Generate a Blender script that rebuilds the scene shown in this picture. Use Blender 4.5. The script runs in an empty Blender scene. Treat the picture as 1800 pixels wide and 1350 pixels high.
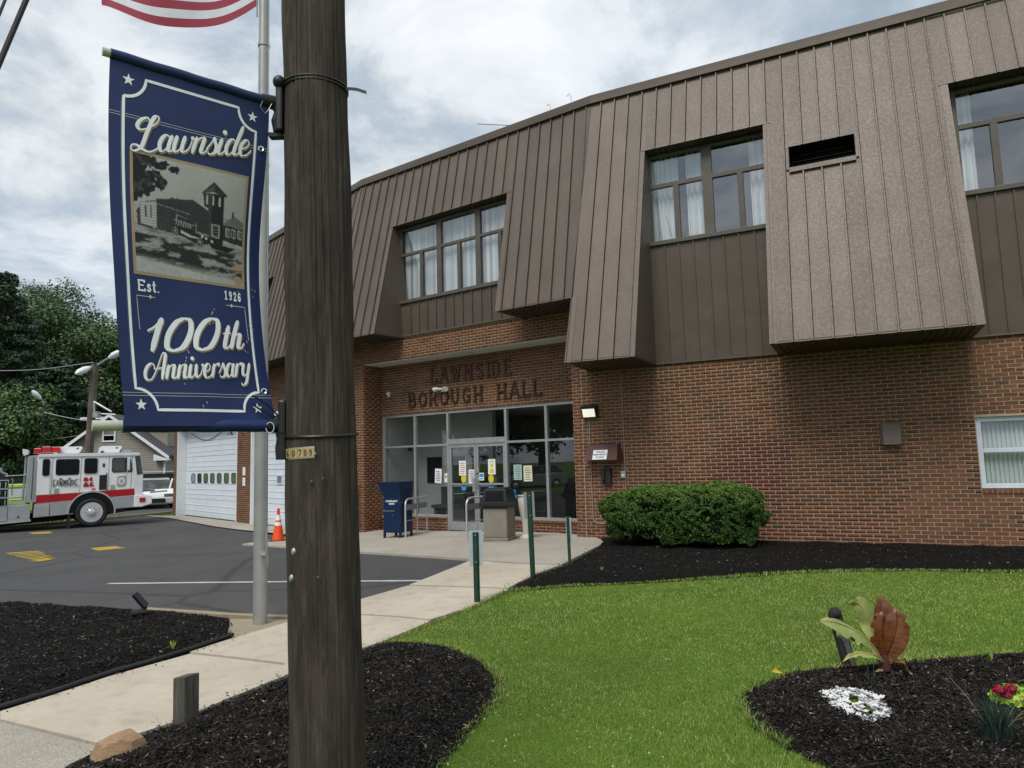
import bpy, bmesh, math, random
import numpy as np
from mathutils import Vector, Matrix
from mathutils.geometry import delaunay_2d_cdt
random.seed(7); rng = np.random.default_rng(11)
SC = bpy.context.scene
COL = SC.collection
R = math.radians

# ------------------------------------------------------------------ camera
CAM = np.array([0, 0, 1.6])
F = 1240.0                                  # focal length in pixels of an 1800 px wide picture
PITCH, ROLL = R(6.197), R(-1.568)
_fw = np.array([0, math.cos(PITCH), math.sin(PITCH)])
_rt0 = np.array([1.0, 0, 0]); _up0 = np.array([0, -math.sin(PITCH), math.cos(PITCH)])
_rt = math.cos(ROLL) * _rt0 + math.sin(ROLL) * _up0
_up = -math.sin(ROLL) * _rt0 + math.cos(ROLL) * _up0
cd = bpy.data.cameras.new('camera'); cam = bpy.data.objects.new('camera', cd); COL.objects.link(cam)
cd.sensor_fit = 'HORIZONTAL'; cd.sensor_width = 36; cd.lens = F / 1800 * 36
cd.clip_start = 0.05; cd.clip_end = 3000
m = Matrix.Identity(4)
for i in range(3):
    m[i][0] = _rt[i]; m[i][1] = _up[i]; m[i][2] = -_fw[i]; m[i][3] = CAM[i]
cam.matrix_world = m
SC.camera = cam

# ------------------------------------------------------------------ sky, sun, exposure
SUN_EL, SUN_AZ = R(55), R(206)              # azimuth measured clockwise from +Y
w = bpy.data.worlds.new('World'); SC.world = w; w.use_nodes = True
nt = w.node_tree; nt.nodes.clear()
def N(nt, t, **kw):
    n = nt.nodes.new(t)
    for k, v in kw.items(): setattr(n, k, v)
    return n
out = N(nt, 'ShaderNodeOutputWorld'); bg = N(nt, 'ShaderNodeBackground'); bg.inputs['Strength'].default_value = 0.1
sky = N(nt, 'ShaderNodeTexSky', sky_type='NISHITA'); sky.sun_disc = False
sky.sun_elevation = SUN_EL; sky.sun_rotation = SUN_AZ; sky.dust_density = 2.0; sky.air_density = 1.0
tc = N(nt, 'ShaderNodeTexCoord'); sep = N(nt, 'ShaderNodeSeparateXYZ')
nt.links.new(tc.outputs['Generated'], sep.inputs[0])
mx = N(nt, 'ShaderNodeMath', operation='MAXIMUM'); mx.inputs[1].default_value = 0.0
nt.links.new(sep.outputs['Z'], mx.inputs[0])
ad = N(nt, 'ShaderNodeMath', operation='ADD'); ad.inputs[1].default_value = 0.22
nt.links.new(mx.outputs[0], ad.inputs[0])
dx = N(nt, 'ShaderNodeMath', operation='DIVIDE'); dy = N(nt, 'ShaderNodeMath', operation='DIVIDE')
nt.links.new(sep.outputs['X'], dx.inputs[0]); nt.links.new(ad.outputs[0], dx.inputs[1])
nt.links.new(sep.outputs['Y'], dy.inputs[0]); nt.links.new(ad.outputs[0], dy.inputs[1])
cmb = N(nt, 'ShaderNodeCombineXYZ')
nt.links.new(dx.outputs[0], cmb.inputs[0]); nt.links.new(dy.outputs[0], cmb.inputs[1])
def wnoise(scale, detail, rough, off, dist=0.0):
    mp = N(nt, 'ShaderNodeMapping'); mp.inputs['Location'].default_value = off
    nt.links.new(cmb.outputs[0], mp.inputs[0])
    n = N(nt, 'ShaderNodeTexNoise'); n.inputs['Scale'].default_value = scale; n.inputs['Detail'].default_value = detail
    n.inputs['Roughness'].default_value = rough; n.inputs['Distortion'].default_value = dist
    nt.links.new(mp.outputs[0], n.inputs['Vector']); return n.outputs['Fac']
def wramp(src, stops):
    r = N(nt, 'ShaderNodeValToRGB'); e = r.color_ramp.elements
    e[0].position, e[0].color = stops[0][0], (*stops[0][1], 1)
    e[1].position, e[1].color = stops[-1][0], (*stops[-1][1], 1)
    for p, c in stops[1:-1]:
        k = e.new(p); k.color = (*c, 1)
    nt.links.new(src, r.inputs[0]); return r.outputs[0]
# cloud body: dark blue-grey bellies to bright white tops
body = wnoise(2.3, 10, 0.62, (3.1, 1.75, 0.0), 0.35)
cl = wramp(body, [(0.33, (2.3, 2.75, 3.2)), (0.43, (3.0, 3.4, 3.8)), (0.49, (3.8, 4.1, 4.35)), (0.55, (4.7, 4.9, 5.05)), (0.68, (5.5, 5.6, 5.7))])
big = wnoise(0.55, 3, 0.5, (0.4, 5.2, 0.0))
veil = wramp(big, [(0.35, (0.88, 0.93, 1.0)), (0.6, (1.02, 1.01, 1.0))])
mul = N(nt, 'ShaderNodeMix', data_type='RGBA', blend_type='MULTIPLY'); mul.inputs[0].default_value = 1
nt.links.new(cl, mul.inputs[6]); nt.links.new(veil, mul.inputs[7])
gap = wnoise(0.9, 6, 0.55, (7.3, 2.2, 0.0))
gm = wramp(gap, [(0.36, (0.82, 0.82, 0.82)), (0.52, (1, 1, 1))])
mix = N(nt, 'ShaderNodeMix', data_type='RGBA')
nt.links.new(gm, mix.inputs[0]); nt.links.new(sky.outputs[0], mix.inputs[6]); nt.links.new(mul.outputs[2], mix.inputs[7])
nt.links.new(mix.outputs[2], bg.inputs['Color']); nt.links.new(bg.outputs[0], out.inputs[0])

sl = bpy.data.lights.new('sun', 'SUN'); sl.energy = 1.5; sl.angle = R(28); sl.color = (1, 0.965, 0.91)
so = bpy.data.objects.new('sun', sl); COL.objects.link(so)
sd = Vector((math.sin(SUN_AZ) * math.cos(SUN_EL), math.cos(SUN_AZ) * math.cos(SUN_EL), math.sin(SUN_EL)))
so.rotation_euler = sd.to_track_quat('Z', 'Y').to_euler(); so.location = (0, 0, 30)
vs = SC.view_settings; vs.view_transform = 'Standard'; vs.look = 'None'; vs.exposure = 0.85; vs.gamma = 1; vs.use_curve_mapping = False

# ------------------------------------------------------------------ helpers
def ray(u, v):
    return (_fw * F + _rt * (u - 900) - _up * (v - 675)) / F
def gz(x, y):
    t = np.clip((1 - np.asarray(x, float)) / 9, 0, 1) * np.clip((np.asarray(y, float) - 9) / 8, 0, 1)
    return -0.25 * t
def gp(u, v):
    z = 0.0
    for _ in range(12):
        d = ray(u, v); p = CAM + d * ((z - 1.6) / d[2]); z = float(gz(p[0], p[1]))
    return np.array([p[0], p[1], z])
def gpz(u, v, z):
    d = ray(u, v); return CAM + d * ((z - 1.6) / d[2])
def gxy(pts): return [tuple(gp(*q)[:2]) for q in pts]
def atY(u, v, Y):
    d = ray(u, v); return CAM + d * (Y / d[1])
def V(p): return Vector((float(p[0]), float(p[1]), float(p[2])))

class MB:
    def __init__(s): s.v = []; s.f = []; s.mi = []; s.cur = 0
    def add(s, vs, fs):
        o = len(s.v); s.v += [tuple(map(float, p)) for p in vs]; s.f += [tuple(i + o for i in f) for f in fs]; s.mi += [s.cur] * len(fs); return s
    def box(s, a, b, M=None):
        x0, y0, z0 = a; x1, y1, z1 = b
        vs = [(x0,y0,z0),(x1,y0,z0),(x1,y1,z0),(x0,y1,z0),(x0,y0,z1),(x1,y0,z1),(x1,y1,z1),(x0,y1,z1)]
        if M: vs = [M(*p) for p in vs]
        return s.add(vs, [(0,3,2,1),(4,5,6,7),(0,1,5,4),(1,2,6,5),(2,3,7,6),(3,0,4,7)])
    def hexa(s, p):                         # 8 points, bottom ring then top ring
        return s.add(p, [(0,3,2,1),(4,5,6,7),(0,1,5,4),(1,2,6,5),(2,3,7,6),(3,0,4,7)])
    def tube(s, pts, r, n=10, cap=True):
        pts = [V(p) for p in pts]; rr = r if hasattr(r, '__len__') else [r] * len(pts)
        o = len(s.v); prev = None
        for i, p in enumerate(pts):
            t = (pts[min(i+1, len(pts)-1)] - pts[max(i-1, 0)]).normalized()
            if prev is None:
                a = Vector((0,0,1)) if abs(t.z) < .9 else Vector((1,0,0)); x = t.cross(a).normalized()
            else: x = (prev - t * prev.dot(t)).normalized()
            prev = x; y = t.cross(x)
            for k in range(n):
                a = 2 * math.pi * k / n; s.v.append(tuple(p + (x * math.cos(a) + y * math.sin(a)) * rr[i]))
        for i in range(len(pts) - 1):
            for k in range(n):
                s.f.append((o+i*n+k, o+i*n+(k+1)%n, o+(i+1)*n+(k+1)%n, o+(i+1)*n+k)); s.mi.append(s.cur)
        if cap:
            s.f.append(tuple(o + k for k in range(n))[::-1]); s.f.append(tuple(o+(len(pts)-1)*n+k for k in range(n))); s.mi += [s.cur]*2
        return s
    def lathe(s, prof, n=20, M=None, seg=None):
        o = len(s.v)
        for r, z in prof:
            for k in range(n):
                a = 2*math.pi*k/n + (math.pi/n if seg else 0); p = (r*math.cos(a), r*math.sin(a), z); s.v.append(tuple(M(*p)) if M else p)
        L = len(prof)
        for i in range(L-1):
            for k in range(n):
                s.f.append((o+i*n+k, o+i*n+(k+1)%n, o+(i+1)*n+(k+1)%n, o+(i+1)*n+k)); s.mi.append(s.cur)
        s.f.append(tuple(o+k for k in range(n))[::-1]); s.f.append(tuple(o+(L-1)*n+k for k in range(n))); s.mi += [s.cur]*2
        return s
    def prism(s, poly, z0, z1, M=None):     # poly in xy, extruded in z
        n = len(poly); vs = [(x,y,z0) for x,y in poly] + [(x,y,z1) for x,y in poly]
        if M: vs = [M(*p) for p in vs]
        return s.add(vs, [tuple(range(n))[::-1], tuple(range(n, 2*n))] + [(i,(i+1)%n,n+(i+1)%n,n+i) for i in range(n)])
    def sphere(s, c, r, n=12, m_=8, sc=(1,1,1)):
        prof = [(max(1e-4, math.sin(math.pi*i/m_))*r, -math.cos(math.pi*i/m_)*r) for i in range(m_+1)]
        return s.lathe(prof, n, lambda x,y,z: (c[0]+x*sc[0], c[1]+y*sc[1], c[2]+z*sc[2]))
    def build(s, name, mat, parent=None, smooth=False, bevel=0, world=False):
        me = bpy.data.meshes.new(name); me.from_pydata(s.v, [], s.f); me.update()
        mats = mat if isinstance(mat, (list, tuple)) else [mat]
        for mm in mats: me.materials.append(mm)
        if len(mats) > 1: me.polygons.foreach_set('material_index', s.mi)
        b = bmesh.new(); b.from_mesh(me); bmesh.ops.recalc_face_normals(b, faces=b.faces); b.to_mesh(me); b.free()
        if smooth: me.polygons.foreach_set('use_smooth', [True]*len(me.polygons)); me.set_sharp_from_angle(angle=R(35))
        o = bpy.data.objects.new(name, me); COL.objects.link(o)
        if bevel:
            bm_ = o.modifiers.new('bevel', 'BEVEL'); bm_.width = bevel; bm_.segments = 2; bm_.limit_method = 'ANGLE'
        if parent: attach(o, parent, world)
        return o
def attach(o, parent, world=False):
    o.parent = parent
    if world: o.matrix_parent_inverse = MW[parent.name].inverted() if parent.name in MW else Matrix.Identity(4)
MW = {}
def thing(name, label, cat, loc=(0,0,0), rz=0.0, group=None):
    o = bpy.data.objects.new(name, None); COL.objects.link(o); o.location = V(loc); o.rotation_euler = (0, 0, rz)
    o.empty_display_size = .2
    MW[o.name] = Matrix.Translation(V(loc)) @ Matrix.Rotation(rz, 4, 'Z')
    return tag(o, label, cat, group)
def tag(o, label=None, cat=None, group=None, kind=None):
    if label: o['label'] = label
    if cat: o['category'] = cat
    if group: o['group'] = group
    if kind: o['kind'] = kind
    return o
def fast_mesh(name, verts, faces, mat, parent=None, smooth=False, kind=None):
    """verts (n,3) array, faces (m,k) array of equal size"""
    me = bpy.data.meshes.new(name); faces = np.asarray(faces, np.int32); nv, (nf, k) = len(verts), faces.shape
    me.vertices.add(nv); me.vertices.foreach_set('co', np.asarray(verts, np.float32).ravel())
    me.loops.add(nf*k); me.loops.foreach_set('vertex_index', faces.ravel())
    me.polygons.add(nf); me.polygons.foreach_set('loop_start', np.arange(0, nf*k, k, dtype=np.int32))
    if smooth: me.polygons.foreach_set('use_smooth', np.ones(nf, bool))
    me.update(calc_edges=True); me.materials.append(mat)
    o = bpy.data.objects.new(name, me); COL.objects.link(o)
    if parent: o.parent = parent
    if kind: o['kind'] = kind
    return o
def copy_tree(o, parent=None):
    c = o.copy(); COL.objects.link(c)
    if parent: c.parent = parent
    for ch in o.children: copy_tree(ch, c)
    return c

# ------------------------------------------------------------------ materials
class Mat:
    def __init__(s, name):
        s.m = bpy.data.materials.new(name); s.m.use_nodes = True; s.nt = s.m.node_tree
        s.b = s.nt.nodes['Principled BSDF']; s.geo = None
    def n(s, t, **kw): return N(s.nt, t, **kw)
    def l(s, a, b): s.nt.links.new(a, b)
    def pos(s, sc=(1,1,1), obj=False):
        if obj: src = s.n('ShaderNodeTexCoord').outputs['Object']
        else: src = s.n('ShaderNodeNewGeometry').outputs['Position']
        mp = s.n('ShaderNodeMapping'); mp.inputs['Scale'].default_value = sc; s.l(src, mp.inputs[0]); return mp.outputs[0]
    def noise(s, scale, detail=4, rough=.55, sc=(1,1,1), obj=False, dist=0):
        n = s.n('ShaderNodeTexNoise'); n.inputs['Scale'].default_value = scale; n.inputs['Detail'].default_value = detail
        n.inputs['Roughness'].default_value = rough; n.inputs['Distortion'].default_value = dist
        s.l(s.pos(sc, obj), n.inputs['Vector']); return n.outputs['Fac']
    def ramp(s, src, stops, interp='LINEAR'):
        r = s.n('ShaderNodeValToRGB'); r.color_ramp.interpolation = interp; e = r.color_ramp.elements
        fx = lambda c: (*c, 1) if hasattr(c, '__len__') else (c, c, c, 1)
        e[0].position, e[0].color = stops[0][0], fx(stops[0][1]); e[1].position, e[1].color = stops[-1][0], fx(stops[-1][1])
        for p, c in stops[1:-1]: k = e.new(p); k.color = fx(c)
        s.l(src, r.inputs[0]); return r.outputs[0]
    def mix(s, fac, a, b, blend='MIX'):
        k = s.n('ShaderNodeMix', data_type='RGBA', blend_type=blend)
        for i, x in ((0, fac), (6, a), (7, b)):
            if hasattr(x, 'is_output') or hasattr(x, 'links'): s.l(x, k.inputs[i])
            elif hasattr(x, '__len__'): k.inputs[i].default_value = (*x, 1)
            else: k.inputs[i].default_value = x if i == 0 else (x, x, x, 1)
        return k.outputs[2]
    def math(s, op, a, b=0.5, clamp=False):
        k = s.n('ShaderNodeMath', operation=op); k.use_clamp = clamp
        for i, x in ((0, a), (1, b)):
            if hasattr(x, 'links'): s.l(x, k.inputs[i])
            else: k.inputs[i].default_value = x
        return k.outputs[0]
    def island(s, objrand=False):
        r = s.n('ShaderNodeNewGeometry').outputs['Random Per Island']
        if objrand: r = s.math('FRACT', s.math('ADD', r, s.n('ShaderNodeObjectInfo').outputs['Random']))
        return r
    def bump(s, src, strength=.3, dist=.01):
        k = s.n('ShaderNodeBump'); k.inputs['Strength'].default_value = strength; k.inputs['Distance'].default_value = dist
        s.l(src, k.inputs['Height'])
        if s.b.inputs['Normal'].links: s.l(s.b.inputs['Normal'].links[0].from_socket, k.inputs['Normal'])
        s.l(k.outputs[0], s.b.inputs['Normal']); return s
    def set(s, color=None, rough=None, metal=None, spec=None):
        for k, v in (('Base Color', color), ('Roughness', rough), ('Metallic', metal), ('Specular IOR Level', spec)):
            if v is None: continue
            if hasattr(v, 'links'): s.l(v, s.b.inputs[k])
            else: s.b.inputs[k].default_value = (*v, 1) if hasattr(v, '__len__') else v
        return s
def simple(name, c, rough=.6, metal=0.0, var=.12, scale=3.0, bump=0.0, bscale=60, spec=.4, obj=False):
    a = Mat(name); f = a.noise(scale, 5, .6, obj=obj)
    lo = tuple(max(0, x*(1-var)) for x in c); hi = tuple(min(1, x*(1+var)) for x in c)
    a.set(a.ramp(f, [(.3, lo), (.7, hi)]), rough, metal, spec)
    if bump: a.bump(a.noise(bscale, 4, .6, obj=obj), bump, .004)
    return a.m
M = {}
M['black'] = simple('black_metal', (.014,.015,.017), .45, 0, .2)
M['rubber'] = simple('rubber', (.018,.018,.019), .75, 0, .25, 5)
M['white'] = simple('white_paint', (.74,.76,.78), .35, 0, .05)
M['whitetrim'] = simple('white_trim', (.62,.68,.75), .45, 0, .08)
M['alu'] = simple('aluminium', (.50,.51,.52), .38, .65, .1, 6)
M['galv'] = simple('galvanised_steel', (.36,.37,.38), .5, .55, .18, 4)
M['chrome'] = simple('chrome', (.72,.73,.74), .12, 1, .04)
M['silver'] = simple('brushed_silver', (.46,.47,.47), .35, .75, .12, 3)
M['red'] = simple('red_paint', (.40,.010,.018), .15, 0, .08)
M['redlens'] = simple('red_lens', (.55,.02,.02), .15, 0, .1)
M['concrete_bin'] = None
M['postgreen'] = simple('green_post', (.012,.045,.03), .5, 0, .25, 8)
M['blue'] = simple('mailbox_blue', (.002,.017,.055), .4, 0, .12, 3)
M['maroon'] = simple('maroon_paint', (.075,.014,.014), .5, 0, .4, 9)
M['paper'] = simple('paper', (.74,.74,.72), .7, 0, .03)
M['yellowsign'] = simple('yellow_print', (.62,.5,.02), .6, 0, .04)
M['bluesign'] = simple('blue_print', (.05,.27,.52), .6, 0, .04)
M['greenpaper'] = simple('green_paper', (.33,.47,.43), .7, 0, .04)
M['creampaper'] = simple('cream_paper', (.66,.65,.45), .7, 0, .04)
M['ink'] = simple('ink', (.05,.05,.06), .7)
M['purpleink'] = simple('purple_ink', (.32,.2,.45), .7)
M['orange'] = simple('cone_orange', (.75,.075,.008), .5, 0, .1)
M['pinktape'] = simple('pink_tape', (.75,.03,.08), .5)
M['soffit'] = simple('white_soffit', (.55,.56,.53), .7, 0, .1, 2)
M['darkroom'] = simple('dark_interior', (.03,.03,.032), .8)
M['wallpaint'] = simple('lobby_wall', (.42,.44,.43), .8, 0, .04)
M['lobbyfloor'] = simple('lobby_floor', (.30,.29,.27), .6, 0, .1)
M['curtain'] = simple('curtain', (.72,.73,.72), .85, 0, .06)
a = Mat('blind_slats'); a.set(a.ramp(a.island(), [(0, (.30,.31,.31)), (.5, (.62,.63,.62)), (1, (.78,.79,.78))]), .85); M['slats'] = a.m
M['bronze'] = simple('bronze_frame', (.10,.088,.074), .45, .15, .12, 5)
M['letter'] = simple('dark_bronze_letter', (.06,.036,.022), .4, .4, .25, 9)
M['plastic_white'] = simple('white_plastic', (.62,.63,.60), .4)
M['asphaltmark'] = None
# standing-seam sheet metal
a = Mat('brown_sheet_metal'); f = a.noise(1.2, 5, .6); g = a.noise(26, 4, .7)
c = a.ramp(f, [(.3, (.098,.075,.060)), (.7, (.126,.098,.080))])
c = a.mix(a.ramp(g, [(.35, .0), (.75, .05)]), c, (.165,.135,.115))
pan = a.math('FRACT', a.math('MULTIPLY', a.n('ShaderNodeObjectInfo').outputs['Random'], 7.31))
c = a.mix(1, c, a.ramp(pan, [(0, .86), (1, 1.10)]), 'MULTIPLY')
st = a.noise(5, 3, .6, (6, 6, .35)); c = a.mix(a.ramp(st, [(.55, 0), (.8, .25)]), c, (.09,.075,.066))
run = a.noise(7, 4, .6, (8, 8, .12)); c = a.mix(a.ramp(run, [(.56, 0), (.76, .28)]), c, (.16,.13,.108))
a.set(c, a.ramp(g, [(.3, .42), (.7, .6)]), .12, .4).bump(a.noise(2.2, 3, .5, (1, 1, .6)), .35, .03).bump(g, .012, .001); M['mansard'] = a.m
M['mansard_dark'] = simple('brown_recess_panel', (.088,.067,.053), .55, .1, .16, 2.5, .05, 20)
# brick
a = Mat('red_brown_brick'); i = a.island(True); g = a.noise(70, 4, .7); f = a.noise(.7, 4, .6)
c = a.ramp(i, [(0, (.145,.060,.030)), (.25, (.190,.080,.038)), (.55, (.222,.099,.047)), (.8, (.175,.073,.039)), (.93, (.12,.066,.036)), (1, (.085,.066,.040))])
c = a.mix(a.ramp(g, [(.35, 0), (.8, .3)]), c, (.07,.03,.02))
c = a.mix(a.ramp(f, [(.35, 0), (.7, .35)]), c, (.118,.062,.034))
# old red paint patch and damp streak left on the long wall
geo = a.n('ShaderNodeNewGeometry').outputs['Position']; sp = a.n('ShaderNodeSeparateXYZ'); a.l(geo, sp.inputs[0])
def blob(a, cx, cy, cz, rx, rz):
    u = a.math('DIVIDE', a.math('SUBTRACT', sp.outputs['X'], cx), rx); v = a.math('DIVIDE', a.math('SUBTRACT', sp.outputs['Z'], cz), rz)
    d = a.math('ADD', a.math('MULTIPLY', u, u), a.math('MULTIPLY', v, v))
    d = a.math('ADD', d, a.math('MULTIPLY', a.math('SUBTRACT', a.noise(2.2, 4, .6), .5), 1.6))
    return a.ramp(d, [(.3, 1), (1.1, 0)])
pm = blob(a, 4.35, 0, 1.35, .75, .85)
c = a.mix(a.math('MULTIPLY', pm, .6), c, (.105,.024,.02))
pm2 = blob(a, 4.95, 0, 2.3, .20, 1.1)
c = a.mix(a.math('MULTIPLY', pm2, .3), c, (.04,.03,.026))
low = a.ramp(sp.outputs['Z'], [(.0, 1), (.32, 0)])
c = a.mix(a.math('MULTIPLY', low, .35), c, (.105,.03,.02))
a.set(c, .85, 0, .25).bump(g, .25, .003); M['brick'] = a.m
a = Mat('mortar'); g = a.noise(40, 4, .7); f = a.noise(.9, 4, .6)
c = a.mix(a.ramp(f, [(.4, 0), (.65, 1)]), (.42,.33,.245), (.48,.37,.27))
a.set(a.mix(a.ramp(g, [(.3, 0), (.8, .5)]), c, (.22,.18,.15)), .9, 0, .2).bump(g, .3, .003); M['mortar'] = a.m
# glass: sky-reflecting outside pane, tinted see-through
def glass(name, refl, tint, fres=1.0):
    a = Mat(name); a.nt.nodes.remove(a.b); o = [n for n in a.nt.nodes if n.type == 'OUTPUT_MATERIAL'][0]
    tr = a.n('ShaderNodeBsdfTransparent'); tr.inputs[0].default_value = (*tint, 1)
    gl = a.n('ShaderNodeBsdfGlossy'); gl.inputs['Roughness'].default_value = .004; gl.inputs[0].default_value = (.93,.96,1,1)
    ge = a.n('ShaderNodeNewGeometry'); dp = a.n('ShaderNodeVectorMath', operation='DOT_PRODUCT'); a.l(ge.outputs['Incoming'], dp.inputs[0]); a.l(ge.outputs['Normal'], dp.inputs[1])
    c1 = a.math('SUBTRACT', 1.0, a.math('ABSOLUTE', dp.outputs['Value']), True); sch = a.math('ADD', a.math('MULTIPLY', a.math('POWER', c1, 5.0), .92), .08)
    k = a.math('ADD', a.math('MULTIPLY', sch, fres), refl, True)
    bp = a.n('ShaderNodeBump'); bp.inputs['Strength'].default_value = .02; bp.inputs['Distance'].default_value = .02
    a.l(a.noise(1.3, 2, .5), bp.inputs['Height']); a.l(bp.outputs[0], gl.inputs['Normal'])
    ms = a.n('ShaderNodeMixShader'); a.l(k, ms.inputs[0]); a.l(tr.outputs[0], ms.inputs[1]); a.l(gl.outputs[0], ms.inputs[2]); a.l(ms.outputs[0], o.inputs[0])
    return a.m
M['glass_shop'] = glass('shopfront_glass', .02, (.86,.88,.88), 1.0)
M['glass_up'] = glass('upper_window_glass', .14, (.88,.92,.94), 1.0)
M['glass_sash'] = glass('sash_window_glass', .03, (.80,.84,.85), 1.0)
M['glass_car'] = glass('vehicle_glass', .06, (.25,.30,.30), 1.2)
M['glass_house'] = glass('house_glass', .25, (.3,.33,.35), 1.0)
# asphalt, concrete, mulch, soil, lawn base
a = Mat('asphalt'); f = a.noise(.45, 6, .6); g = a.noise(160, 3, .7); h = a.noise(2.2, 5, .65, (1,.35,1))
c = a.ramp(f, [(.3, (.046,.046,.048)), (.7, (.068,.067,.067))])
c = a.mix(a.ramp(g, [(.45, 0), (.75, .6)]), c, (.15,.145,.14)); c = a.mix(a.ramp(h, [(.48, 0), (.72, .5)]), c, (.042,.042,.044)); vr = a.n('ShaderNodeTexVoronoi', feature='DISTANCE_TO_EDGE'); vr.inputs['Scale'].default_value = .16; mpv = a.n('ShaderNodeVectorMath', operation='ADD'); a.l(a.n('ShaderNodeNewGeometry').outputs['Position'], mpv.inputs[0]); nz_ = a.n('ShaderNodeTexNoise'); nz_.inputs['Scale'].default_value = .9; nz_.inputs['Detail'].default_value = 5; a.l(nz_.outputs['Color'], mpv.inputs[1]); a.l(mpv.outputs[0], vr.inputs['Vector']); c = a.mix(a.ramp(vr.outputs['Distance'], [(0, .7), (.012, 0)]), c, (.025,.025,.026)); st2 = a.noise(.9, 4, .7); c = a.mix(a.ramp(st2, [(.62, 0), (.7, .5)]), c, (.035,.035,.036))
a.set(c, .85, 0, .3).bump(g, .35, .004); M['asphalt'] = a.m
def concrete(name, lo, hi, agg=.3, stain=.35):
    a = Mat(name); f = a.noise(.8, 6, .65); g = a.noise(130, 3, .75); h = a.noise(5, 5, .7)
    c = a.ramp(f, [(.3, lo), (.7, hi)])
    c = a.mix(a.ramp(g, [(.42, agg), (.62, 0)]), c, tuple(x*.55 for x in lo))
    c = a.mix(a.ramp(h, [(.50, 0), (.74, stain)]), c, (.19,.155,.11)); bigst = a.noise(1.1, 5, .7); c = a.mix(a.ramp(bigst, [(.5, 0), (.72, stain)]), c, tuple(x*.62 for x in lo))
    sp = a.noise(38, 2, .5); c = a.mix(a.ramp(sp, [(.74, 0), (.8, .6)]), c, (.08,.065,.05))
    a.set(c, .9, 0, .25).bump(g, .3, .003).bump(h, .15, .006); return a.m
M['concrete'] = concrete('path_concrete', (.47,.41,.325), (.58,.515,.415))
M['plaza'] = concrete('plaza_concrete', (.36,.325,.275), (.46,.42,.36))
M['pebble'] = concrete('washed_aggregate', (.40,.365,.30), (.56,.52,.44), .9, .45)
M['gravel'] = concrete('gravelly_soil', (.30,.25,.17), (.40,.34,.25), .6)
M['binconc'] = concrete('exposed_aggregate', (.26,.235,.195), (.36,.33,.28), .85)
a = Mat('mulch_soil'); f = a.noise(2, 5, .6); g = a.noise(55, 5, .75)
a.set(a.ramp(g, [(.35, (.003,.0028,.0026)), (.72, (.012,.0108,.0098))]), .95, 0, .15).bump(g, .9, .02).bump(f, .3, .05); M['mulch'] = a.m
a = Mat('mulch_chip'); i = a.island()
a.set(a.ramp(i, [(0, (.004,.0037,.0034)), (.55, (.013,.0116,.0107)), (.85, (.034,.029,.025)), (.95, (.065,.048,.035)), (.985, (.13,.10,.075)), (1, (.30,.27,.22))]), .85, 0, .15); M['chip'] = a.m
a = Mat('lawn_soil'); f = a.noise(.5, 5, .6); g = a.noise(45, 5, .75)
c = a.ramp(g, [(.3, (.055,.105,.012)), (.7, (.14,.23,.03))]); c = a.mix(a.ramp(f, [(.4, 0), (.7, .5)]), c, (.055,.075,.02))
a.set(c, .95, 0, .1).bump(g, .8, .02); M['lawn'] = a.m
a = Mat('grass_blade'); i = a.island(); f = a.noise(.55, 4, .6); h = a.noise(3.6, 6, .7)
c = a.ramp(i, [(0, (.085,.158,.020)), (.4, (.155,.245,.036)), (.8, (.235,.325,.065)), (.94, (.33,.37,.12)), (1, (.44,.42,.22))])
c = a.mix(a.ramp(f, [(.35, 0), (.65, .7)]), c, a.mix(.5, c, (.34,.36,.09))); c = a.mix(a.ramp(h, [(.46, 0), (.66, .7)]), c, (.075,.170,.020)); dry = a.noise(1.7, 5, .7); c = a.mix(a.ramp(dry, [(.58, 0), (.70, .6)]), c, (.36,.33,.14))
a.set(c, .55, 0, .3); a.b.inputs['Subsurface Weight'].default_value = 0; M['grass'] = a.m
def leafmat(name, stops, rough=.5, trans=.25):
    a = Mat(name); i = a.island(); a.set(a.ramp(i, stops), rough, 0, .35)
    return a.m
M['leaf_dark'] = leafmat('pine_needles', [(0, (.015,.034,.020)), (.6, (.030,.062,.029)), (1, (.055,.095,.040))], .6)
M['leaf_mid'] = leafmat('broad_leaves', [(0, (.026,.058,.018)), (.6, (.055,.108,.030)), (1, (.115,.175,.050))], .5)
a = Mat('hedge_leaves'); i = a.island(); f = a.noise(2.2, 5, .65); c = a.ramp(i, [(0, (.014,.040,.008)), (.5, (.040,.092,.015)), (.85, (.078,.150,.025)), (1, (.14,.22,.05))])
zr_ = a.n('ShaderNodeSeparateXYZ'); a.l(a.n('ShaderNodeNewGeometry').outputs['Position'], zr_.inputs[0]); top_light = a.math('ADD', zr_.outputs['Z'], a.math('MULTIPLY', f, .9)); c = a.mix(a.ramp(top_light, [(1.15, 0), (1.5, .0)]) if False else a.math('MULTIPLY', a.math('SUBTRACT', top_light, 1.18), 1.3, True), c, (.155,.245,.045))   # paler towards the top: light from above put into the leaf colour
a.set(c, .65, 0, .25); M['leaf_bush'] = a.m
M['leaf_lime'] = leafmat('lime_leaves', [(0, (.16,.30,.02)), (1, (.36,.50,.06))], .5)
M['leaf_red'] = leafmat('red_petals', [(0, (.16,.004,.02)), (1, (.36,.01,.05))], .5)
M['leaf_yellow'] = leafmat('yellow_petals', [(0, (.55,.30,.01)), (1, (.75,.48,.03))], .5)
M['petal'] = leafmat('white_petals', [(0, (.50,.50,.50)), (1, (.72,.72,.72))], .6)
M['fescue'] = leafmat('blue_fescue', [(0, (.010,.028,.024)), (.7, (.026,.055,.048)), (1, (.07,.09,.06))], .5)
M['straw'] = simple('dry_straw', (.30,.24,.14), .8)
M['bark'] = simple('bark', (.045,.036,.028), .9, 0, .3, 6, .4, 20)
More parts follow.
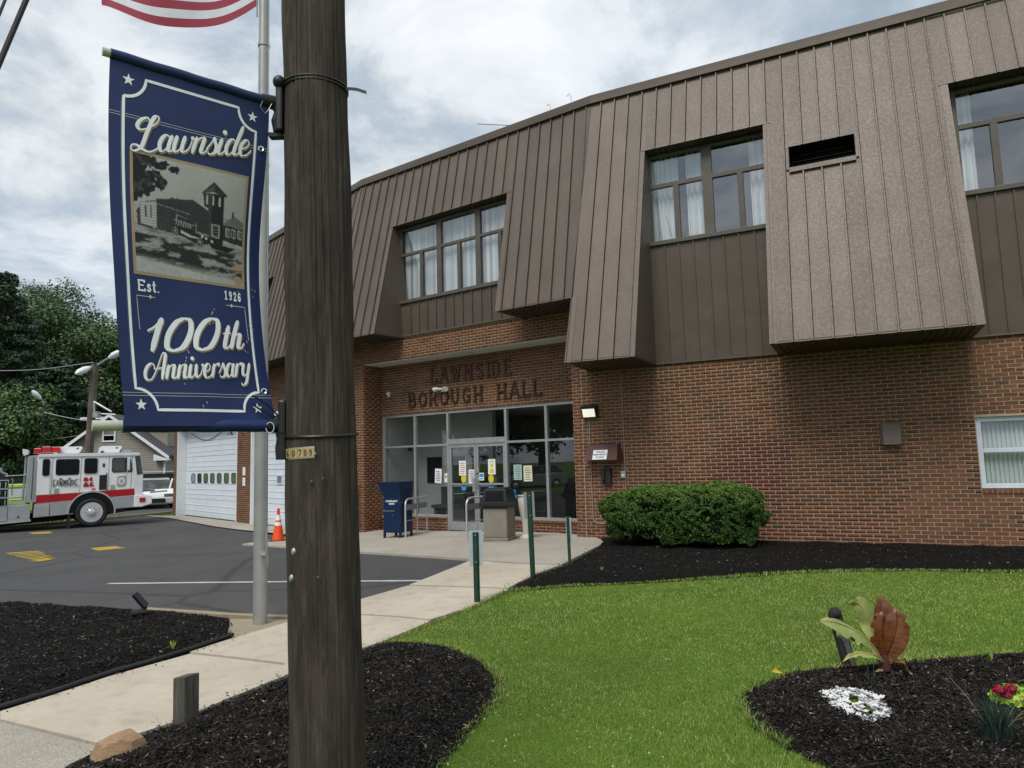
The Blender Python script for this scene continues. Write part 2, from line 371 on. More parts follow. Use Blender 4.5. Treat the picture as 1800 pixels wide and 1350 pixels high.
a = Mat('weathered_pole_wood'); g = a.noise(5, 8, .75, (4, 4, .5)); h = a.noise(30, 6, .8, (3, 3, .22)); f = a.noise(1.3, 4, .6)
c = a.ramp(g, [(.30, (.018,.0145,.0125)), (.5, (.054,.043,.036)), (.72, (.125,.100,.081))])
c = a.mix(a.ramp(h, [(.38, .5), (.52, 0)]), c, (.024,.018,.014)); c = a.mix(a.ramp(f, [(.45, 0), (.75, .4)]), c, (.085,.060,.040))
a.set(c, .85, 0, .25).bump(g, .5, .02).bump(h, .6, .01); M['polewood'] = a.m
a = Mat('grey_timber'); g = a.noise(8, 6, .7, (5, 5, .6)); h = a.noise(40, 4, .7, (3,3,.15))
a.set(a.mix(a.ramp(h, [(.4,.6),(.6,0)]), a.ramp(g, [(.3, (.05,.047,.038)), (.7, (.14,.13,.105))]), (.03,.028,.022)), .9).bump(h, .5, .006); M['timber'] = a.m
a = Mat('tan_rock'); g = a.noise(9, 8, .75, (1,1,2.5)); h = a.noise(60, 5, .8)
a.set(a.mix(a.ramp(h,[(.35,.4),(.7,0)]), a.ramp(g, [(.3, (.25,.15,.08)), (.6, (.42,.28,.16)), (.8, (.5,.37,.24))]), (.2,.12,.07)), .85).bump(g, .6, .03).bump(h, .4, .006); M['rock'] = a.m
# ------------------------------------------------------------------ ground
def sheet(name, pts, off, mat, cell=.5, kind='structure', parent=None, mound=None, skirt=0.0):
    """a sheet over a polygon of ground points that follows the lie of the land"""
    P = []
    n = len(pts)
    for i in range(n):
        a, b = np.array(pts[i]), np.array(pts[(i+1) % n]); k = max(1, int(np.linalg.norm(b-a)/cell))
        for j in range(k): P.append(tuple(a + (b-a)*j/k))
    nb = len(P); poly = np.array(P)
    lo, hi = poly.min(0), poly.max(0)
    gx, gy = np.meshgrid(np.arange(lo[0]+cell/2, hi[0], cell), np.arange(lo[1]+cell/2, hi[1], cell)); q = np.c_[gx.ravel(), gy.ravel()]
    q = q + rng.uniform(-.2, .2, q.shape)*cell
    q = q[inpoly(q, poly)]
    if len(q): q = q[np.array([np.min(np.hypot(*(poly - p).T)) for p in q]) > cell*.35] if len(q) < 6000 else q
    co = [Vector(p) for p in P] + [Vector(p) for p in q]
    r = delaunay_2d_cdt(co, [(i, (i+1) % nb) for i in range(nb)], [list(range(nb))], 1, 1e-5)
    xy = np.array([(v.x, v.y) for v in r[0]]); z = gz(xy[:, 0], xy[:, 1]) + off
    if mound is not None: z = z + mound(xy, poly)
    mb = MB(); mb.add(np.c_[xy, z], [tuple(f) for f in r[2]])
    if skirt:
        ring = [(x, y, float(gz(x, y))+off) for x, y in P]; low = [(x, y, z_-skirt) for x, y, z_ in ring]
        mb.add(ring+low, [(i, (i+1) % nb, nb+(i+1) % nb, nb+i) for i in range(nb)])
    o = mb.build(name, mat, parent, smooth=False)
    o.data.polygons.foreach_set('use_smooth', [mound is not None]*len(o.data.polygons))
    if kind: o['kind'] = kind
    return o
def inpoly(q, poly):
    x, y = q[:, 0], q[:, 1]; inside = np.zeros(len(q), bool); n = len(poly); j = n-1
    for i in range(n):
        xi, yi = poly[i]; xj, yj = poly[j]
        c = ((yi > y) != (yj > y)) & (x < (xj-xi)*(y-yi)/(yj-yi+1e-12)+xi); inside ^= c; j = i
    return inside
def smooth_poly(pts, k=4):
    out = []; n = len(pts); P = [np.array(p) for p in pts]
    for i in range(n):
        p0, p1, p2, p3 = P[i-1], P[i], P[(i+1) % n], P[(i+2) % n]
        for t in np.arange(k)/k:
            out.append(tuple(.5*((2*p1)+(-p0+p2)*t+(2*p0-5*p1+4*p2-p3)*t*t+(-p0+3*p1-3*p2+p3)*t**3)))
    return out

# far terrain: one sheet out to the horizon
mb = MB(); ext = [-400, -120, -60, -40, -30, -24, -18, -14, -11, -8] + [-7+.5*i for i in range(17)] + [3, 6, 12, 30, 120, 400]
xs = ext; ys = [-400, -100, -40, -20, -10, -4, 0, 4, 7] + [8+.5*i for i in range(20)] + [18.5, 20, 30, 50, 100, 500]
vs_ = [(x, y, float(gz(x, y)) - .045) for y in ys for x in xs]
mb.add(vs_, [(j*len(xs)+i, j*len(xs)+i+1, (j+1)*len(xs)+i+1, (j+1)*len(xs)+i) for j in range(len(ys)-1) for i in range(len(xs)-1)])
tag(mb.build('ground', M['lawn']), kind='structure')

L_path_far = [(828, 985), (752, 1018), (717, 1031), (635, 1055), (560, 1079), (500, 1098), (411, 1125), (333, 1151), (194, 1193), (90, 1228), (0, 1256)]
R_path = [(0, 1274), (90, 1296), (183, 1318), (245, 1296), (308, 1275), (403, 1233), (500, 1194), (637, 1144), (678, 1130), (755, 1097), (822, 1072), (892, 1039), (905, 1030), (945, 1010), (1000, 991), (1055, 960)]
bedL_top = [(0, 1063), (40, 1061), (105, 1065), (160, 1070), (230, 1072), (260, 1075), (330, 1080), (402, 1088), (404, 1098), (400, 1112), (409, 1124)]
lotnear = gxy(bedL_top[:7]) + gxy([(400, 1083), (470, 1086), (500, 1090), (560, 1076)])
lot = [(-42, 9.2), (-9, 8.8)] + lotnear + gxy([(635, 1053), (717, 1030), (752, 1017), (828, 984), (640, 971), (500, 962), (425, 957), (505, 946), (448, 934), (380, 926), (300, 911), (255, 906.5)]) + [(-14.8, 30.6), (-17.5, 24.0), (-24, 21), (-42, 16)]
sheet('parking_lot', lot, -.018, M['asphalt'], .6)
# kerb between the lot and the planting bed
def strip(pts, w_, h, z0=0.0):
    mb = MB(); P = [np.array(p) for p in pts]
    for a, b in zip(P[:-1], P[1:]):
        d = (b-a)/np.linalg.norm(b-a); n_ = np.array([-d[1], d[0]])*w_/2
        p = [a-n_, b-n_, b+n_, a+n_]
        mb.hexa([(x, y, float(gz(x, y))+z0) for x, y in p] + [(x, y, float(gz(x, y))+z0+h) for x, y in p])
    return mb
tag(strip(gxy([(255, 1072), (330, 1077), (400, 1082), (470, 1085), (520, 1086)]), .10, .05, -.03).build('kerb', M['gravel']), kind='structure')
tag(strip([(-14.8, 30.6), (-17.5, 24.0), (-24, 21), (-42, 16)], .18, .11, -.02).build('kerb', M['gravel']), kind='structure')
sheet('gravel_patch', gxy([(404, 1088), (520, 1090), (520, 1096), (411, 1125), (400, 1112)]), .004, M['gravel'], .3)
# the path: slabs with open joints
path = bpy.data.objects.new('sidewalk', None); COL.objects.link(path); path['kind'] = 'structure'
J = [((0, 1257), (0, 1273), (183, 1317)), None]
slabs = [
    [(0, 1256), (0, 1270), (100, 1294), (184, 1316), (245, 1295), (308, 1274), (403, 1232), (500, 1193), (500, 1174), (420, 1164), (333, 1154), (194, 1193), (90, 1228)],
    [(334, 1150), (420, 1160), (500, 1170), (500, 1192), (637, 1143), (678, 1129.5), (753, 1097), (755, 1095), (700, 1089), (637, 1085), (560, 1080), (500, 1099), (411, 1125)],
    [(637, 1082.5), (700, 1086.5), (757, 1092.5), (822, 1072), (892, 1041), (891, 1038.5), (820, 1035.5), (760, 1034), (716, 1032.5), (635, 1056), (565, 1078)],
    [(720, 1030.5), (760, 1032), (820, 1033.5), (893, 1036.5), (905, 1030), (945, 1010), (985, 996), (900, 993), (829, 986.5), (752, 1018)]]
for s_ in slabs: sheet('slab', gxy(s_), .022, M['concrete'], .6, None, path, skirt=.1)
sheet('slab', gxy([(0, 1273), (90, 1297), (182, 1320), (120, 1350), (60, 1400), (-200, 1480), (-260, 1300), (-120, 1262)]), .018, M['pebble'], .6, None, path, skirt=.1)
# forecourt in front of the doors and the apron along the garage
sheet('forecourt', gxy([(425, 957.5), (500, 962), (640, 972), (828, 984.5), (900, 991), (987, 994.5), (1055, 960), (1062, 951)]) + [(1.55, 14.75), (.9, 15.6), (-3.9, 19.0), (-5.2, 19.4)] + gxy([(520, 944)]), .018, M['plaza'], .6, skirt=.08)
sheet('apron', gxy([(255, 907), (300, 911.5), (380, 926.5), (448, 934.5), (505, 940.5), (520, 943)]) + [(-4.2, 19.3), (-7.5, 22.3), (-13.2, 28.6)], .015, M['plaza'], .8)
# paint on the asphalt: each stroke of the roller a sheet
def paint(name, strokes, mat, label, cat, hw):
    mb = MB()
    for i, (a, b, *w_) in enumerate(strokes):
        a, b = gp(*a)[:2], gp(*b)[:2]; d = (b-a)/np.linalg.norm(b-a); n_ = np.array([-d[1], d[0]])*(w_[0] if w_ else hw)
        k = max(2, int(np.linalg.norm(b-a)/.25)); L = []
        for j in range(k+1):
            c = a+(b-a)*j/k; e = n_*(1+rng.uniform(-.12, .12)); L += [c-e, c+e]
        mb.add([(x, y, float(gz(x, y))-.018+.004+.0008*i) for x, y in L], [(2*j, 2*j+2, 2*j+3, 2*j+1) for j in range(k)])
    return tag(mb.build(name, mat), kind='structure')
M['roadwhite'] = concrete('white_road_paint', (.55,.55,.53), (.68,.68,.66), .75, .55)
M['roadyellow'] = concrete('yellow_road_paint', (.46,.33,.04), (.60,.44,.07), .75, .55)
paint('painted_line', [((190, 1024), (751, 1018.6))], M['roadwhite'], None, None, .052)
paint('yellow_marking', [((10+i*7.2+rng.uniform(-3, 3), 971.5+i*2.1), (62+i*4.6+rng.uniform(-3, 9), 967.8+i*1.95)) for i in range(8)], M['roadyellow'], None, None, .105)
paint('yellow_marking', [((160+i*3, 963.0+i*1.2), (205+i*5, 959.4+i*1.2)) for i in range(3)] + [((170, 966.4), (218, 961.6))], M['roadyellow'], None, None, .12)
paint('yellow_marking', [((51+i*4, 935.8+i*1.0), (88+i*2, 934.2+i*.9)) for i in range(3)], M['roadyellow'], None, None, .13)
# verge and road beyond the lot
road = [(-14.4, 33.2), (-18.6, 25.6), (-42, 19), (-60, 24), (-30, 40), (-10, 60), (-4, 58), (-11, 36)]
sheet('road', road, -.01, M['asphalt'], 1.5)

# beds and lawn
def dome(h, edge=.35):
    def f(xy, poly):
        d = np.full(len(xy), 9.0); n = len(poly)
        for i in range(n):
            a, b = poly[i], poly[(i+1) % n]; ab = b-a; t = np.clip(((xy-a)@ab)/(ab@ab+1e-9), 0, 1); d = np.minimum(d, np.hypot(*(xy-(a+t[:, None]*ab)).T))
        e = np.clip(d/edge, 0, 1); return h*(e*e*(3-2*e)) + .012*np.sin(xy[:, 0]*9+np.sin(xy[:, 1]*7)*2)*e
    return f
bed_left = gxy([(0, 1254), (90, 1227), (194, 1192), (333, 1150), (409, 1124)]) + gxy(bedL_top[::-1][1:]) + [(-9, 8.75), (-9.5, 6.2)]
bed_pole = gxy([(183, 1320), (245, 1297), (308, 1276), (403, 1234), (500, 1195), (637, 1145), (678, 1131)]) + gxy([(720, 1131), (765, 1134), (805, 1145), (848, 1165), (878, 1196), (876, 1226), (842, 1265), (803, 1310), (770, 1350), (720, 1430), (640, 1500)]) + [(-2.2, 2.4)] + gxy([(60, 1420), (122, 1352)])
bed_wall = gxy([(1055, 962), (1000, 992), (945, 1011), (905, 1031), (893, 1040), (1000, 1031), (1130, 1025), (1300, 1015), (1400, 1008), (1500, 1004), (1620, 1003), (1800, 1007)]) + [(10.5, 8.2), (10.7, 10.0), (1.62, 14.38)]
bed_flower = gxy([(1800, 1150), (1708, 1156), (1632, 1162), (1556, 1170), (1479, 1176), (1397, 1183), (1351, 1200), (1304, 1223), (1309, 1250), (1336, 1284), (1388, 1318), (1458, 1350), (1560, 1400), (1700, 1470), (2000, 1500)]) + [(4.6, 4.0), (5.2, 5.2)]
lawn_poly = gxy([(678, 1130.5), (755, 1097), (822, 1072), (892, 1040.5), (1000, 1031), (1130, 1025), (1300, 1015), (1400, 1008), (1500, 1004), (1620, 1003), (1800, 1007)]) + [(10.5, 8.2), (11, 3), (4, 1.0), (-1.2, 1.6)]
sheet('lawn', lawn_poly + gxy([(640, 1500), (720, 1430), (770, 1350)]) if 0 else lawn_poly, -.006, M['lawn'], .5)
beds = []
for nm, pl, h in (('mulch_bed', bed_left, .07), ('mulch_bed', bed_pole, .06), ('mulch_bed', bed_wall, .07), ('mulch_bed', bed_flower, .07)):
    sheet(nm, pl, .006, M['mulch'], .14, 'structure', None, dome(h, .3)); beds.append((np.array(pl), h))
def bedz(xy, b):
    return dome(b[1], .3)(xy, b[0]) + gz(xy[:, 0], xy[:, 1]) + .006
def scatter(poly, dens_fn, n_try, ymax=99):
    lo, hi = poly.min(0), poly.max(0); q = rng.uniform(lo, hi, (n_try, 2)); d = np.hypot(q[:, 0], q[:, 1])
    keep = rng.uniform(0, 1, n_try) < dens_fn(d); q = q[keep]
    # only what lies in or near the field of view
    a = np.arctan2(q[:, 0], q[:, 1]); q = q[np.abs(a) < R(48)]
    return q[inpoly(q, poly)]
def chips(q, z, name, L=(.010, .038), lift=.010):
    n = len(q); yaw = rng.uniform(0, 6.283, n); tilt = rng.normal(0, .35, n); roll = rng.normal(0, .5, n)
    l = rng.uniform(*L, n)/2; wd = l*rng.uniform(.18, .42, n)
    cx, sx = np.cos(yaw), np.sin(yaw)
    u = np.c_[cx*np.cos(tilt), sx*np.cos(tilt), np.sin(tilt)]; v = np.c_[-sx*np.cos(roll), cx*np.cos(roll), np.sin(roll)]
    c = np.c_[q, z + rng.uniform(.0, lift, n)]; up_ = np.cross(u, v)*(wd*.5)[:, None]
    A = c-u*l[:, None]-v*wd[:, None]; B = c+u*l[:, None]-v*wd[:, None]*.6; Cc = c+u*l[:, None]*.9+v*wd[:, None]; D = c-u*l[:, None]*.8+v*wd[:, None]*.8
    T = c+up_
    vv = np.stack([A, B, Cc, D, T], 1).reshape(-1, 3); i0 = np.arange(n)[:, None]*5
    f = np.concatenate([i0+np.array([[0, 1, 4]]), i0+np.array([[1, 2, 4]]), i0+np.array([[2, 3, 4]]), i0+np.array([[3, 0, 4]])])
    return fast_mesh(name, vv, f, M['chip'], kind='stuff')
for b, nt_, dd in ((beds[0], 110000, 6.0), (beds[1], 120000, 4.5), (beds[2], 90000, 7.0), (beds[3], 150000, 5.0)):
    q = scatter(b[0], lambda d: np.clip((dd/np.maximum(d, .1))**1.5, 0, 1), nt_)
    q = q + rng.normal(0, .02, q.shape)
    chips(q, bedz(q, b), 'mulch_chips')
# blades of grass
lp = np.array(lawn_poly)
q = scatter(lp, lambda d: np.clip((3.6/np.maximum(d, .1))**1.35, 0, 1), 1150000)
for b in (beds[1], beds[3]): q = q[~inpoly(q, b[0]*1.0)]
def blades(q, z, name, mat, hmin, hmax, wid, lean=.5):
    n = len(q); d = np.hypot(q[:, 0], q[:, 1]); yaw = rng.uniform(0, 6.283, n)
    patch = .75 + .35*np.sin(q[:, 0]*1.7+1.3*np.sin(q[:, 1]*1.1))*np.sin(q[:, 1]*1.9)
    h = rng.uniform(hmin, hmax, n)*patch; wd = wid*rng.uniform(.6, 1.3, n)*np.clip(d/4.0, .8, 2.6)
    ln = h[:, None]*rng.normal(0, lean, (n, 2)); base = np.c_[q, z]
    sdir = np.c_[np.cos(yaw), np.sin(yaw), np.zeros(n)]*wd[:, None]
    tip = base + np.c_[ln, h]; mid = base + np.c_[ln*.35, h*.6]
    vv = np.stack([base-sdir, base+sdir, mid+sdir*.7, mid-sdir*.7, tip], 1).reshape(-1, 3); i0 = np.arange(n)[:, None]*5
    f = np.concatenate([i0+np.array([[0, 1, 2]]), i0+np.array([[0, 2, 3]]), i0+np.array([[3, 2, 4]])])
    return fast_mesh(name, vv, f, mat, kind='stuff')
blades(q, gz(q[:, 0], q[:, 1])-.006, 'grass', M['grass'], .010, .030, .0015)
# ragged edge: longer blades leaning over the path and the beds
eg = []
E_ = [np.array(p) for p in lawn_poly[:11]]+[]
for a_, b_ in zip(E_[:-1], E_[1:]):
    k = int(np.linalg.norm(b_-a_)*420); t_ = rng.uniform(0, 1, k)[:, None]; eg.append(a_+(b_-a_)*t_+rng.normal(0, .022, (k, 2)))
for b in (beds[1][0][6:18], beds[3][0][:11]):
    for a_, b_ in zip(b[:-1], b[1:]):
        k = int(np.linalg.norm(b_-a_)*480); t_ = rng.uniform(0, 1, k)[:, None]; eg.append(a_+(b_-a_)*t_+rng.normal(0, .022, (k, 2)))
eg = np.concatenate(eg); blades(eg, gz(eg[:, 0], eg[:, 1])+.005, 'edge_grass', M['grass'], .02, .055, .0018, .7)
sp_ = []
for L_ in (bed_pole[:8], bed_left[:6], bed_wall[:6]):
    for a_, b_ in zip(L_[:-1], L_[1:]):
        a_, b_ = np.array(a_), np.array(b_); k = int(np.linalg.norm(b_-a_)*110); t_ = rng.uniform(0, 1, k)[:, None]; sp_.append(a_+(b_-a_)*t_+rng.normal(0, .07, (k, 2)))
sp_ = np.concatenate(sp_); chips(sp_, gz(sp_[:, 0], sp_[:, 1])+.026, 'spilled_chips', (.008, .03), .004)
# clover heads dotted through the lawn
qc = scatter(lp, lambda d: np.clip((4/np.maximum(d, .1))**1.2, 0, 1)*.8, 4200)
for b in (beds[1], beds[3]): qc = qc[~inpoly(qc, b[0])]
M['clover'] = simple('clover_heads', (.50,.50,.36), .8, 0, .2, 9)
mb = MB()
for x, y in qc:
    if math.sin(x*1.3+2)*math.sin(y*1.1+.5) < -.05: mb.sphere((x, y, .026), random.uniform(.003, .0055), 5, 3)
tag(mb.build('clover_flowers', M['clover']), kind='stuff')
# verge grass behind the engine
vp = np.array([(-14.9, 30.9), (-17.7, 24.2), (-26, 20.6), (-27, 21.6), (-18.6, 25.4), (-14.6, 33)])
q = rng.uniform(vp.min(0), vp.max(0), (26000, 2)); q = q[inpoly(q, vp)]
blades(q, gz(q[:, 0], q[:, 1])-.03, 'verge_grass', M['grass'], .05, .14, .006)
# ------------------------------------------------------------------ the hall
TR, TM, TG = R(63.793), R(54.444), R(42.095)
FD = np.array([1.407, 14.288, 0.0]); FG = np.array([-4.329, 18.672, 0.0])
class Fr:                                   # a facade: s runs to the left along it, o outwards, z up
    def __init__(s, O, t): s.O = O; s.d = np.array([-math.sin(t), math.cos(t), 0]); s.n = np.array([-math.cos(t), -math.sin(t), 0]); s.t = t
    def __call__(s, a, o, z): return s.O + s.d*a + s.n*o + np.array([0, 0, z])
    def box(s, mb, s0, s1, o0, o1, z0, z1): return mb.box((s0, o0, z0), (s1, o1, z1), s)
FRr, FRm, FRg = Fr(FD, TR), Fr(FD, TM), Fr(FG, TG)
def fold(f1, o1, f2, o2):                   # where two facade planes meet: (s on f1, s on f2)
    A = np.array([f1.n[:2], f2.n[:2]]); b = np.array([f1.O@f1.n+o1, f2.O@f2.n+o2]); p = np.linalg.solve(A, b)
    return (p-f1.O[:2])@f1.d[:2], (p-f2.O[:2])@f2.d[:2], p
hall = thing('borough_hall', 'two-storey brick hall with brown standing-seam metal mansard and glazed entrance', 'building', FD)
def part(mb, name, mat, parent=hall, **k):
    o = mb.build(name, mat, None, **k); attach(o, parent, parent is hall); return o
RW, MW_, MS = -.25, -.231, -.861
BL, BH, JT = .1925, .0562, .0108; CH, CL = .0670, .2037

def brick_rects(s0, s1, z0, z1, holes=(), zref=0.0, ph=0.0):
    out_ = []; k0 = int(math.floor((z0-zref)/CH))
    for k in range(k0, int(math.ceil((z1-zref)/CH))):
        za, zb = zref+k*CH, zref+k*CH+BH
        if za < z0-.01 or zb > z1+.012: continue
        off = ph + (CL/2 if k % 2 else 0); j = int(math.floor((s0-off)/CL))
        while off+j*CL < s1:
            a, b = max(s0, off+j*CL), min(s1, off+j*CL+BL); j += 1
            if b-a < .03: continue
            segs = [(a, b)]
            for h in holes:
                if zb > h[2]+.004 and za < h[3]-.004:
                    ns = []
                    for x, y in segs:
                        if y <= h[0] or x >= h[1]: ns.append((x, y)); continue
                        if x < h[0]-.03: ns.append((x, h[0]-.001))
                        if y > h[1]+.03: ns.append((h[1]+.001, y))
                    segs = ns
            out_ += [(x, y, za, zb) for x, y in segs]
    return out_
def bricks_stuff(fr, rects, o, parent, name='bricks'):
    n = len(rects); r = np.array(rects); pr = o + rng.normal(0, .0012, n)
    e = .0
    V8 = []
    for s_, oo, z_ in ((0, 0, 2), (1, 0, 2), (1, 0, 3), (0, 0, 3)):
        V8.append(fr.O + np.outer(r[:, s_], fr.d) + np.outer(pr-.014, fr.n) + np.outer(r[:, z_], [0, 0, 1]))
    for s_, oo, z_ in ((0, 0, 2), (1, 0, 2), (1, 0, 3), (0, 0, 3)):
        ins = .0012*(1 if s_ == 0 else -1); inz = .0012*(1 if z_ == 2 else -1)
        V8.append(fr.O + np.outer(r[:, s_]+ins, fr.d) + np.outer(pr, fr.n) + np.outer(r[:, z_]+inz, [0, 0, 1]))
    vv = np.stack(V8, 1).reshape(-1, 3); i0 = np.arange(n)[:, None]*8
    f = np.concatenate([i0+np.array([q_]) for q_ in ((7, 6, 5, 4), (4, 5, 1, 0), (5, 6, 2, 1), (6, 7, 3, 2), (7, 4, 0, 3))])
    ob = fast_mesh(name, vv, f, M['brick'], parent, kind='stuff'); return ob
def wallbox(mb, fr, s0, s1, o, z0, z1, holes=(), th=.2):      # mortar body with openings
    S = sorted({s0, s1, *[min(max(h[0], s0), s1) for h in holes], *[min(max(h[1], s0), s1) for h in holes]})
    for a, b in zip(S[:-1], S[1:]):
        zs = [(z0, z1)]
        for h in holes:
            if h[0] <= a+1e-6 and h[1] >= b-1e-6:
                nz = []
                for x, y in zs:
                    if h[2] > x: nz.append((x, min(y, h[2])))
                    if h[3] < y: nz.append((max(x, h[3]), y))
                zs = nz
        for x, y in zs:
            if y-x > .005: fr.box(mb, a, b, o-th, o-.0055, x, y)

# --- long brick wall on the right
sR, sM, _ = fold(FRr, RW, FRm, MW_)
WIN = (-8.02, -6.725, .945, 2.10)
mb = MB(); wallbox(mb, FRr, -10.6, sR+.008, RW, -.15, 3.43, [(-8.02, -6.725, .87, 2.10)])
wall = part(mb, 'brick_wall', M['mortar'])
rects = brick_rects(-10.6, sR-.006, -.1, 3.42, [(-8.03, -6.715, .87, 2.112)])
# the ~300 that show largest are separate bricks, the rest one mass
def apx(r):
    c = FRr((r[0]+r[1])/2, RW, (r[2]+r[3])/2)-CAM; z = c@_fw; u = 900+F*(c@_rt)/z; v = 675-F*(c@_up)/z
    return (1/z if 1180 < u < 1798 and v < 955 and abs(r[1]-r[0]-BL) < .002 else 0)
order = sorted(range(len(rects)), key=lambda i: -apx(rects[i])); single = order[:296]; ss = set(single)
bricks_stuff(FRr, [r for i, r in enumerate(rects) if i not in ss], RW, wall)
bm_mesh = None
for i in single:
    r = rects[i]
    if bm_mesh is None:
        mb = MB(); e = .0012
        mb.hexa([(-BL/2, -BH/2, 0), (BL/2, -BH/2, 0), (BL/2, BH/2, 0), (-BL/2, BH/2, 0), (-BL/2+e, -BH/2+e, .014), (BL/2-e, -BH/2+e, .014), (BL/2-e, BH/2-e, .014), (-BL/2+e, BH/2-e, .014)])
        o = mb.build('brick', M['brick'], None); bm_mesh = o.data
    else: o = bpy.data.objects.new('brick', bm_mesh); COL.objects.link(o)
    p = FRr((r[0]+r[1])/2, RW-.014+float(rng.normal(0, .0012)), (r[2]+r[3])/2)
    mt = Matrix.Identity(4); ax = (-FRr.d, np.array([0, 0, 1.]), FRr.n)
    for k in range(3):
        for j in range(3): mt[j][k] = ax[k][j]
        mt[k][3] = p[k]
    o.parent = wall; o.matrix_basis = mt
# rowlock sill below the white window
mb = MB(); k = 0
while WIN[1]-.0-.07*k > WIN[0]:
    a = WIN[1]-.07*k; FRr.box(mb, a-.060, a, RW-.1, RW+.018, .872, .938); k += 1
sill = part(mb, 'rowlock_sill', M['brick'], bevel=.002)
mb = MB(); FRr.box(mb, WIN[0], WIN[1], RW-.19, RW+.008, .868, .934); part(mb, 'sill_bed', M['mortar'])

def window(fr, s0, s1, o, z0, z1, vbars, hbars, mat, glassm, fw=.06, dep=.07, lowerbars=(), name='window', bw=.06):
    """frame with bars (each (pos, width)); one pane behind; s0<s1"""
    mb = MB(); B = fr.box
    B(mb, s0, s0+fw, o-dep, o, z0, z1); B(mb, s1-fw, s1, o-dep, o, z0, z1)
    B(mb, s0+fw, s1-fw, o-dep, o, z1-fw, z1); B(mb, s0+fw, s1-fw, o-dep, o, z0, z0+fw)
    for p, w_ in vbars: B(mb, p-w_/2, p+w_/2, o-dep, o+.004, z0+fw, z1-fw)
    for z_, w_ in hbars: B(mb, s0+fw, s1-fw, o-dep, o+.002, z_-w_/2, z_+w_/2)
    for p, w_ in lowerbars: B(mb, p-w_/2, p+w_/2, o-dep, o+.003, z0+fw, hbars[0][0]-hbars[0][1]/2)
    wo = part(mb, name, mat, bevel=.004)
    # panes, one per light
    S = sorted([s0+fw] + [x for p, w_ in vbars for x in (p-w_/2, p+w_/2)] + [s1-fw]); pairs = list(zip(S[::2], S[1::2]))
    zb = [z0+fw] + [x for z_, w_ in sorted(hbars) for x in (z_-w_/2, z_+w_/2)] + [z1-fw]
    for a, b in pairs:
        for k in range(0, len(zb), 2):
            cuts = [a] + ([x for p, w_ in sorted(lowerbars) if a < p < b for x in (p-w_/2, p+w_/2)] if k == 0 else []) + [b]
            for x, y in zip(cuts[::2], cuts[1::2]):
                mb = MB(); mb.add([fr(x, o-dep*.6, zb[k]), fr(y, o-dep*.6, zb[k]), fr(y, o-dep*.6, zb[k+1]), fr(x, o-dep*.6, zb[k+1])], [(0, 1, 2, 3)])
                mb.build('pane', glassm, wo)
    return wo
def folds(fr, s0, s1, o, z0, z1, pitch=.07, amp=.03):      # a hung curtain with real folds
    n = int(abs(s1-s0)/pitch*6); v = []; f = []
    for i in range(n+1):
        a = s0+(s1-s0)*i/n; oo = o+amp*math.sin(i*math.pi/3+.6*math.sin(i*.31))
        v += [fr(a, oo, z0), fr(a, oo, z1)]
    for i in range(n): f.append((2*i, 2*i+2, 2*i+3, 2*i+1))
    mb = MB(); mb.add(v, f); return mb
def vblinds(fr, s0, s1, o, z0, z1, pitch=.085):
    mb = MB(); k = int(abs(s1-s0)/pitch)
    for i in range(k):
        a = s0+(s1-s0)*(i+.5)/k; h = .036 if pitch < .07 else .030
        p = [fr(a-h, o-.02, z0), fr(a+h, o+.012, z0), fr(a+h, o+.012, z1), fr(a-h, o-.02, z1)]
        mb.add(p, [(0, 1, 2, 3)])
    return mb
def room(fr, s0, s1, o0, o1, z0, z1, mat, name='room', floor=None):
    mb = MB(); q = [fr(s0, o0, z0), fr(s1, o0, z0), fr(s1, o1, z0), fr(s0, o1, z0), fr(s0, o0, z1), fr(s1, o0, z1), fr(s1, o1, z1), fr(s0, o1, z1)]
    mb.add(q, [(0, 1, 2, 3), (4, 5, 6, 7), (2, 3, 7, 6), (1, 2, 6, 5), (3, 0, 4, 7)]); return part(mb, name, mat)

# ground-floor white sash window
wo = window(FRr, WIN[0], WIN[1], RW-.06, WIN[2], WIN[3], [], [(1.555, .07)], M['whitetrim'], M['glass_sash'], .075, .08)
part(vblinds(FRr, WIN[0]+.05, WIN[1]-.05, RW-.2, WIN[2]+.05, WIN[3]-.05, .062), 'blind', M['curtain'])
room(FRr, WIN[0]-.5, WIN[1]+.4, RW-.21, RW-3, .4, 2.6, M['darkroom'])

# --- entrance bay
pil0 = 6.665; gM, gG, _ = fold(FRm, MW_, FRg, 0.0)
mb = MB(); wallbox(mb, FRm, sM+.01, .355, MW_, -.1, 4.2, th=.18); pier = part(mb, 'brick_pier', M['mortar'])
bricks_stuff(FRm, brick_rects(sM+.004, .36, -.06, 4.2, ph=.05), MW_, pier)
mb = MB(); wallbox(mb, FRm, pil0+.012, gM, MW_, -.3, 4.2, th=.7); pilaster = part(mb, 'brick_pier', M['mortar'])
bricks_stuff(FRm, brick_rects(pil0, gM-.004, -.22, 4.2, ph=.02), MW_, pilaster)
FRret = Fr(FRm(pil0, MW_, 0), 0); FRret.d = -FRm.n; FRret.n = -FRm.d          # pilaster side facing the doors
bricks_stuff(FRret, brick_rects(.012, .64, -.22, 4.2, ph=.07), 0.0, pilaster)
mb = MB(); wallbox(mb, FRm, sM+.01, gM, MW_, 4.205, 4.78, th=.5); band = part(mb, 'brick_band', M['mortar'])
bricks_stuff(FRm, brick_rects(sM+.004, gM-.004, 4.21, 4.77, zref=.12), MW_, band)
mb = MB(); FRm.box(mb, .36, pil0-.002, MS-.02, MW_-.02, 4.188, 4.203)
for a in (1.7, 3.35, 4.95, 6.2): FRm.box(mb, a-.10, a+.10, -.62, -.46, 4.17, 4.1875)
part(mb, 'entrance_soffit', [M['soffit']])
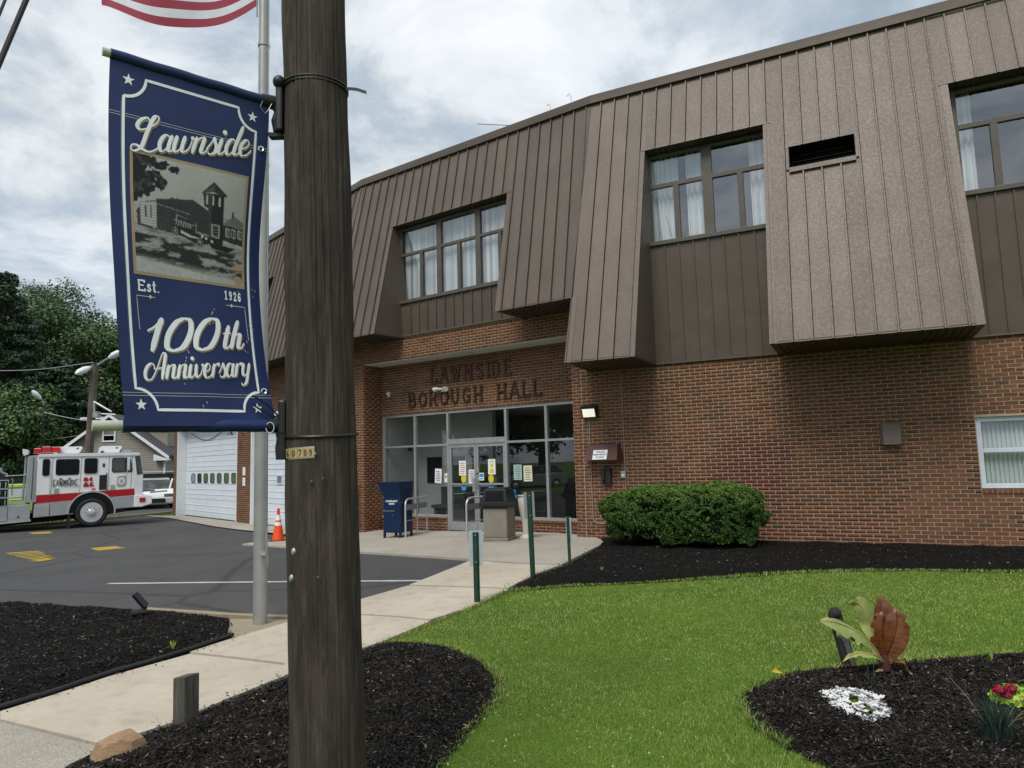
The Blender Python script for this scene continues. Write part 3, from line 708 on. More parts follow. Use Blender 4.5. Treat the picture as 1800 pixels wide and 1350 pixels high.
mb = MB(); wallbox(mb, FRm, .3, 6.72, MS, 2.875, 4.25, th=.15); signwall = part(mb, 'sign_wall', M['mortar'])
bricks_stuff(FRm, brick_rects(.3, 6.72, 2.88, 4.2), MS, signwall)
for a, b in ((.5, 2.55), (4.43, 6.66)):
    mb = MB(); wallbox(mb, FRm, a, b, MS, -.2, .215, th=.2); sw = part(mb, 'sill_wall', M['mortar'])
    bricks_stuff(FRm, brick_rects(a, b, -.14, .19), MS, sw)
    n_ = int((b-a)/.0677); bricks_stuff(FRm, [(a+i*.0677, a+i*.0677+.0575, .196, .262) for i in range(n_)], MS+.015, sw, 'rowlock_course')
    mb = MB(); FRm.box(mb, a, b, MS-.15, MS+.003, .2, .266); part(mb, 'sill_bed', M['mortar'])
# aluminium shopfront
fo = MS-.03
sf = MB(); B = FRm.box
for p in (6.63, 5.50, 4.381, 2.593, 1.467, .55): B(sf, p-.032, p+.032, fo-.10, fo, .27 if p not in (4.381, 2.593) else -.06, 2.872)
B(sf, .582, 6.598, fo-.098, fo-.002, 2.812, 2.87)
for a, b in ((.582, 2.561), (4.413, 6.598)):
    B(sf, a, b, fo-.098, fo-.002, 2.012, 2.062); B(sf, a, b, fo-.1, fo+.02, .268, .318)
B(sf, 2.625, 4.349, fo-.098, fo+.006, 2.035, 2.165)
front = part(sf, 'shopfront', M['alu'], bevel=.003)
for a, b in ((.58, 1.435), (1.5, 2.56), (4.413, 5.468), (5.532, 6.6)):
    for z0, z1 in ((.318, 2.012), (2.062, 2.812)):
        mb = MB(); mb.add([FRm(a, fo-.05, z0), FRm(b, fo-.05, z0), FRm(b, fo-.05, z1), FRm(a, fo-.05, z1)], [(0, 1, 2, 3)]); mb.build('pane', M['glass_shop'], front)
mb = MB(); mb.add([FRm(2.625, fo-.05, 2.165), FRm(4.349, fo-.05, 2.165), FRm(4.349, fo-.05, 2.812), FRm(2.625, fo-.05, 2.812)], [(0, 1, 2, 3)]); mb.build('pane', M['glass_shop'], front)
doors = []
for a, b, hs in ((3.505, 4.347, 0), (2.627, 3.495, 1)):
    mb = MB(); B(mb, a, a+.065, fo-.07, fo-.012, -.05, 2.03); B(mb, b-.065, b, fo-.07, fo-.012, -.05, 2.03)
    B(mb, a+.065, b-.065, fo-.07, fo-.014, 1.955, 2.03); B(mb, a+.065, b-.065, fo-.07, fo-.014, -.05, .16); B(mb, a+.065, b-.065, fo-.066, fo-.010, 1.045, 1.085)
    d = part(mb, 'entrance_door', M['alu'], bevel=.003); doors.append(d)
    for z0, z1 in ((.16, 1.045), (1.085, 1.955)):
        mb = MB(); mb.add([FRm(a+.06, fo-.045, z0), FRm(b-.06, fo-.045, z0), FRm(b-.06, fo-.045, z1), FRm(a+.06, fo-.045, z1)], [(0, 1, 2, 3)]); mb.build('pane', M['glass_shop'], d)
mb = MB(); B(mb, 3.52, 3.60, fo-.010, fo+.02, .88, 1.22); mb.build('push_plate', M['alu'], doors[0], bevel=.004)
mb = MB(); B(mb, 3.44, 3.455, fo-.010, fo+.04, .95, 1.2); mb.build('pull_handle', M['alu'], doors[1], bevel=.004)
mb = MB(); B(mb, 3.44, 3.50, fo-.012, fo-.004, 1.3, 1.33); mb.build('lock', M['black'], doors[1])
# notices taped to the glass
def notice(par, sc_, zc, w_, h, mat, lines=(), tilt=0.0):
    o_ = fo-.040; mb = MB()
    def P(a, b, e=0): c, s = math.cos(tilt), math.sin(tilt); return FRm(sc_+a*c-b*s, o_+e, zc+a*s+b*c)
    mb.add([P(-w_/2, -h/2), P(w_/2, -h/2), P(w_/2, h/2), P(-w_/2, h/2)], [(0, 1, 2, 3)])
    n_ = mb.build('notice', mat, par)
    if lines:
        mb = MB()
        for a, b, ww, hh in lines: mb.add([P(a-ww/2, b-hh/2, .002), P(a+ww/2, b-hh/2, .002), P(a+ww/2, b+hh/2, .002), P(a-ww/2, b+hh/2, .002)], [(0, 1, 2, 3)])
        return n_, mb
    return n_, None
def disc(par, sc_, zc, r, mat):
    mb = MB(); o_ = fo-.040; mb.add([FRm(sc_+r*.85*math.cos(k*math.pi/10), o_, zc+r*math.sin(k*math.pi/10)) for k in range(20)], [tuple(range(20))]); return mb.build('round_sticker', mat, par)
def txtl(w_, n, y0, dy, hh): return [(random.uniform(-.01, .01), y0-dy*i, w_*random.uniform(.55, .85), hh) for i in range(n)]
for par, a, z, w_, h, mt, ln, im, tl in ((front, 4.74, 1.27, .22, .36, 'paper', txtl(.2, 6, .11, .045, .025), 'purpleink', .05), (front, 4.47, 1.22, .13, .22, 'paper', [(-.03, .03, .035, .05), (.03, .03, .035, .05)], 'ink', 0),
        (doors[0], 3.95, 1.45, .22, .36, 'paper', txtl(.2, 6, .12, .05, .012), 'red', 0), (doors[0], 3.66, 1.24, .2, .34, 'paper', txtl(.19, 7, .12, .04, .014), 'ink', 0),
        (doors[1], 3.36, 1.24, .14, .18, 'paper', [(0, .03, .12, .08), (0, -.05, .09, .03)], 'bluesign', 0), (doors[1], 3.05, 1.47, .22, .36, 'paper', [(0, .12, .12, .03), (0, .03, .07, .08), (0, -.1, .11, .09)], 'yellowsign', 0),
        (front, 2.30, 1.33, .23, .35, 'greenpaper', txtl(.2, 6, .12, .05, .012), 'ink', 0), (front, 2.02, 1.30, .24, .36, 'creampaper', txtl(.2, 6, .12, .05, .012), 'ink', -.02)):
    n_, mb = notice(par, a, z, w_, h, M[mt], ln, tl)
    o = mb.build('notice_print', M[im], None); o.parent = n_ if False else par
for d, a in ((doors[0], 3.92), (doors[1], 3.08)):
    disc(d, a, 1.19, .095, M['yellowsign']); disc(d, a, .995, .095, M['bluesign'])
mb = MB(); B(mb, 2.34, 2.40, fo-.02, fo+.06, .80, .93); B(mb, 2.28, 2.46, fo-.02, fo+.09, .74, .80); part(mb, 'blue_dispenser', M['bluesign'], front)
# lobby behind the glass
room(FRm, -1.5, 6.72, fo-.12, -6.2, -.02, 2.92, M['lobbyfloor'], 'lobby')
mb = MB(); B(mb, 6.60, 6.70, -5.0, fo-.12, 0, 2.9); B(mb, 3.9, 6.6, -2.25, -2.1, 0, 2.9); part(mb, 'lobby_partition', M['wallpaint'])
for a in (5.9, 5.1, 4.3):
    mb = MB(); B(mb, a-.26, a+.26, -2.098, -2.07, 1.05, 1.75); part(mb, 'framed_picture', M['black'])
mb = MB(); B(mb, 4.0, 5.6, -2.0, -1.6, .42, .5); B(mb, 4.0, 5.6, -2.08, -2.0, .5, .95); B(mb, 4.05, 4.15, -2.0, -1.65, 0, .42); B(mb, 5.45, 5.55, -2.0, -1.65, 0, .42); part(mb, 'lobby_bench', simple('teal_grey_vinyl', (.03,.045,.045), .6))
mb = MB(); B(mb, 6.55, 6.598, -1.9, -1.75, .86, 1.06); B(mb, 6.55, 6.598, -1.9, -1.78, 1.95, 2.1); part(mb, 'alarm_box', M['maroon'])
mb = MB(); B(mb, .6, 2.4, -5.2, -4.6, .0, 1.05); part(mb, 'lobby_counter', M['darkroom'])

# --- garage wing
cL, cR = 7.786, 6.617
mb = MB()
for a, b in ((-.0, .75), (cR, cL), (14.32, 14.75)): wallbox(mb, FRg, a+.01, b-.01, 0, -.4, 3.35, th=.36)
wallbox(mb, FRg, .01, 14.74, 0, 3.36, 4.8, th=.36)
gw = part(mb, 'garage_wall', M['mortar']); rr = []
for a, b in ((.004, .75), (cR, cL), (14.32, 14.75)): rr += brick_rects(a, b, -.33, 3.35)
rr += brick_rects(.004, 14.75, 3.36, 4.75); bricks_stuff(FRg, rr, 0, gw)
FRe = Fr(FRg(cR, 0, 0), 0); FRe.d = -FRg.n; FRe.n = -FRg.d
def garage_door(s0, s1, win, deep=-.35):
    mb = MB(); FRg.box(mb, s0+.01, s0+.07, deep, .004, -.28, 3.3); FRg.box(mb, s1-.07, s1-.01, deep, .004, -.28, 3.3); FRg.box(mb, s0+.07, s1-.07, deep, .003, 3.22, 3.34)
    fr_ = part(mb, 'garage_door_frame', M['white'])
    zs = [-.26, .42, 1.02, 1.52, 2.1, 2.7, 3.24]
    dr = None
    for i, (z0, z1) in enumerate(zip(zs[:-1], zs[1:])):
        mb = MB(); FRg.box(mb, s0+.075, s1-.075, deep-.05, deep, z0+.006, z1-.006)
        for k in range(1, 3):
            z = z0+(z1-z0)*k/3
            if not (win and i == 2): FRg.box(mb, s0+.08, s1-.08, deep-.02, deep+.012, z-.012, z+.012)
        o = mb.build('garage_door' if dr is None else 'door_panel', M['whitetrim'] if 0 else M['garagewhite'], None, bevel=.004)
        if dr is None: dr = o; attach(o, hall, True)
        else: o.parent = dr
    for c_, wd, hh in win:
        pts = []
        for k in range(16):
            t = 2*math.pi*k/16; ct, st = math.cos(t), math.sin(t); pts.append((c_+wd*math.copysign(abs(ct)**.45, ct), 1.245+hh*math.copysign(abs(st)**.45, st)))
        mb = MB(); mb.add([FRg(a, deep+.006, z) for a, z in pts] + [FRg(a, deep-.02, z) for a, z in pts], [tuple(range(16))] + [(i, (i+1) % 16, 16+(i+1) % 16, 16+i) for i in range(16)])
        wn = mb.build('door_window', M['glass_house'], dr)
        q = [(c_+(a-c_)*1.16, 1.245+(z-1.245)*1.16) for a, z in pts]
        mb = MB(); mb.add([FRg(a, deep+.014, z) for a, z in pts] + [FRg(a, deep+.014, z) for a, z in q] + [FRg(a, deep, z) for a, z in q], [(i, (i+1) % 16, 16+(i+1) % 16, 16+i) for i in range(16)] + [(16+i, 16+(i+1) % 16, 32+(i+1) % 16, 32+i) for i in range(16)])
        mb.build('window_rim', M['black'], wn)
    return dr
M['garagewhite'] = simple('white_garage_steel', (.66,.71,.77), .45, 0, .05, 1.5)
gd1 = garage_door(cL, 14.32, [(13.34-i*.725, .20, .165) for i in range(7)])
gd2 = garage_door(.75, cR, [])
mb = MB(); FRg.box(mb, 4.86, 5.30, -.346, -.325, 1.05, 1.37); o = mb.build('door_window', M['whitetrim'], gd2)
mb = MB(); FRg.box(mb, 4.93, 5.23, -.324, -.318, 1.10, 1.32); mb.build('pane', M['glass_house'], o)
pts = [FRg(13.6-i*.28, -.32, 3.05-.32*math.sin(math.pi*i/13)) for i in range(14)]
mb = MB(); mb.tube(pts, .012, 6); part(mb, 'string_of_lights', M['timber'])

# --- mansard
ZT = 9.342
class Man:
    def __init__(s, fr, ob, zb, k, drift): s.fr, s.ob, s.zb, s.k, s.dr = fr, ob, zb, k, drift
    def out(s, z): return s.ob - s.k*(z-s.zb)
    def P(s, a, z, e=0.0): return s.fr(a+s.dr*(z-s.zb), s.out(z)+e, z)
kM = .317
MR, MM, MG = Man(FRr, 1.23, 3.395, .3185, 0), Man(FRm, .77, 4.72, kM, .09), Man(FRg, .82, 4.72, .278, .10)
def clip(poly, f):                          # keep f(p) >= 0
    o = []
    for i in range(len(poly)):
        p, q_ = poly[i], poly[(i+1) % len(poly)]; a, b = f(p), f(q_)
        if a >= 0: o.append(p)
        if a*b < 0: t = a/(a-b); o.append((p[0]+(q_[0]-p[0])*t, p[1]+(q_[1]-p[1])*t))
    return o
def foldline(A, B):                         # the valley/hip line in each facet's (s', z)
    r = []
    for z in (A.zb if A.zb > B.zb else B.zb, ZT):
        a, b, _ = fold(A.fr, A.out(z), B.fr, B.out(z)); r.append((z, a-A.dr*(z-A.zb), b-B.dr*(z-B.zb)))
    (z0, a0, b0), (z1, a1, b1) = r
    return (lambda z: a0+(a1-a0)*(z-z0)/(z1-z0)), (lambda z: b0+(b1-b0)*(z-z0)/(z1-z0))
fRM, fMR = foldline(MR, MM); fMG, fGM = foldline(MM, MG)
def facet(mn, s_lo, s_hi, lim_lo, lim_hi, opens, rib0, pitch=.3055):
    brk = [rib0+pitch*i for i in range(int((s_lo-rib0)/pitch)-2, int((s_hi-rib0)/pitch)+3)]
    brk = [b for b in brk if s_lo-.4 < b < s_hi+.4]; cuts = sorted(brk + [x for o_ in opens for x in o_[:2]])
    for a, b in zip(cuts[:-1], cuts[1:]):
        zi = [(mn.zb, ZT+.02)]
        for o_ in opens:
            if o_[0] <= a+1e-6 and o_[1] >= b-1e-6:
                nz = []
                for x, y in zi:
                    if o_[2] > x: nz.append((x, min(y, o_[2])))
                    if o_[3] < y: nz.append((max(x, o_[3]), y))
                zi = nz
        for x, y in zi:
            poly = [(a, x), (b-(.022 if any(abs(b-r) < 1e-6 for r in brk) else 0), x), (b-(.022 if any(abs(b-r) < 1e-6 for r in brk) else 0), y), (a, y)]
            if lim_lo: poly = clip(poly, lambda p: p[0]-lim_lo(p[1]))
            if lim_hi: poly = clip(poly, lambda p: lim_hi(p[1])-p[0])
            if len(poly) < 3 or max(p[0] for p in poly)-min(p[0] for p in poly) < .012: continue
            n = len(poly); mb = MB()
            mb.add([mn.P(*p) for p in poly] + [mn.P(*p, -.02) for p in poly], [tuple(range(n)), tuple(range(n, 2*n))[::-1]] + [(i, (i+1) % n, n+(i+1) % n, n+i) for i in range(n)])
            if any(abs(a-r) < 1e-6 for r in brk):
                rp = [(a-.012, x), (a+.012, x), (a+.012, y), (a-.012, y)]
                if lim_lo: rp = clip(rp, lambda p: p[0]-lim_lo(p[1])-.01)
                if lim_hi: rp = clip(rp, lambda p: lim_hi(p[1])-p[0]-.01)
                if len(rp) >= 3:
                    m_ = len(rp); mb.add([mn.P(*p, .038) for p in rp] + [mn.P(*p, -.001) for p in rp], [tuple(range(m_))] + [(i, (i+1) % m_, m_+(i+1) % m_, m_+i) for i in range(m_)])
            part(mb, 'roof_panel', M['mansard'])
def trim(mn, pts, w_=.1, e=.008, name='corner_trim', both=None):
    (a, x), (b, y) = pts; mb = MB()
    q_ = [(a, x), (a+w_, x), (b+w_, y), (b, y)]
    mb.add([mn.P(*p, e) for p in q_] + [mn.P(*p, -.015) for p in q_], [(0, 1, 2, 3), (0, 1, 5, 4), (1, 2, 6, 5), (2, 3, 7, 6), (3, 0, 4, 7)])
    return part(mb, name, M['mansard'])
OR = [(-3.79, -1.505, 3.0, 7.795), (-9.1, -6.79, 3.0, 7.79), (-5.305, -4.222, 6.705, 7.165)]
OM = [(1.565, 5.205, 4.5, 7.655)]
OG = [(4.62, 8.2, 5.4, 7.75)]
facet(MR, -10.6, 0.3, None, fRM, OR, -.479)
facet(MM, -.6, 7.6, fMR, fMG, OM, .185)
facet(MG, -.9, 14.9, fGM, None, OG, .21)
zM, zR = MM.zb, MR.zb
# hip caps and the edges of the openings
trim(MM, ((fMR(zM)+.0, zM), (fMR(ZT), ZT)), .13, .012); trim(MG, ((fGM(zM), zM), (fGM(ZT), ZT)), .12, .012); trim(MM, ((fMG(zM)-.05, zM), (fMG(ZT)-.05, ZT)), .05, .012)
trim(MR, ((fRM(zR)-.13, zR), (fRM(zM)-.13, zM)), .13, .01)
for mn, O in ((MR, OR[:2]), (MM, OM), (MG, OG)):
    for s0, s1, z0, z1 in O:
        zb_ = max(z0, mn.zb)
        trim(mn, ((s0-.115, zb_), (s0-.115, z1)), .115); trim(mn, ((s1, zb_), (s1, z1)), .115)
        trim(mn, ((s0-.13, z1-.0), (s0-.13, z1+.022)), s1-s0+.26, .016, 'drip_edge')
s0, s1, z0, z1 = OR[2]
trim(MR, ((s0-.05, z0-.03), (s0-.05, z1)), .045, .03, 'louvre_frame'); trim(MR, ((s1+.005, z0-.03), (s1+.005, z1)), .045, .03, 'louvre_frame')
trim(MR, ((s0, z0-.095), (s0, z0)), s1-s0, .05, 'louvre_sill'); trim(MR, ((s0-.06, z1), (s0-.06, z1+.02)), s1-s0+.12, .02, 'drip_edge')
mb = MB(); o_ = MR.out((z0+z1)/2); FRr.box(mb, s0+.01, s1-.01, o_-.62, o_-.58, z0-.1, z1+.1)
FRr.box(mb, s0-.02, s0-.004, o_-.6, o_-.09, z0-.05, z1+.05); FRr.box(mb, s1+.004, s1+.02, o_-.6, o_-.09, z0-.05, z1+.05); FRr.box(mb, s0, s1, o_-.6, o_-.09, z1+.005, z1+.02); FRr.box(mb, s0, s1, o_-.6, o_-.09, z0-.03, z0-.01)
for k in range(4): FRr.box(mb, s0, s1, o_-.5, o_-.40, z0+.06+k*.11, z0+.075+k*.11)
part(mb, 'louvre_box', M['black'])
# eaves: soffits with battens
def soffit(mn, a0, a1, b0, b1, zs, wall_o):     # outer edge a0..a1, inner edge b0..b1
    mb = MB(); q_ = [mn.fr(a0, mn.out(zs)-.004, zs), mn.fr(a1, mn.out(zs)-.004, zs), mn.fr(b1, wall_o, zs), mn.fr(b0, wall_o, zs)]
    mb.add(q_ + [p+np.array([0, 0, .03]) for p in q_], [(0, 1, 2, 3), (4, 5, 6, 7), (0, 1, 5, 4), (1, 2, 6, 5), (2, 3, 7, 6), (3, 0, 4, 7)])
    k = int(abs(a1-a0)/.11)
    for i in range(1, k):
        t = i/k; A = mn.fr(a0+(a1-a0)*t, mn.out(zs)-.03, zs); Bq = mn.fr(b0+(b1-b0)*t, wall_o+.02, zs); h = mn.fr.d*.012; u = np.array([0, 0, -.018])
        mb.add([A-h, A+h, Bq+h, Bq-h, A-h+u, A+h+u, Bq+h+u, Bq-h+u], [(4, 5, 6, 7), (0, 1, 5, 4), (1, 2, 6, 5), (2, 3, 7, 6), (3, 0, 4, 7)])
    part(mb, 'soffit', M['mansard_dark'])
fr0 = fRM(zR)
soffit(MR, -1.505, fr0, -1.505, fr0+.1, zR+.004, RW); soffit(MR, -6.79, -3.79, -6.79, -3.79, zR+.004, RW); soffit(MR, -10.6, -9.1, -10.6, -9.1, zR+.004, RW)
soffit(MM, fMR(zM), 1.565, fMR(zM)+.1, 1.565, zM+.004, MW_); soffit(MM, 5.205, fMG(zM), 5.205, fMG(zM)-.1, zM+.004, MW_)
soffit(MG, fGM(zM), 14.8, fGM(zM)+.1, 14.8, zM+.004, 0)
# left end of the lower corner bay and ends of the bays
def cheek(mn, s_, z0, z1, steps, dr=True):      # side wall of an opening: steps = [(z, wall_o)...] bottom to top
    sz = lambda z: s_ + (mn.dr*(z-mn.zb) if dr else 0)
    po = [mn.fr(sz(z0), mn.out(z0), z0), mn.fr(sz(z1), mn.out(z1), z1)]
    inner = [mn.fr(sz(z), o_, z) for z, o_ in steps][::-1]
    mb = MB(); mb.add(po + inner, [tuple(range(2+len(inner)))]); 
    for i in range(1, 4):                   # upright joints in the cladding
        pass
    part(mb, 'bay_cheek', M['mansard_dark'] if 0 else M['mansard'])
SR, SM_ = 5.80, 5.60
for s_ in (-3.79, -1.505, -6.79, -9.1): cheek(MR, s_, zR, 7.795, [(zR, RW+.01), (SR, RW+.01), (SR, -.5), (7.795, -.5)])
for s_ in (1.565, 5.205): cheek(MM, s_, zM, 7.655, [(zM, MW_+.01), (SM_, MW_+.01), (SM_, -.45), (7.655, -.45)])
cheek(MG, 4.62, 5.4, 7.75, [(5.4, -.1), (7.75, -.4)]); cheek(MG, 8.2, 5.4, 7.75, [(5.4, -.1), (7.75, -.4)])
cheek(MR, fr0, zR, zM, [(zR, RW), (zM, RW)], False)
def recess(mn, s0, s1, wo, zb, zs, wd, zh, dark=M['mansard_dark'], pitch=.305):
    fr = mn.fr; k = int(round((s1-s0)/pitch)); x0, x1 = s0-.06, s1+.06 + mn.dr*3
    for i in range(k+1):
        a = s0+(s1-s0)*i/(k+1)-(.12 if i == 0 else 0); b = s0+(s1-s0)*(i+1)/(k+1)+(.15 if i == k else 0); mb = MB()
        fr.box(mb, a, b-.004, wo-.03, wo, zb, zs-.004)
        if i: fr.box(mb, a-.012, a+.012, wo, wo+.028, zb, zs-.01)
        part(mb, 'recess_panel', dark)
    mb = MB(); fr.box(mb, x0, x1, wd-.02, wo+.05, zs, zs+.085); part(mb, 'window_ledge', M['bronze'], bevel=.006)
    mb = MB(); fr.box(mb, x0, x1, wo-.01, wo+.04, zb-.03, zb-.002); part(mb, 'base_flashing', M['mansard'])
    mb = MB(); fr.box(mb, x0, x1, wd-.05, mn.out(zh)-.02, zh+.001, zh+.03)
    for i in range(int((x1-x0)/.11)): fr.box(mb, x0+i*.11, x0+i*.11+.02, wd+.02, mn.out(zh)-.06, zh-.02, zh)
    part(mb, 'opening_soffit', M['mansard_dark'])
recess(MR, -3.79, -1.505, RW+.01, 3.432, SR, -.46, 7.80); recess(MR, -9.1, -6.79, RW+.01, 3.432, SR, -.46, 7.795)
recess(MM, 1.565, 5.205, MW_+.01, 4.79, SM_, -.40, 7.66)
window(FRr, -3.85, -1.45, -.45, SR+.085, 7.78, [(-2.655, .20)], [(7.11, .085)], M['bronze'], M['glass_up'], .07, .07, [(-2.03, .11), (-3.28, .11)])
window(FRr, -9.15, -6.85, -.45, SR+.085, 7.78, [(-8.05, .20)], [(7.10, .085)], M['bronze'], M['glass_up'], .07, .07, [(-7.42, .11), (-8.7, .11)])
window(FRm, 1.60, 5.47, -.39, SM_+.085, 7.64, [(4.125, .15), (2.893, .15)], [(6.93, .07)], M['bronze'], M['glass_up'], .07, .07, [(4.72, .10), (3.49, .10), (2.25, .10)])
for a, b in ((-2.05, -1.5), (-2.6, -2.2), (-3.8, -3.45)): part(folds(FRr, a, b, -.66, SR+.1, 7.75, .10, .035), 'curtain', M['curtain'])
part(folds(FRr, -7.15, -6.9, -.66, SR+.1, 7.75, .1, .03), 'curtain', M['curtain'])
part(vblinds(FRm, 1.66, 5.42, -.56, SM_+.1, 7.6), 'blind', M['slats'])
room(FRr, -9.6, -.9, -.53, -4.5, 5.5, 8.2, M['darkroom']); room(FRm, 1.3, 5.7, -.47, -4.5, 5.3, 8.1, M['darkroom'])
mb = MB(); FRg.box(mb, 4.2, 8.6, -.45, -.4, 5.2, 8); part(mb, 'recess_panel', M['bronze'])
# fascia round the roof edge, two laps, mitred at the hips
def fascia(mn, prof, a, b, nxt_lo=None, nxt_hi=None):
    mb = MB(); ends = []
    for lim, s_ in ((nxt_lo, a), (nxt_hi, b)):
        e = []
        for o_, z in prof:
            oo = mn.out(ZT)+o_
            if lim is not None: sa = fold(mn.fr, oo, lim.fr, lim.out(ZT)+o_)[0]
            else: sa = s_
            e.append(mn.fr(sa, oo, z))
        ends.append(e)
    n = len(prof); mb.add(ends[0]+ends[1], [tuple(range(n))[::-1], tuple(range(n, 2*n))] + [(i, (i+1) % n, n+(i+1) % n, n+i) for i in range(n)]); return mb
P1 = [(-.15, 9.34), (.075, 9.335), (.075, 9.43), (-.15, 9.43)]; P2 = [(-.15, 9.43), (.06, 9.431), (.06, 9.525), (-.15, 9.54)]
for prof in (P1, P2):
    part(fascia(MR, prof, -10.6, 0, None, MM), 'fascia', M['mansard']); part(fascia(MM, prof, 0, 0, MR, MG), 'fascia', M['mansard']); part(fascia(MG, prof, 0, 14.8, MM, None), 'fascia', M['mansard'])
# flat roof and the hidden back
pa, pb, pc, pd = FRr(-10.6, -.6, 9.4), fold(FRr, -.75, FRm, -.75)[2], fold(FRm, -.75, FRg, -.75)[2], FRg(14.6, -.6, 9.4)
rf = [tuple(pa[:2]), tuple(pb), tuple(pc), tuple(pd[:2]), tuple(FRg(14.6, -12, 0)[:2]), tuple(FRr(-10.6, -12, 0)[:2])]
mb = MB(); mb.prism(rf, 9.3, 9.42); part(mb, 'flat_roof', M['concrete'])
mb = MB(); mb.prism([rf[3], rf[4], rf[5], rf[0], (rf[0][0]+.1, rf[0][1]+.2), tuple(FRr(-10.4, -11.8, 0)[:2]), tuple(FRg(14.4, -11.8, 0)[:2]), tuple(FRg(14.4, -.7, 0)[:2])], -.4, 9.3); part(mb, 'rear_wall', M['mortar'])
mb = MB(); FRg.box(mb, 14.60, 14.8, -.62, .75, 4.72, 4.76); q_ = [MG.P(14.75-MG.dr*(z-4.72), z) for z in (4.72, 9.4)] + [FRg(14.75, -.75, 9.4), FRg(14.75, -.75, 4.72)]
mb.add(q_, [(0, 1, 2, 3)]); part(mb, 'bay_cheek', M['mansard'])
# odds and ends fixed to the roof edge
pe = MM.P(2.05-MM.dr*4.6, ZT, .05)+np.array([0, 0, .18])
mb = MB(); mb.tube([pe, pe+FRm.d*1.2*.55+np.array([-.25, 0, .25])], .012, 6); part(mb, 'antenna', M['galv'])

# raised letters on the sign wall
STK = {'A': [[(0,0),(.5,1)],[(.5,1),(1,0)],[(.2,.36),(.8,.36)]], 'B': [[(.1,0),(.1,1)],[(.1,1),(.55,1),(.75,.88),(.75,.65),(.55,.53),(.1,.53)],[(.55,.53),(.85,.4),(.85,.13),(.6,0),(.1,0)]],
 'D': [[(.1,0),(.1,1)],[(.1,1),(.5,1),(.8,.8),(.88,.5),(.8,.2),(.5,0),(.1,0)]], 'E': [[(.1,0),(.1,1)],[(.1,1),(.75,1),(.75,.86)],[(.1,.52),(.6,.52)],[(.1,0),(.78,0),(.78,.15)]],
 'G': [[(.85,.8),(.7,.95),(.45,1),(.2,.88),(.08,.5),(.2,.12),(.45,0),(.7,.03),(.85,.15),(.85,.42),(.6,.42)]], 'H': [[(.1,0),(.1,1)],[(.85,0),(.85,1)],[(.1,.5),(.85,.5)]],
 'I': [[(.2,0),(.2,1)]], 'L': [[(.1,0),(.1,1)],[(.1,0),(.75,0),(.75,.18)]], 'N': [[(.1,0),(.1,1)],[(.1,1),(.85,0)],[(.85,0),(.85,1)]],
 'O': [[(.5,1),(.2,.88),(.06,.5),(.2,.12),(.5,0),(.8,.12),(.94,.5),(.8,.88),(.5,1)]], 'R': [[(.1,0),(.1,1)],[(.1,1),(.55,1),(.78,.88),(.78,.65),(.55,.5),(.1,.5)],[(.5,.5),(.88,0)]],
 'S': [[(.72,.82),(.6,.96),(.4,1),(.18,.92),(.12,.75),(.22,.6),(.6,.44),(.75,.28),(.68,.08),(.42,0),(.2,.04),(.1,.18)]], 'U': [[(.1,1),(.1,.3),(.2,.08),(.45,0),(.7,.08),(.8,.3),(.8,1)]], 'W': [[(0,1),(.3,0)],[(.3,0),(.55,.9)],[(.55,.9),(.8,0)],[(.8,0),(1.1,1)]],
 't': [[(.2,1),(.2,.1),(.35,0),(.45,.06)],[(0,.68),(.45,.68)]], 's': [[(.5,.55),(.4,.66),(.22,.68),(.08,.56),(.14,.42),(.42,.28),(.5,.14),(.38,.02),(.15,0),(.04,.12)]], '.': [[(.06,.03),(.12,.03)]],
 '1': [[(.05,.82),(.28,1),(.28,0)],[(.08,0),(.48,0)]], '2': [[(.06,.75),(.12,.92),(.32,1),(.52,.9),(.55,.7),(.35,.38),(.05,0),(.58,0),(.6,.14)]], '6': [[(.52,.9),(.35,1),(.14,.82),(.06,.4),(.14,.1),(.32,0),(.52,.1),(.56,.34),(.44,.54),(.24,.54),(.08,.36)]],
 '9': [[(.1,.1),(.28,0),(.48,.18),(.56,.6),(.48,.9),(.3,1),(.1,.9),(.06,.66),(.18,.46),(.38,.46),(.55,.64)]], '0': [[(.32,1),(.12,.86),(.06,.5),(.12,.14),(.32,0),(.52,.14),(.58,.5),(.52,.86),(.32,1)]], '7': [[(.05,.86),(.05,1),(.58,1),(.25,0)]]}
def stroke_poly(ch, h, wd, t, serif=0.0):
    """flat quads (lists of 4 xy points) that draw a letter h tall, wd wide"""
    Q = []
    for si, st in enumerate(STK[ch]):
        P = [np.array([x*wd, y*h]) for x, y in st]
        tt = t*(.8 if (abs(P[-1][0]-P[0][0]) > abs(P[-1][1]-P[0][1]) and len(P) == 2) else 1)
        for a, b in zip(P[:-1], P[1:]):
            d = b-a; L = np.linalg.norm(d); d = d/L; n_ = np.array([-d[1], d[0]])*tt/2; e = d*tt*.35
            Q.append([a-e-n_, b+e-n_, b+e+n_, a-e+n_])
        if serif and len(st) == 2 and abs(st[0][0]-st[1][0]) < .6:
            for p, y in ((P[0], st[0][1]), (P[-1], st[-1][1])):
                if y in (0, 1): yy = p[1]+(-1 if y == 0 else 1)*0; Q.append([(p[0]-serif, yy-t*.28), (p[0]+serif, yy-t*.28), (p[0]+serif, yy+t*.28), (p[0]-serif, yy+t*.28)])
    return Q
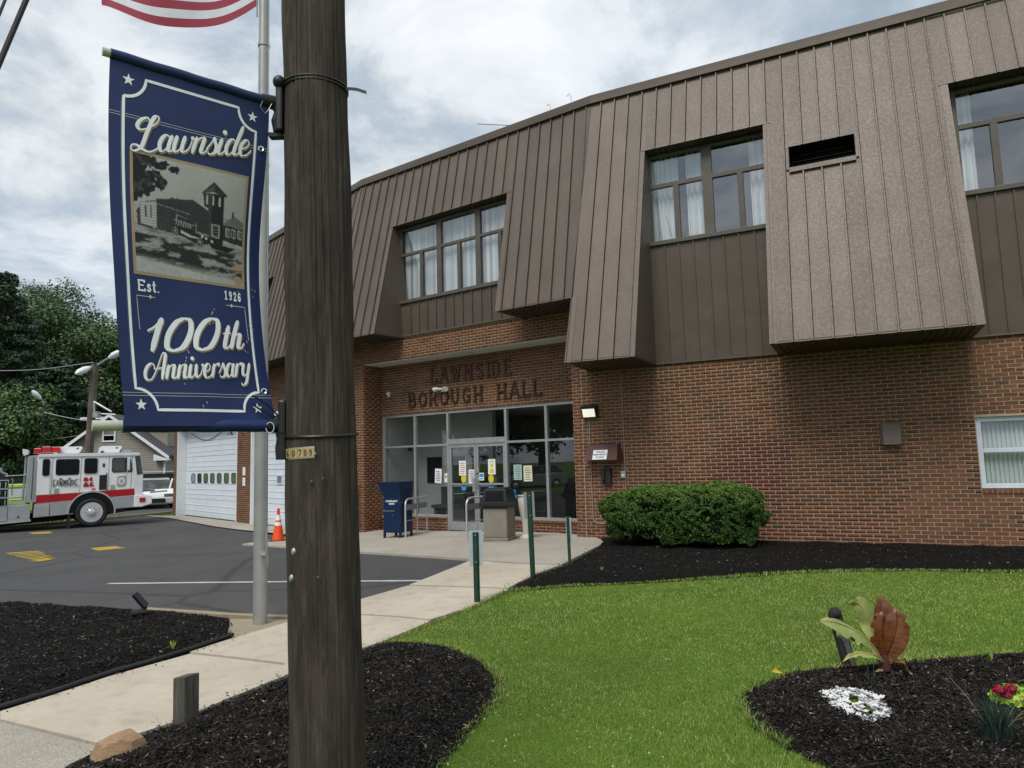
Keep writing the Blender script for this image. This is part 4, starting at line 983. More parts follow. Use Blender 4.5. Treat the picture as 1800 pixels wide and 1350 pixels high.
def sign_word(text, s_left, s_right, z0, h, wd, e=.035):
    n = len(text); x = 0; xs_ = []
    for ch in text:
        ww = {'I': .42, ' ': .95, 'W': 1.15, 'L': .85, 'S': .85, 'E': .88}.get(ch, 1.0); xs_.append(x); x += ww
    tot = x
    sc = (s_left-s_right)/tot
    for ch, x in zip(text, xs_):
        if ch == ' ': continue
        mb = MB()
        for i, q_ in enumerate(stroke_poly(ch, h, wd, .043, .055)):
            P = [FRm(s_left-x*sc-p[0], MS+.012, z0+p[1]) for p in q_]; P2_ = [FRm(s_left-x*sc-p[0], MS+e+.0006*i, z0+p[1]) for p in q_]
            mb.add(P+P2_, [(0, 1, 2, 3), (4, 5, 6, 7), (0, 1, 5, 4), (1, 2, 6, 5), (2, 3, 7, 6), (3, 0, 4, 7)])
        o = mb.build('sign_letter', M['letter'] if text[0] == 'B' else M['letter2'], signwall)
M['letter2'] = simple('weathered_red_letter', (.10,.045,.032), .5, .3, .25, 9)
sign_word('LAWNSIDE', 4.86, 2.22, 3.595, .36, .24)
sign_word('BOROUGH HALL', 5.64, 1.42, 3.055, .34, .26)
# ------------------------------------------------------------------ text helper (built-in font)
def text_mesh(txt, size, M4, mat, name, parent=None, ext=0.0, align='CENTER', bold=0.0, sx=1.0, world=False):
    cu = bpy.data.curves.new('t', 'FONT'); cu.body = txt; cu.size = size; cu.align_x = align; cu.align_y = 'CENTER'; cu.extrude = ext; cu.offset = bold; cu.resolution_u = 3
    to = bpy.data.objects.new('t', cu); COL.objects.link(to)
    me = bpy.data.meshes.new_from_object(to.evaluated_get(bpy.context.evaluated_depsgraph_get()))
    bpy.data.objects.remove(to); bpy.data.curves.remove(cu)
    me.transform(M4 @ Matrix.Diagonal((sx, 1, 1, 1))); me.materials.clear(); me.materials.append(mat); me.name = name
    o = bpy.data.objects.new(name, me); COL.objects.link(o)
    if parent: attach(o, parent, world)
    return o
def basis(p, x, y):
    x = V(x).normalized(); y = V(y); y = (y-x*y.dot(x)).normalized(); z = x.cross(y); m_ = Matrix.Identity(4)
    for k, a in enumerate((x, y, z)):
        for j in range(3): m_[j][k] = a[j]
    m_.translation = V(p); return m_

# ------------------------------------------------------------------ things fixed to the hall
# floodlight by the door (lit)
t = thing('wall_light', 'dark wall pack light, lit, on the brick corner right of the glass front', 'wall light', FRr(-.1, RW, 2.42))
mb = MB(); q = lambda s_, o_, z: FRr(s_, RW+o_, z)
mb.hexa([q(.06, 0, 2.42), q(-.26, 0, 2.42), q(-.26, .10, 2.42), q(.06, .10, 2.42), q(.06, 0, 2.70), q(-.26, 0, 2.70), q(-.26, .20, 2.655), q(.06, .20, 2.655)]); mb.build('housing', M['black'], t, bevel=.01, world=True)
a = Mat('lamp_lens'); a.set((.9,.9,.8), .2); a.b.inputs['Emission Color'].default_value = (1,.97,.82,1); a.b.inputs['Emission Strength'].default_value = .32; M['lens'] = a.m
mb = MB(); n_ = lambda s_, z, e: q(s_, .10+(z-2.42)/.235*.10+e, z)
mb.hexa([n_(.03, 2.44, 0), n_(-.23, 2.44, 0), n_(-.23, 2.44, .008), n_(.03, 2.44, .008), n_(.03, 2.60, 0), n_(-.23, 2.60, 0), n_(-.23, 2.60, .008), n_(.03, 2.60, .008)]); mb.build('lens', M['lens'], t, world=True)
def conduit(name, label, pts, r=.011):
    mb = MB(); mb.tube(pts, r, 8); return tag(mb.build(name, M['galv2'], smooth=True), label, 'conduit')
M['galv2'] = simple('painted_conduit', (.30,.26,.23), .6, .2, .15, 3)
conduit('conduit', 'thin conduit running from the lit wall light down to the hedge', [FRr(-.055, RW+.014, 2.42), FRr(-.06, RW+.014, .42), FRr(-.075, RW+.014, .34), FRr(-.13, RW+.014, .30), FRr(-.3, RW+.014, .29)])
conduit('conduit', 'tall conduit from the brown mansard corner down past the maroon hood', [FRr(-.775, RW+.014, 3.40), FRr(-.775, RW+.014, .3)])
t = thing('junction_box', 'small grey socket box on the conduit beside the maroon hood', 'junction box', FRr(-.74, RW, 1.2))
mb = MB(); FRr.box(mb, -.79, -.685, RW+.003, RW+.055, 1.195, 1.335); mb.build('box', M['galv'], t, bevel=.006, world=True)
mb = MB(); FRr.box(mb, -.765, -.71, RW+.055, RW+.066, 1.225, 1.275); mb.build('cover', M['plastic_white'], t, bevel=.004, world=True)
t = thing('emergency_phone', 'faded maroon hood with white sign above a black wall phone', 'emergency phone', FRr(-.4, RW, 1.05))
mb = MB(); S0, S1 = -.03, -.70
mb.hexa([q(S0+.05, 0, 1.545), q(S1-.05, 0, 1.545), q(S1, .30, 1.56), q(S0, .30, 1.56), q(S0+.0, 0, 1.885), q(S1, 0, 1.885), q(S1+.03, .12, 1.87), q(S0-.03, .12, 1.87)])
a = Mat('faded_maroon'); g = a.noise(5, 5, .7); a.set(a.ramp(g, [(.4, (.06,.013,.013)), (.6, (.085,.02,.02)), (.72, (.16,.13,.125))]), .6); M['maroon2'] = a.m
hd = mb.build('hood', M['maroon2'], t, world=True)
sg = lambda s_, z, e=0: q(s_, .30-(z-1.56)/.31*.18+e, z)
mb = MB(); mb.hexa([sg(-.19, 1.575, 0), sg(-.49, 1.575, 0), sg(-.49, 1.575, .012), sg(-.19, 1.575, .012), sg(-.19, 1.765, 0), sg(-.49, 1.765, 0), sg(-.49, 1.765, .012), sg(-.19, 1.765, .012)]); mb.build('sign_plate', M['white'], t, bevel=.004, world=True)
yv = sg(-.3, 1.8)-sg(-.3, 1.6)
for i, (tx, sz) in enumerate((('POLICE', .05), ('EMERGENCY', .05), ('PHONE', .05))):
    text_mesh(tx, sz, basis(sg(-.34, 1.725-.053*i, .015), -FRr.d, yv), M['ink'], 'sign_text', t, 0, 'CENTER', .001, 1.0, True)
mb = MB(); mb.hexa([q(-.30, .003, 1.09), q(-.50, .003, 1.09), q(-.50, .11, 1.09), q(-.30, .11, 1.09), q(-.28, .003, 1.40), q(-.50, .003, 1.40), q(-.48, .09, 1.40), q(-.30, .09, 1.40)]); mb.build('phone_box', M['black'], t, bevel=.012, world=True)
mb = MB(); mb.tube([q(-.36, .12, 1.36), q(-.36, .15, 1.33), q(-.36, .15, 1.17), q(-.36, .12, 1.14)], .022, 8); mb.build('handset', M['rubber'], t, smooth=True, world=True)
t = thing('exhaust_vent', 'brown hooded vent on the brick wall left of the white window', 'vent', FRr(-5.5, RW, 1.7))
mb = MB(); FRr.box(mb, -5.665, -5.335, RW+.002, RW+.03, 1.70, 2.075); mb.build('flange', M['bronze'], t, world=True)
mb = MB(); mb.hexa([q(-5.36, .0, 1.69), q(-5.64, .0, 1.69), q(-5.64, .14, 1.69), q(-5.36, .14, 1.69), q(-5.36, 0, 2.05), q(-5.64, 0, 2.05), q(-5.64, .05, 2.05), q(-5.36, .05, 2.05)]); mb.build('hood', M['mansard'], t, bevel=.008, world=True)
t = thing('security_camera', 'small white dome camera high on the sign wall by the left brick pier', 'security camera', FRm(6.35, MS, 3.42))
mb = MB(); p = FRm(6.35, MS+.06, 3.42); mb.sphere(p, .07, 12, 8); FRm.box(mb, 6.31, 6.39, MS+.002, MS+.06, 3.38, 3.5); mb.build('camera_body', M['plastic_white'], t, smooth=True, world=True)
mb = MB(); mb.sphere(p+FRm.n*.05-np.array([0, 0, .02]), .035, 10, 6); mb.build('camera_lens', M['black'], t, smooth=True, world=True)
t = thing('flood_lamp', 'twin-headed white floodlight on the brick under the raised lettering', 'floodlight', FRm(4.45, MS, 3.4))
mb = MB(); FRm.box(mb, 4.38, 4.50, MS+.002, MS+.05, 3.36, 3.46); mb.build('mount', M['plastic_white'], t, world=True)
for s_ in (4.30, 4.58):
    mb = MB(); mb.tube([FRm(4.44, MS+.05, 3.42), FRm(s_, MS+.12, 3.43), FRm(s_+(s_-4.44)*.5, MS+.18, 3.40)], [.02, .05, .065], 10); mb.build('lamp_head', M['plastic_white'], t, smooth=True, world=True)
t = thing('wall_lantern', 'dark gooseneck lamp at the top of the brick pier between the garage doors', 'wall lamp', FRg(7.3, 0, 2.7))
mb = MB(); mb.tube([FRg(7.35, 0, 2.85), FRg(7.35, .3, 2.95), FRg(7.35, .42, 2.85)], .03, 8); mb.build('arm', M['black'], t, world=True)
mb = MB(); mb.tube([FRg(7.35, .42, 2.86), FRg(7.35, .42, 2.80), FRg(7.35, .42, 2.72)], [.04, .07, .11], 12); mb.build('shade', M['bronze'], t, world=True)
t = thing('notice_plate', 'two small pale plates on the brick pier between the garage doors', 'sign', FRg(7.2, 0, 1.2))
for z in (1.0, 1.35):
    mb = MB(); FRg.box(mb, 7.02, 7.24, .004, .02, z, z+.28); mb.build('plate', M['paper'], t, world=True)
# bird-like scraps on the roof edge
for k, (a_, h) in enumerate(((.9, .16), (.35, .22))):
    p0 = MM.P(a_-MM.dr*4.6, ZT, .05)+np.array([0, 0, .19]); mb = MB(); mb.tube([p0-np.array([0, 0, .03]), p0+np.array([0, 0, h*.6]), p0+FRm.d*.05+np.array([0, 0, h]), p0+FRm.d*.1+np.array([0, 0, h*.8])], .007, 6)
    tag(mb.build('wire_hook', M['galv']), ('short bent wire hook on the roof edge', 'taller curled wire hook on the roof edge nearest the hip')[k], 'hook')

# ------------------------------------------------------------------ utility pole, banner and flag
PX0, PX1 = np.array([-.826, 3.15, .325]), np.array([-.897, 3.15, 3.813])
ax = (PX1-PX0)/(PX1[2]-PX0[2])
def pole_c(z): return PX0+ax*(z-PX0[2])
def pole_r(z): return .1525-.0042*(z-1.6) if z < 8 else .13
t = thing('utility_pole', 'weathered brown timber utility pole in front of the hall', 'utility pole', (pole_c(0)[0], 3.15, 0))
nz, na = 320, 520; zs = np.linspace(-.3, 9.2, nz); th = np.linspace(0, 2*np.pi, na, endpoint=False)
Z, T = np.meshgrid(zs, th, indexing='ij')
g = np.zeros_like(Z)
for k in range(70):                          # drying checks: long wandering splits
    t0, z0, L, dp, wd = rng.uniform(0, 6.283), rng.uniform(-.2, 7), rng.uniform(.5, 2.6), rng.uniform(.002, .010), rng.uniform(.011, .022)
    tt = t0+.03*np.sin(Z*1.7+k)+.012*np.sin(Z*6+2*k); dd = np.abs((T-tt+np.pi) % (2*np.pi)-np.pi)
    g -= dp*np.exp(-(dd/wd)**2)*np.clip(1-((Z-z0)/L)**2, 0, 1)
for k in range(40):
    a_, b_ = rng.integers(5, 60), rng.uniform(0, 6.28); g += .00022*np.sin(a_*T+b_+.6*np.sin(Z*rng.uniform(.5, 2)+k))
for k in range(14):
    t0, z0 = rng.uniform(2.5, 6), rng.uniform(.3, 3.8); dd = np.abs((T-t0+np.pi) % (2*np.pi)-np.pi); g += rng.choice([.006, -.008])*np.exp(-(dd/.11)**2-((Z-z0)/.03)**2)
g += .0035*np.sin(Z*2.3+1)*np.sin(T+Z*.7)+.002*np.sin(Z*5.1+2*T)+.0015*np.sin(Z*11+3*T+1)
rr_ = np.vectorize(pole_r)(Z)+g
vx = pole_c(0)[0]+ax[0]*Z+rr_*np.cos(T); vy = 3.15+rr_*np.sin(T)
i0 = (np.arange(nz-1)[:, None]*na+np.arange(na)[None]); i1 = (np.arange(nz-1)[:, None]*na+(np.arange(na)[None]+1) % na)
f = np.stack([i0, i1, i1+na, i0+na], -1).reshape(-1, 4)
shaft = fast_mesh('shaft', np.stack([vx, vy, Z], -1).reshape(-1, 3), f, M['polewood'], None, True); attach(shaft, t, True)
def on_pole(u, v, lift=0.0):                 # point on the pole's face seen at that pixel
    d = ray(u, v); c = pole_c(1.6); lo = None
    dx, dy = d[0]-ax[0]*d[2], d[1]; z = 1.6
    for _ in range(8):
        c = pole_c(z); r_ = pole_r(z)+lift; o2 = CAM[:2]-c[:2]; A_ = d[0]**2+d[1]**2; B_ = 2*(o2@d[:2]); C_ = o2@o2-r_*r_
        disc_ = max(B_*B_-4*A_*C_, 0); k = (-B_-math.sqrt(disc_))/(2*A_); z = 1.6+d[2]*k
    return CAM+d*k
def band_pts(z, lift, a0=0, a1=6.283, dz=0.0, n=40):
    c = pole_c(z); return [(c[0]+(pole_r(z)+lift)*math.cos(a0+(a1-a0)*i/n), 3.15+(pole_r(z)+lift)*math.sin(a0+(a1-a0)*i/n), z+dz*math.sin(a0+(a1-a0)*i/n)) for i in range(n+1)]
# number plate 60709
tp = thing('pole_number', 'row of small tan number tags reading 60709 nailed to the timber pole', 'number plate', on_pole(528, 797))
P0 = [on_pole(501+j*7.4, 808.5-j*.55, .004) for j in range(8)]; P1_ = [on_pole(501+j*7.4, 788-j*.55, .004) for j in range(8)]
M['tan'] = simple('tan_tag', (.50,.36,.15), .5, .1, .1, 20)
mb = MB(); mb.add(P0+P1_+[p-np.array([0, -.004, 0]) for p in P0+P1_], [(j, j+1, 9+j, 8+j) for j in range(7)]+[(16+j, 16+j+1, 25+j, 24+j) for j in range(7)]); mb.build('backing', M['alu'], tp, world=True)
for j, ch in enumerate('60709'):
    u0 = (503, 512, 523.5, 533.5, 543)[j]; u1 = u0+(8, 10, 9.5, 9, 8.5)[j]; off = -.055*(u0-501)
    mb = MB(); qd = [on_pole(u0, 805.5+off, .006), on_pole(u1, 805.5+off, .006), on_pole(u1, 789.5+off, .006), on_pole(u0, 789.5+off, .006)]
    mb.add(qd+[p+np.array([0, .003, 0]) for p in qd], [(0, 1, 2, 3), (4, 5, 6, 7), (0, 1, 5, 4), (1, 2, 6, 5), (2, 3, 7, 6), (3, 0, 4, 7)]); tg = mb.build('number_tag', M['tan'], tp, world=True)
    mb = MB()
    for i, qq in enumerate(stroke_poly(ch, 1, .62, .13)):
        pp = []
        for x, y in qq:
            fx, fy = .14+x*1.1, .16+y*.68; a_ = qd[0]+(qd[1]-qd[0])*fx; b_ = qd[3]+(qd[2]-qd[3])*fx; pp.append(a_+(b_-a_)*fy+np.array([0, -.0015-.0002*i, 0]))
        mb.add(pp, [(0, 1, 2, 3)])
    mb.build('digit', M['ink'], tg)
mb = MB(); mb.tube([on_pole(553, 797, .003), on_pole(553, 797, .010)], .006, 8); mb.build('nail', M['galv'], tp, world=True)
for k, (u, v) in enumerate(((518, 970), (514, 1017))):
    p = on_pole(u, v, .001); mb = MB(); mb.lathe([(.014, 0), (.014, .004), (.006, .012), (.003, .018)], 12, lambda x, y, z: (p[0]+x, p[1]-z, p[2]+y*1.3))
    tag(mb.build('pole_nail_cap', M['galv'], smooth=True), ('round metal nail cap, the upper of two on the lower pole', 'round metal nail cap, the lower of two on the lower pole')[k], 'nail cap')
for k, (u, v) in enumerate(((565, 845), (545, 850), (556, 1018), (628, 829))):
    p = on_pole(min(u, 626), v, -.004); mb = MB(); mb.tube([p, p+np.array([.012, -.02, .012])], .0022, 5); o = mb.build('staple', M['galv'], t, world=True)
# arms, brackets and straps
def bracket(zc, top):
    c = pole_c(zc); b = thing('banner_bracket', 'black %s banner bracket strapped to the timber pole' % ('upper' if top else 'lower'), 'bracket', (c[0]-.17, 3.08, zc))
    x = c[0]-pole_r(zc)
    mb = MB(); mb.box((x-.016, 3.06, zc-.15 if top else zc-.09), (x+.018, 3.12, zc+.09 if top else zc+.11)); mb.build('bracket_plate', M['black'], b, bevel=.01, world=True)
    R_ = np.array([x-.02, 3.11, zc]); return b, R_
for top, zc in ((True, 3.273), (False, 1.781)):
    b, Rr = bracket(zc, top); L_ = np.array([-1.602, 2.658, 3.273]) if top else np.array([-1.607, 2.690, 1.776])
    e = (L_-Rr)/np.linalg.norm(L_-Rr)
    mb = MB(); mb.tube([Rr-e*.01, Rr+e*.075], [.036, .026], 12); mb.build('socket', M['black'], b, smooth=True, world=True)
    mb = MB(); mb.tube([Rr+e*.02, L_], .0175 if top else .021, 14); mb.build('banner_rod', M['rod'] if 'rod' in M else M.setdefault('rod', simple('pale_fibreglass', (.46,.48,.40), .5, 0, .08)), b, smooth=True, world=True)
    if top: ROD_T = (L_, Rr)
    else: ROD_B = (L_, Rr)
    zst = zc+.075 if top else zc-.045
    for dzz in ((0, .016) if top else (0,)):
        pp = band_pts(zst+dzz, .003, dz=.012); mb = MB(); mb.tube(pp, .0075 if not top else .005, 6, False); mb.build('strap', M['black'], b, smooth=True, world=True)
    if top:
        mb = MB(); mb.sphere((Rr[0]+.02, 3.07, zst+.01), .03, 10, 6); mb.build('strap_buckle', M['black'], b, smooth=True, world=True)
        c = pole_c(zst); mb = MB(); p = np.array([c[0]+pole_r(zst), 3.12, zst-.004]); w2 = np.array([0, 0, .008])
        pts = [p+np.array([x_, -.02*x_*8, -.9*x_*x_*3]) for x_ in (0, .03, .06, .105)]
        mb.add([q_+w2 for q_ in pts]+[q_-w2 for q_ in pts], [(i, i+1, 5+i, 4+i) for i in range(3)]); mb.build('strap_tail', M['black'], b, world=True)
        mb = MB(); mb.box((Rr[0]-.03, 3.08, zc-.17), (Rr[0]+.03, 3.12, zc-.155)); mb.tube([(Rr[0]-.085, 3.09, zc-.152), (Rr[0], 3.1, zc-.150)], .008, 6); mb.lathe([(.02, -.14), (.03, -.09), (.018, -.05), (.026, -.01)], 10, lambda x_, y_, z_: (Rr[0]+.005+x_, 3.1+y_, zc+z_)); mb.build('bracket_clamp', M['rubber'], b, world=True)
        mb = MB(); mb.tube([Rr+e*.06+np.array([0, -.02, -.01]), Rr+e*.07+np.array([0, -.03, -.05]), Rr+e*.06+np.array([.01, -.02, -.075]), Rr+e*.03+np.array([0, -.03, -.05]), Rr+np.array([0, -.03, .02])], .0018, 5); mb.build('wire_loop', M['galv'], b, world=True)
    else:
        mb = MB(); mb.lathe([(.030, -.15), (.034, -.10), (.028, -.06), (.034, -.03)], 12, lambda x_, y_, z_: (Rr[0]+.02+x_, 3.09+y_, zc+z_)); mb.build('bracket_clamp', M['black'], b, smooth=True, world=True)
        for dz_ in (.11, .07):
            mb = MB(); mb.tube([Rr+e*.115+np.array([0, -.012, dz_+.02]), Rr+e*.05+np.array([0, -.02, dz_-.02]), Rr+np.array([.01, -.02, .03])], .004, 5); mb.build('tie_cord', M['black'], b, world=True)
        mb = MB(); mb.tube([Rr+e*.03+np.array([.018*math.cos(k*.63), -.04, .018*math.sin(k*.63)*1.3-.01]) for k in range(11)], .0028, 5, False); mb.build('wire_loop', M['chrome'], b, world=True)
# banner cloth: a grid between two edges that belly differently
Lt, Rt_ = ROD_T; Lb, Rb = ROD_B
def edge(u0, pts, y0, y1, bow):
    bs = np.array([p[0] for p in pts]); us = np.array([p[1] for p in pts]); vv_ = np.array([p[2] for p in pts])
    def f(b): return atY(np.interp(b, bs, us), np.interp(b, bs, vv_), y0+(y1-y0)*b+bow*math.sin(math.pi*b))
    return f
def crv(pts):                                # smooth the edge samples
    bs = np.linspace(0, 1, 41); xs_ = [p[0] for p in pts]; A = np.vander([p[0] for p in pts], 5); cu_ = np.linalg.lstsq(A, np.array([p[1] for p in pts]), rcond=None)[0]; cv_ = np.linalg.lstsq(np.vander([p[0] for p in pts], 3), np.array([p[2] for p in pts]), rcond=None)[0]
    return [(b, float(np.polyval(cu_, b)), float(np.polyval(cv_, b))) for b in bs]
eL = edge(0, crv([(0, 194, 93), (.16, 190.5, 197), (.315, 191, 300), (.47, 194.5, 402), (.63, 201, 506), (.80, 209.5, 618), (1, 219, 749)]), 2.675, 2.70, -.015)
eR = edge(0, crv([(0, 473, 180), (.2, 466, 292), (.38, 459.5, 394), (.56, 456.5, 498), (.72, 462, 590), (.86, 473.5, 670), (1, 486, 748)]), 3.085, 3.10, .03)
def BAN(a, b, e=0.0):
    p = eL(b)*(1-a)+eR(b)*a
    p = p+BN*(.010*math.sin(3.1*b+2.2*a)*math.sin(math.pi*b)+.006*math.sin(9*a+4*b)*math.sin(math.pi*a)*(b**2) + .004*math.sin(14*b+5*a)*b + e)
    return p
BN = np.cross(eR(.5)-eL(.5), eL(1)-eL(0)); BN = BN/np.linalg.norm(BN); BN = BN*(-1 if BN@(CAM-eL(.5)) < 0 else 1)
ban = thing('street_banner', 'navy Lawnside 100th Anniversary banner hanging beside the timber pole', 'banner', eL(1))
na_, nb_ = 36, 70; g1 = [BAN(i/na_, j/nb_) for j in range(nb_+1) for i in range(na_+1)]; g2 = [BAN(i/na_, j/nb_, -.003) for j in range(nb_+1) for i in range(na_+1)]
W_ = na_+1; n1 = len(g1)
mb = MB(); mb.add(g1+g2, [(j*W_+i, j*W_+i+1, (j+1)*W_+i+1, (j+1)*W_+i) for j in range(nb_) for i in range(na_)]+[(n1+j*W_+i, n1+(j+1)*W_+i, n1+(j+1)*W_+i+1, n1+j*W_+i+1) for j in range(nb_) for i in range(na_)])
a = Mat('navy_vinyl'); g = a.noise(6, 4, .6); g2_ = a.noise(220, 2, .5)
a.set(a.ramp(g, [(.3, (.0125,.024,.095)), (.7, (.0165,.031,.118))]), .5, 0, .35).bump(g2_, .06, .001).bump(a.noise(7, 3, .5), .05, .01); M['navy'] = a.m
cloth = mb.build('cloth', M['navy'], ban, smooth=True, world=True)
mb = MB()                                    # sleeves round the rods
for (Lq, Rq), b0, rr in ((ROD_T, 0.0, .021), (ROD_B, 1.0, .027)):
    ed_ = (Lq-Rq)/np.linalg.norm(Lq-Rq); e0, e1 = Rq+ed_*((eL(b0)-Rq)@ed_), Rq+ed_*((eR(b0)-Rq)@ed_); mb.tube([e0+(e1-e0)*k/12+np.array([0, 0, .0015*math.sin(k*1.7)]) for k in range(13)], rr, 14, True)
    mb.build('rod_sleeve', M['navy'], ban, smooth=True, world=True); mb = MB()
def pm(name, mat, lum=None, var=.06):
    M[name] = simple(name, mat, .55, 0, var, 12)
pm('print_white', (.82,.84,.86)); pm('print_gold', (.36,.26,.145)); pm('print_pale', (.045,.085,.2))
for k, v_ in enumerate((.012, .028, .055, .10, .19, .34, .56)): pm('print_grey%d' % k, (v_*1.0, v_*1.0, v_*.93))
def ban_poly(mb, pts, e, sub=1):             # polygon in (a,b) laid on the cloth
    P = []
    for i in range(len(pts)):
        p, q_ = np.array(pts[i]), np.array(pts[(i+1) % len(pts)]); k = max(1, int(np.hypot(*(q_-p)*np.array([1, 2]))/.06)) if sub else 1
        P += [p+(q_-p)*j/k for j in range(k)]
    mb.add([BAN(*p, e) for p in P], [tuple(range(len(P)))])
def ban_rect(mb, a0, b0, a1, b1, e, nx=8, ny=8):
    mb.add([BAN(a0+(a1-a0)*i/nx, b0+(b1-b0)*j/ny, e) for j in range(ny+1) for i in range(nx+1)], [(j*(nx+1)+i, j*(nx+1)+i+1, (j+1)*(nx+1)+i+1, (j+1)*(nx+1)+i) for j in range(ny) for i in range(nx)])
def ribbon(mb, pts, w_, e, closed=False, xs=1.0, ys=1.0):
    """pts in (a,b); w_ width in units of a; the banner is about twice as tall as wide"""
    P = [np.array(p, float) for p in pts]; K = np.array([1.0, 2.13]); n = len(P); L = []
    for i in range(n):
        d = (P[(i+1) % n if closed else min(i+1, n-1)]-P[i-1 if (closed or i) else 0])*K; d = d/(np.linalg.norm(d)+1e-9); nn = np.array([-d[1], d[0]])/K
        ww = (w_[i] if hasattr(w_, '__len__') else w_)/2; L += [BAN(*(P[i]-nn*ww), e), BAN(*(P[i]+nn*ww), e)]
    m_ = n if closed else n-1
    mb.add(L, [(2*i, 2*((i+1) % n), 2*((i+1) % n)+1, 2*i+1) for i in range(m_)])
def dens(pts, step=.03):
    o = []
    for p, q_ in zip(pts[:-1], pts[1:]):
        k = max(1, int(math.hypot(q_[0]-p[0], (q_[1]-p[1])*2)/step)); o += [(p[0]+(q_[0]-p[0])*j/k, p[1]+(q_[1]-p[1])*j/k) for j in range(k)]
    return o+[pts[-1]]
def border(a0, b0, a1, b1, ra, rb, side):
    P = []
    for cx, cy, s0 in ((a0, b0, 90), (a1, b0, 180), (a1, b1, 270), (a0, b1, 0)):
        arc = [(cx+ra*math.cos(R(s0-90*k/8))*1, cy+rb*math.sin(R(s0-90*k/8))) for k in range(9)]
        P += [arc]
    # concave corners
    pts = P[0]+P[1]+P[2]+P[3]
    return dens(pts+[pts[0]])
mb = MB(); ribbon(mb, border(.080, .046, .912, .955, .125, .058, 0)[::1], .017, .0016); mb.build('border_line', M['print_white'], ban, world=True)
mb = MB()
for pts in ([(.068, .12), (.068, .87)], [(.924, .12), (.924, .86)]): ribbon(mb, dens(pts), .010, .0013)
mb.build('border_shade', M['print_pale'], ban, world=True)
mb = MB()
for ca, cb in ((.105, .058), (.885, .062), (.105, .942), (.885, .946)):
    ban_poly(mb, [(ca+(.036 if k % 2 == 0 else .0145)*math.sin(k*math.pi/5), cb-(.036 if k % 2 == 0 else .0145)/2.13*math.cos(k*math.pi/5)) for k in range(10)], .0017, 0)
mb.build('star', M['print_white'], ban, world=True)
mb = MB()
for b_ in (.148, .155, .905, .913): ribbon(mb, dens([(.0, b_+.004), (1.0, b_-.0)]), .0025, .0013)
mb.build('stitching', M['print_grey6'], ban, world=True)
mb = MB()
for pts in ([(.135, .735), (.128, .643), (.245, .643)], [(.735, .640), (.875, .640), (.885, .74)]): ribbon(mb, dens(pts), .004, .0013)
for ca, cb in ((.215, .643), (.775, .640)): ban_poly(mb, [(ca-.012, cb), (ca, cb-.006), (ca+.012, cb), (ca, cb+.006)], .0018, 0)
mb.build('corner_rule', M['print_grey6'], ban, world=True)
for (ca, cb) in ((.955, .152), (.952, .893)):
    p = BAN(ca, cb, .003); mb = MB(); mb.tube([p+.011*(math.cos(k*.63)*np.array([.83, .5, 0])+math.sin(k*.63)*np.array([0, 0, 1])) for k in range(11)], .004, 6, False); mb.build('grommet', M['chrome'], ban, smooth=True, world=True)
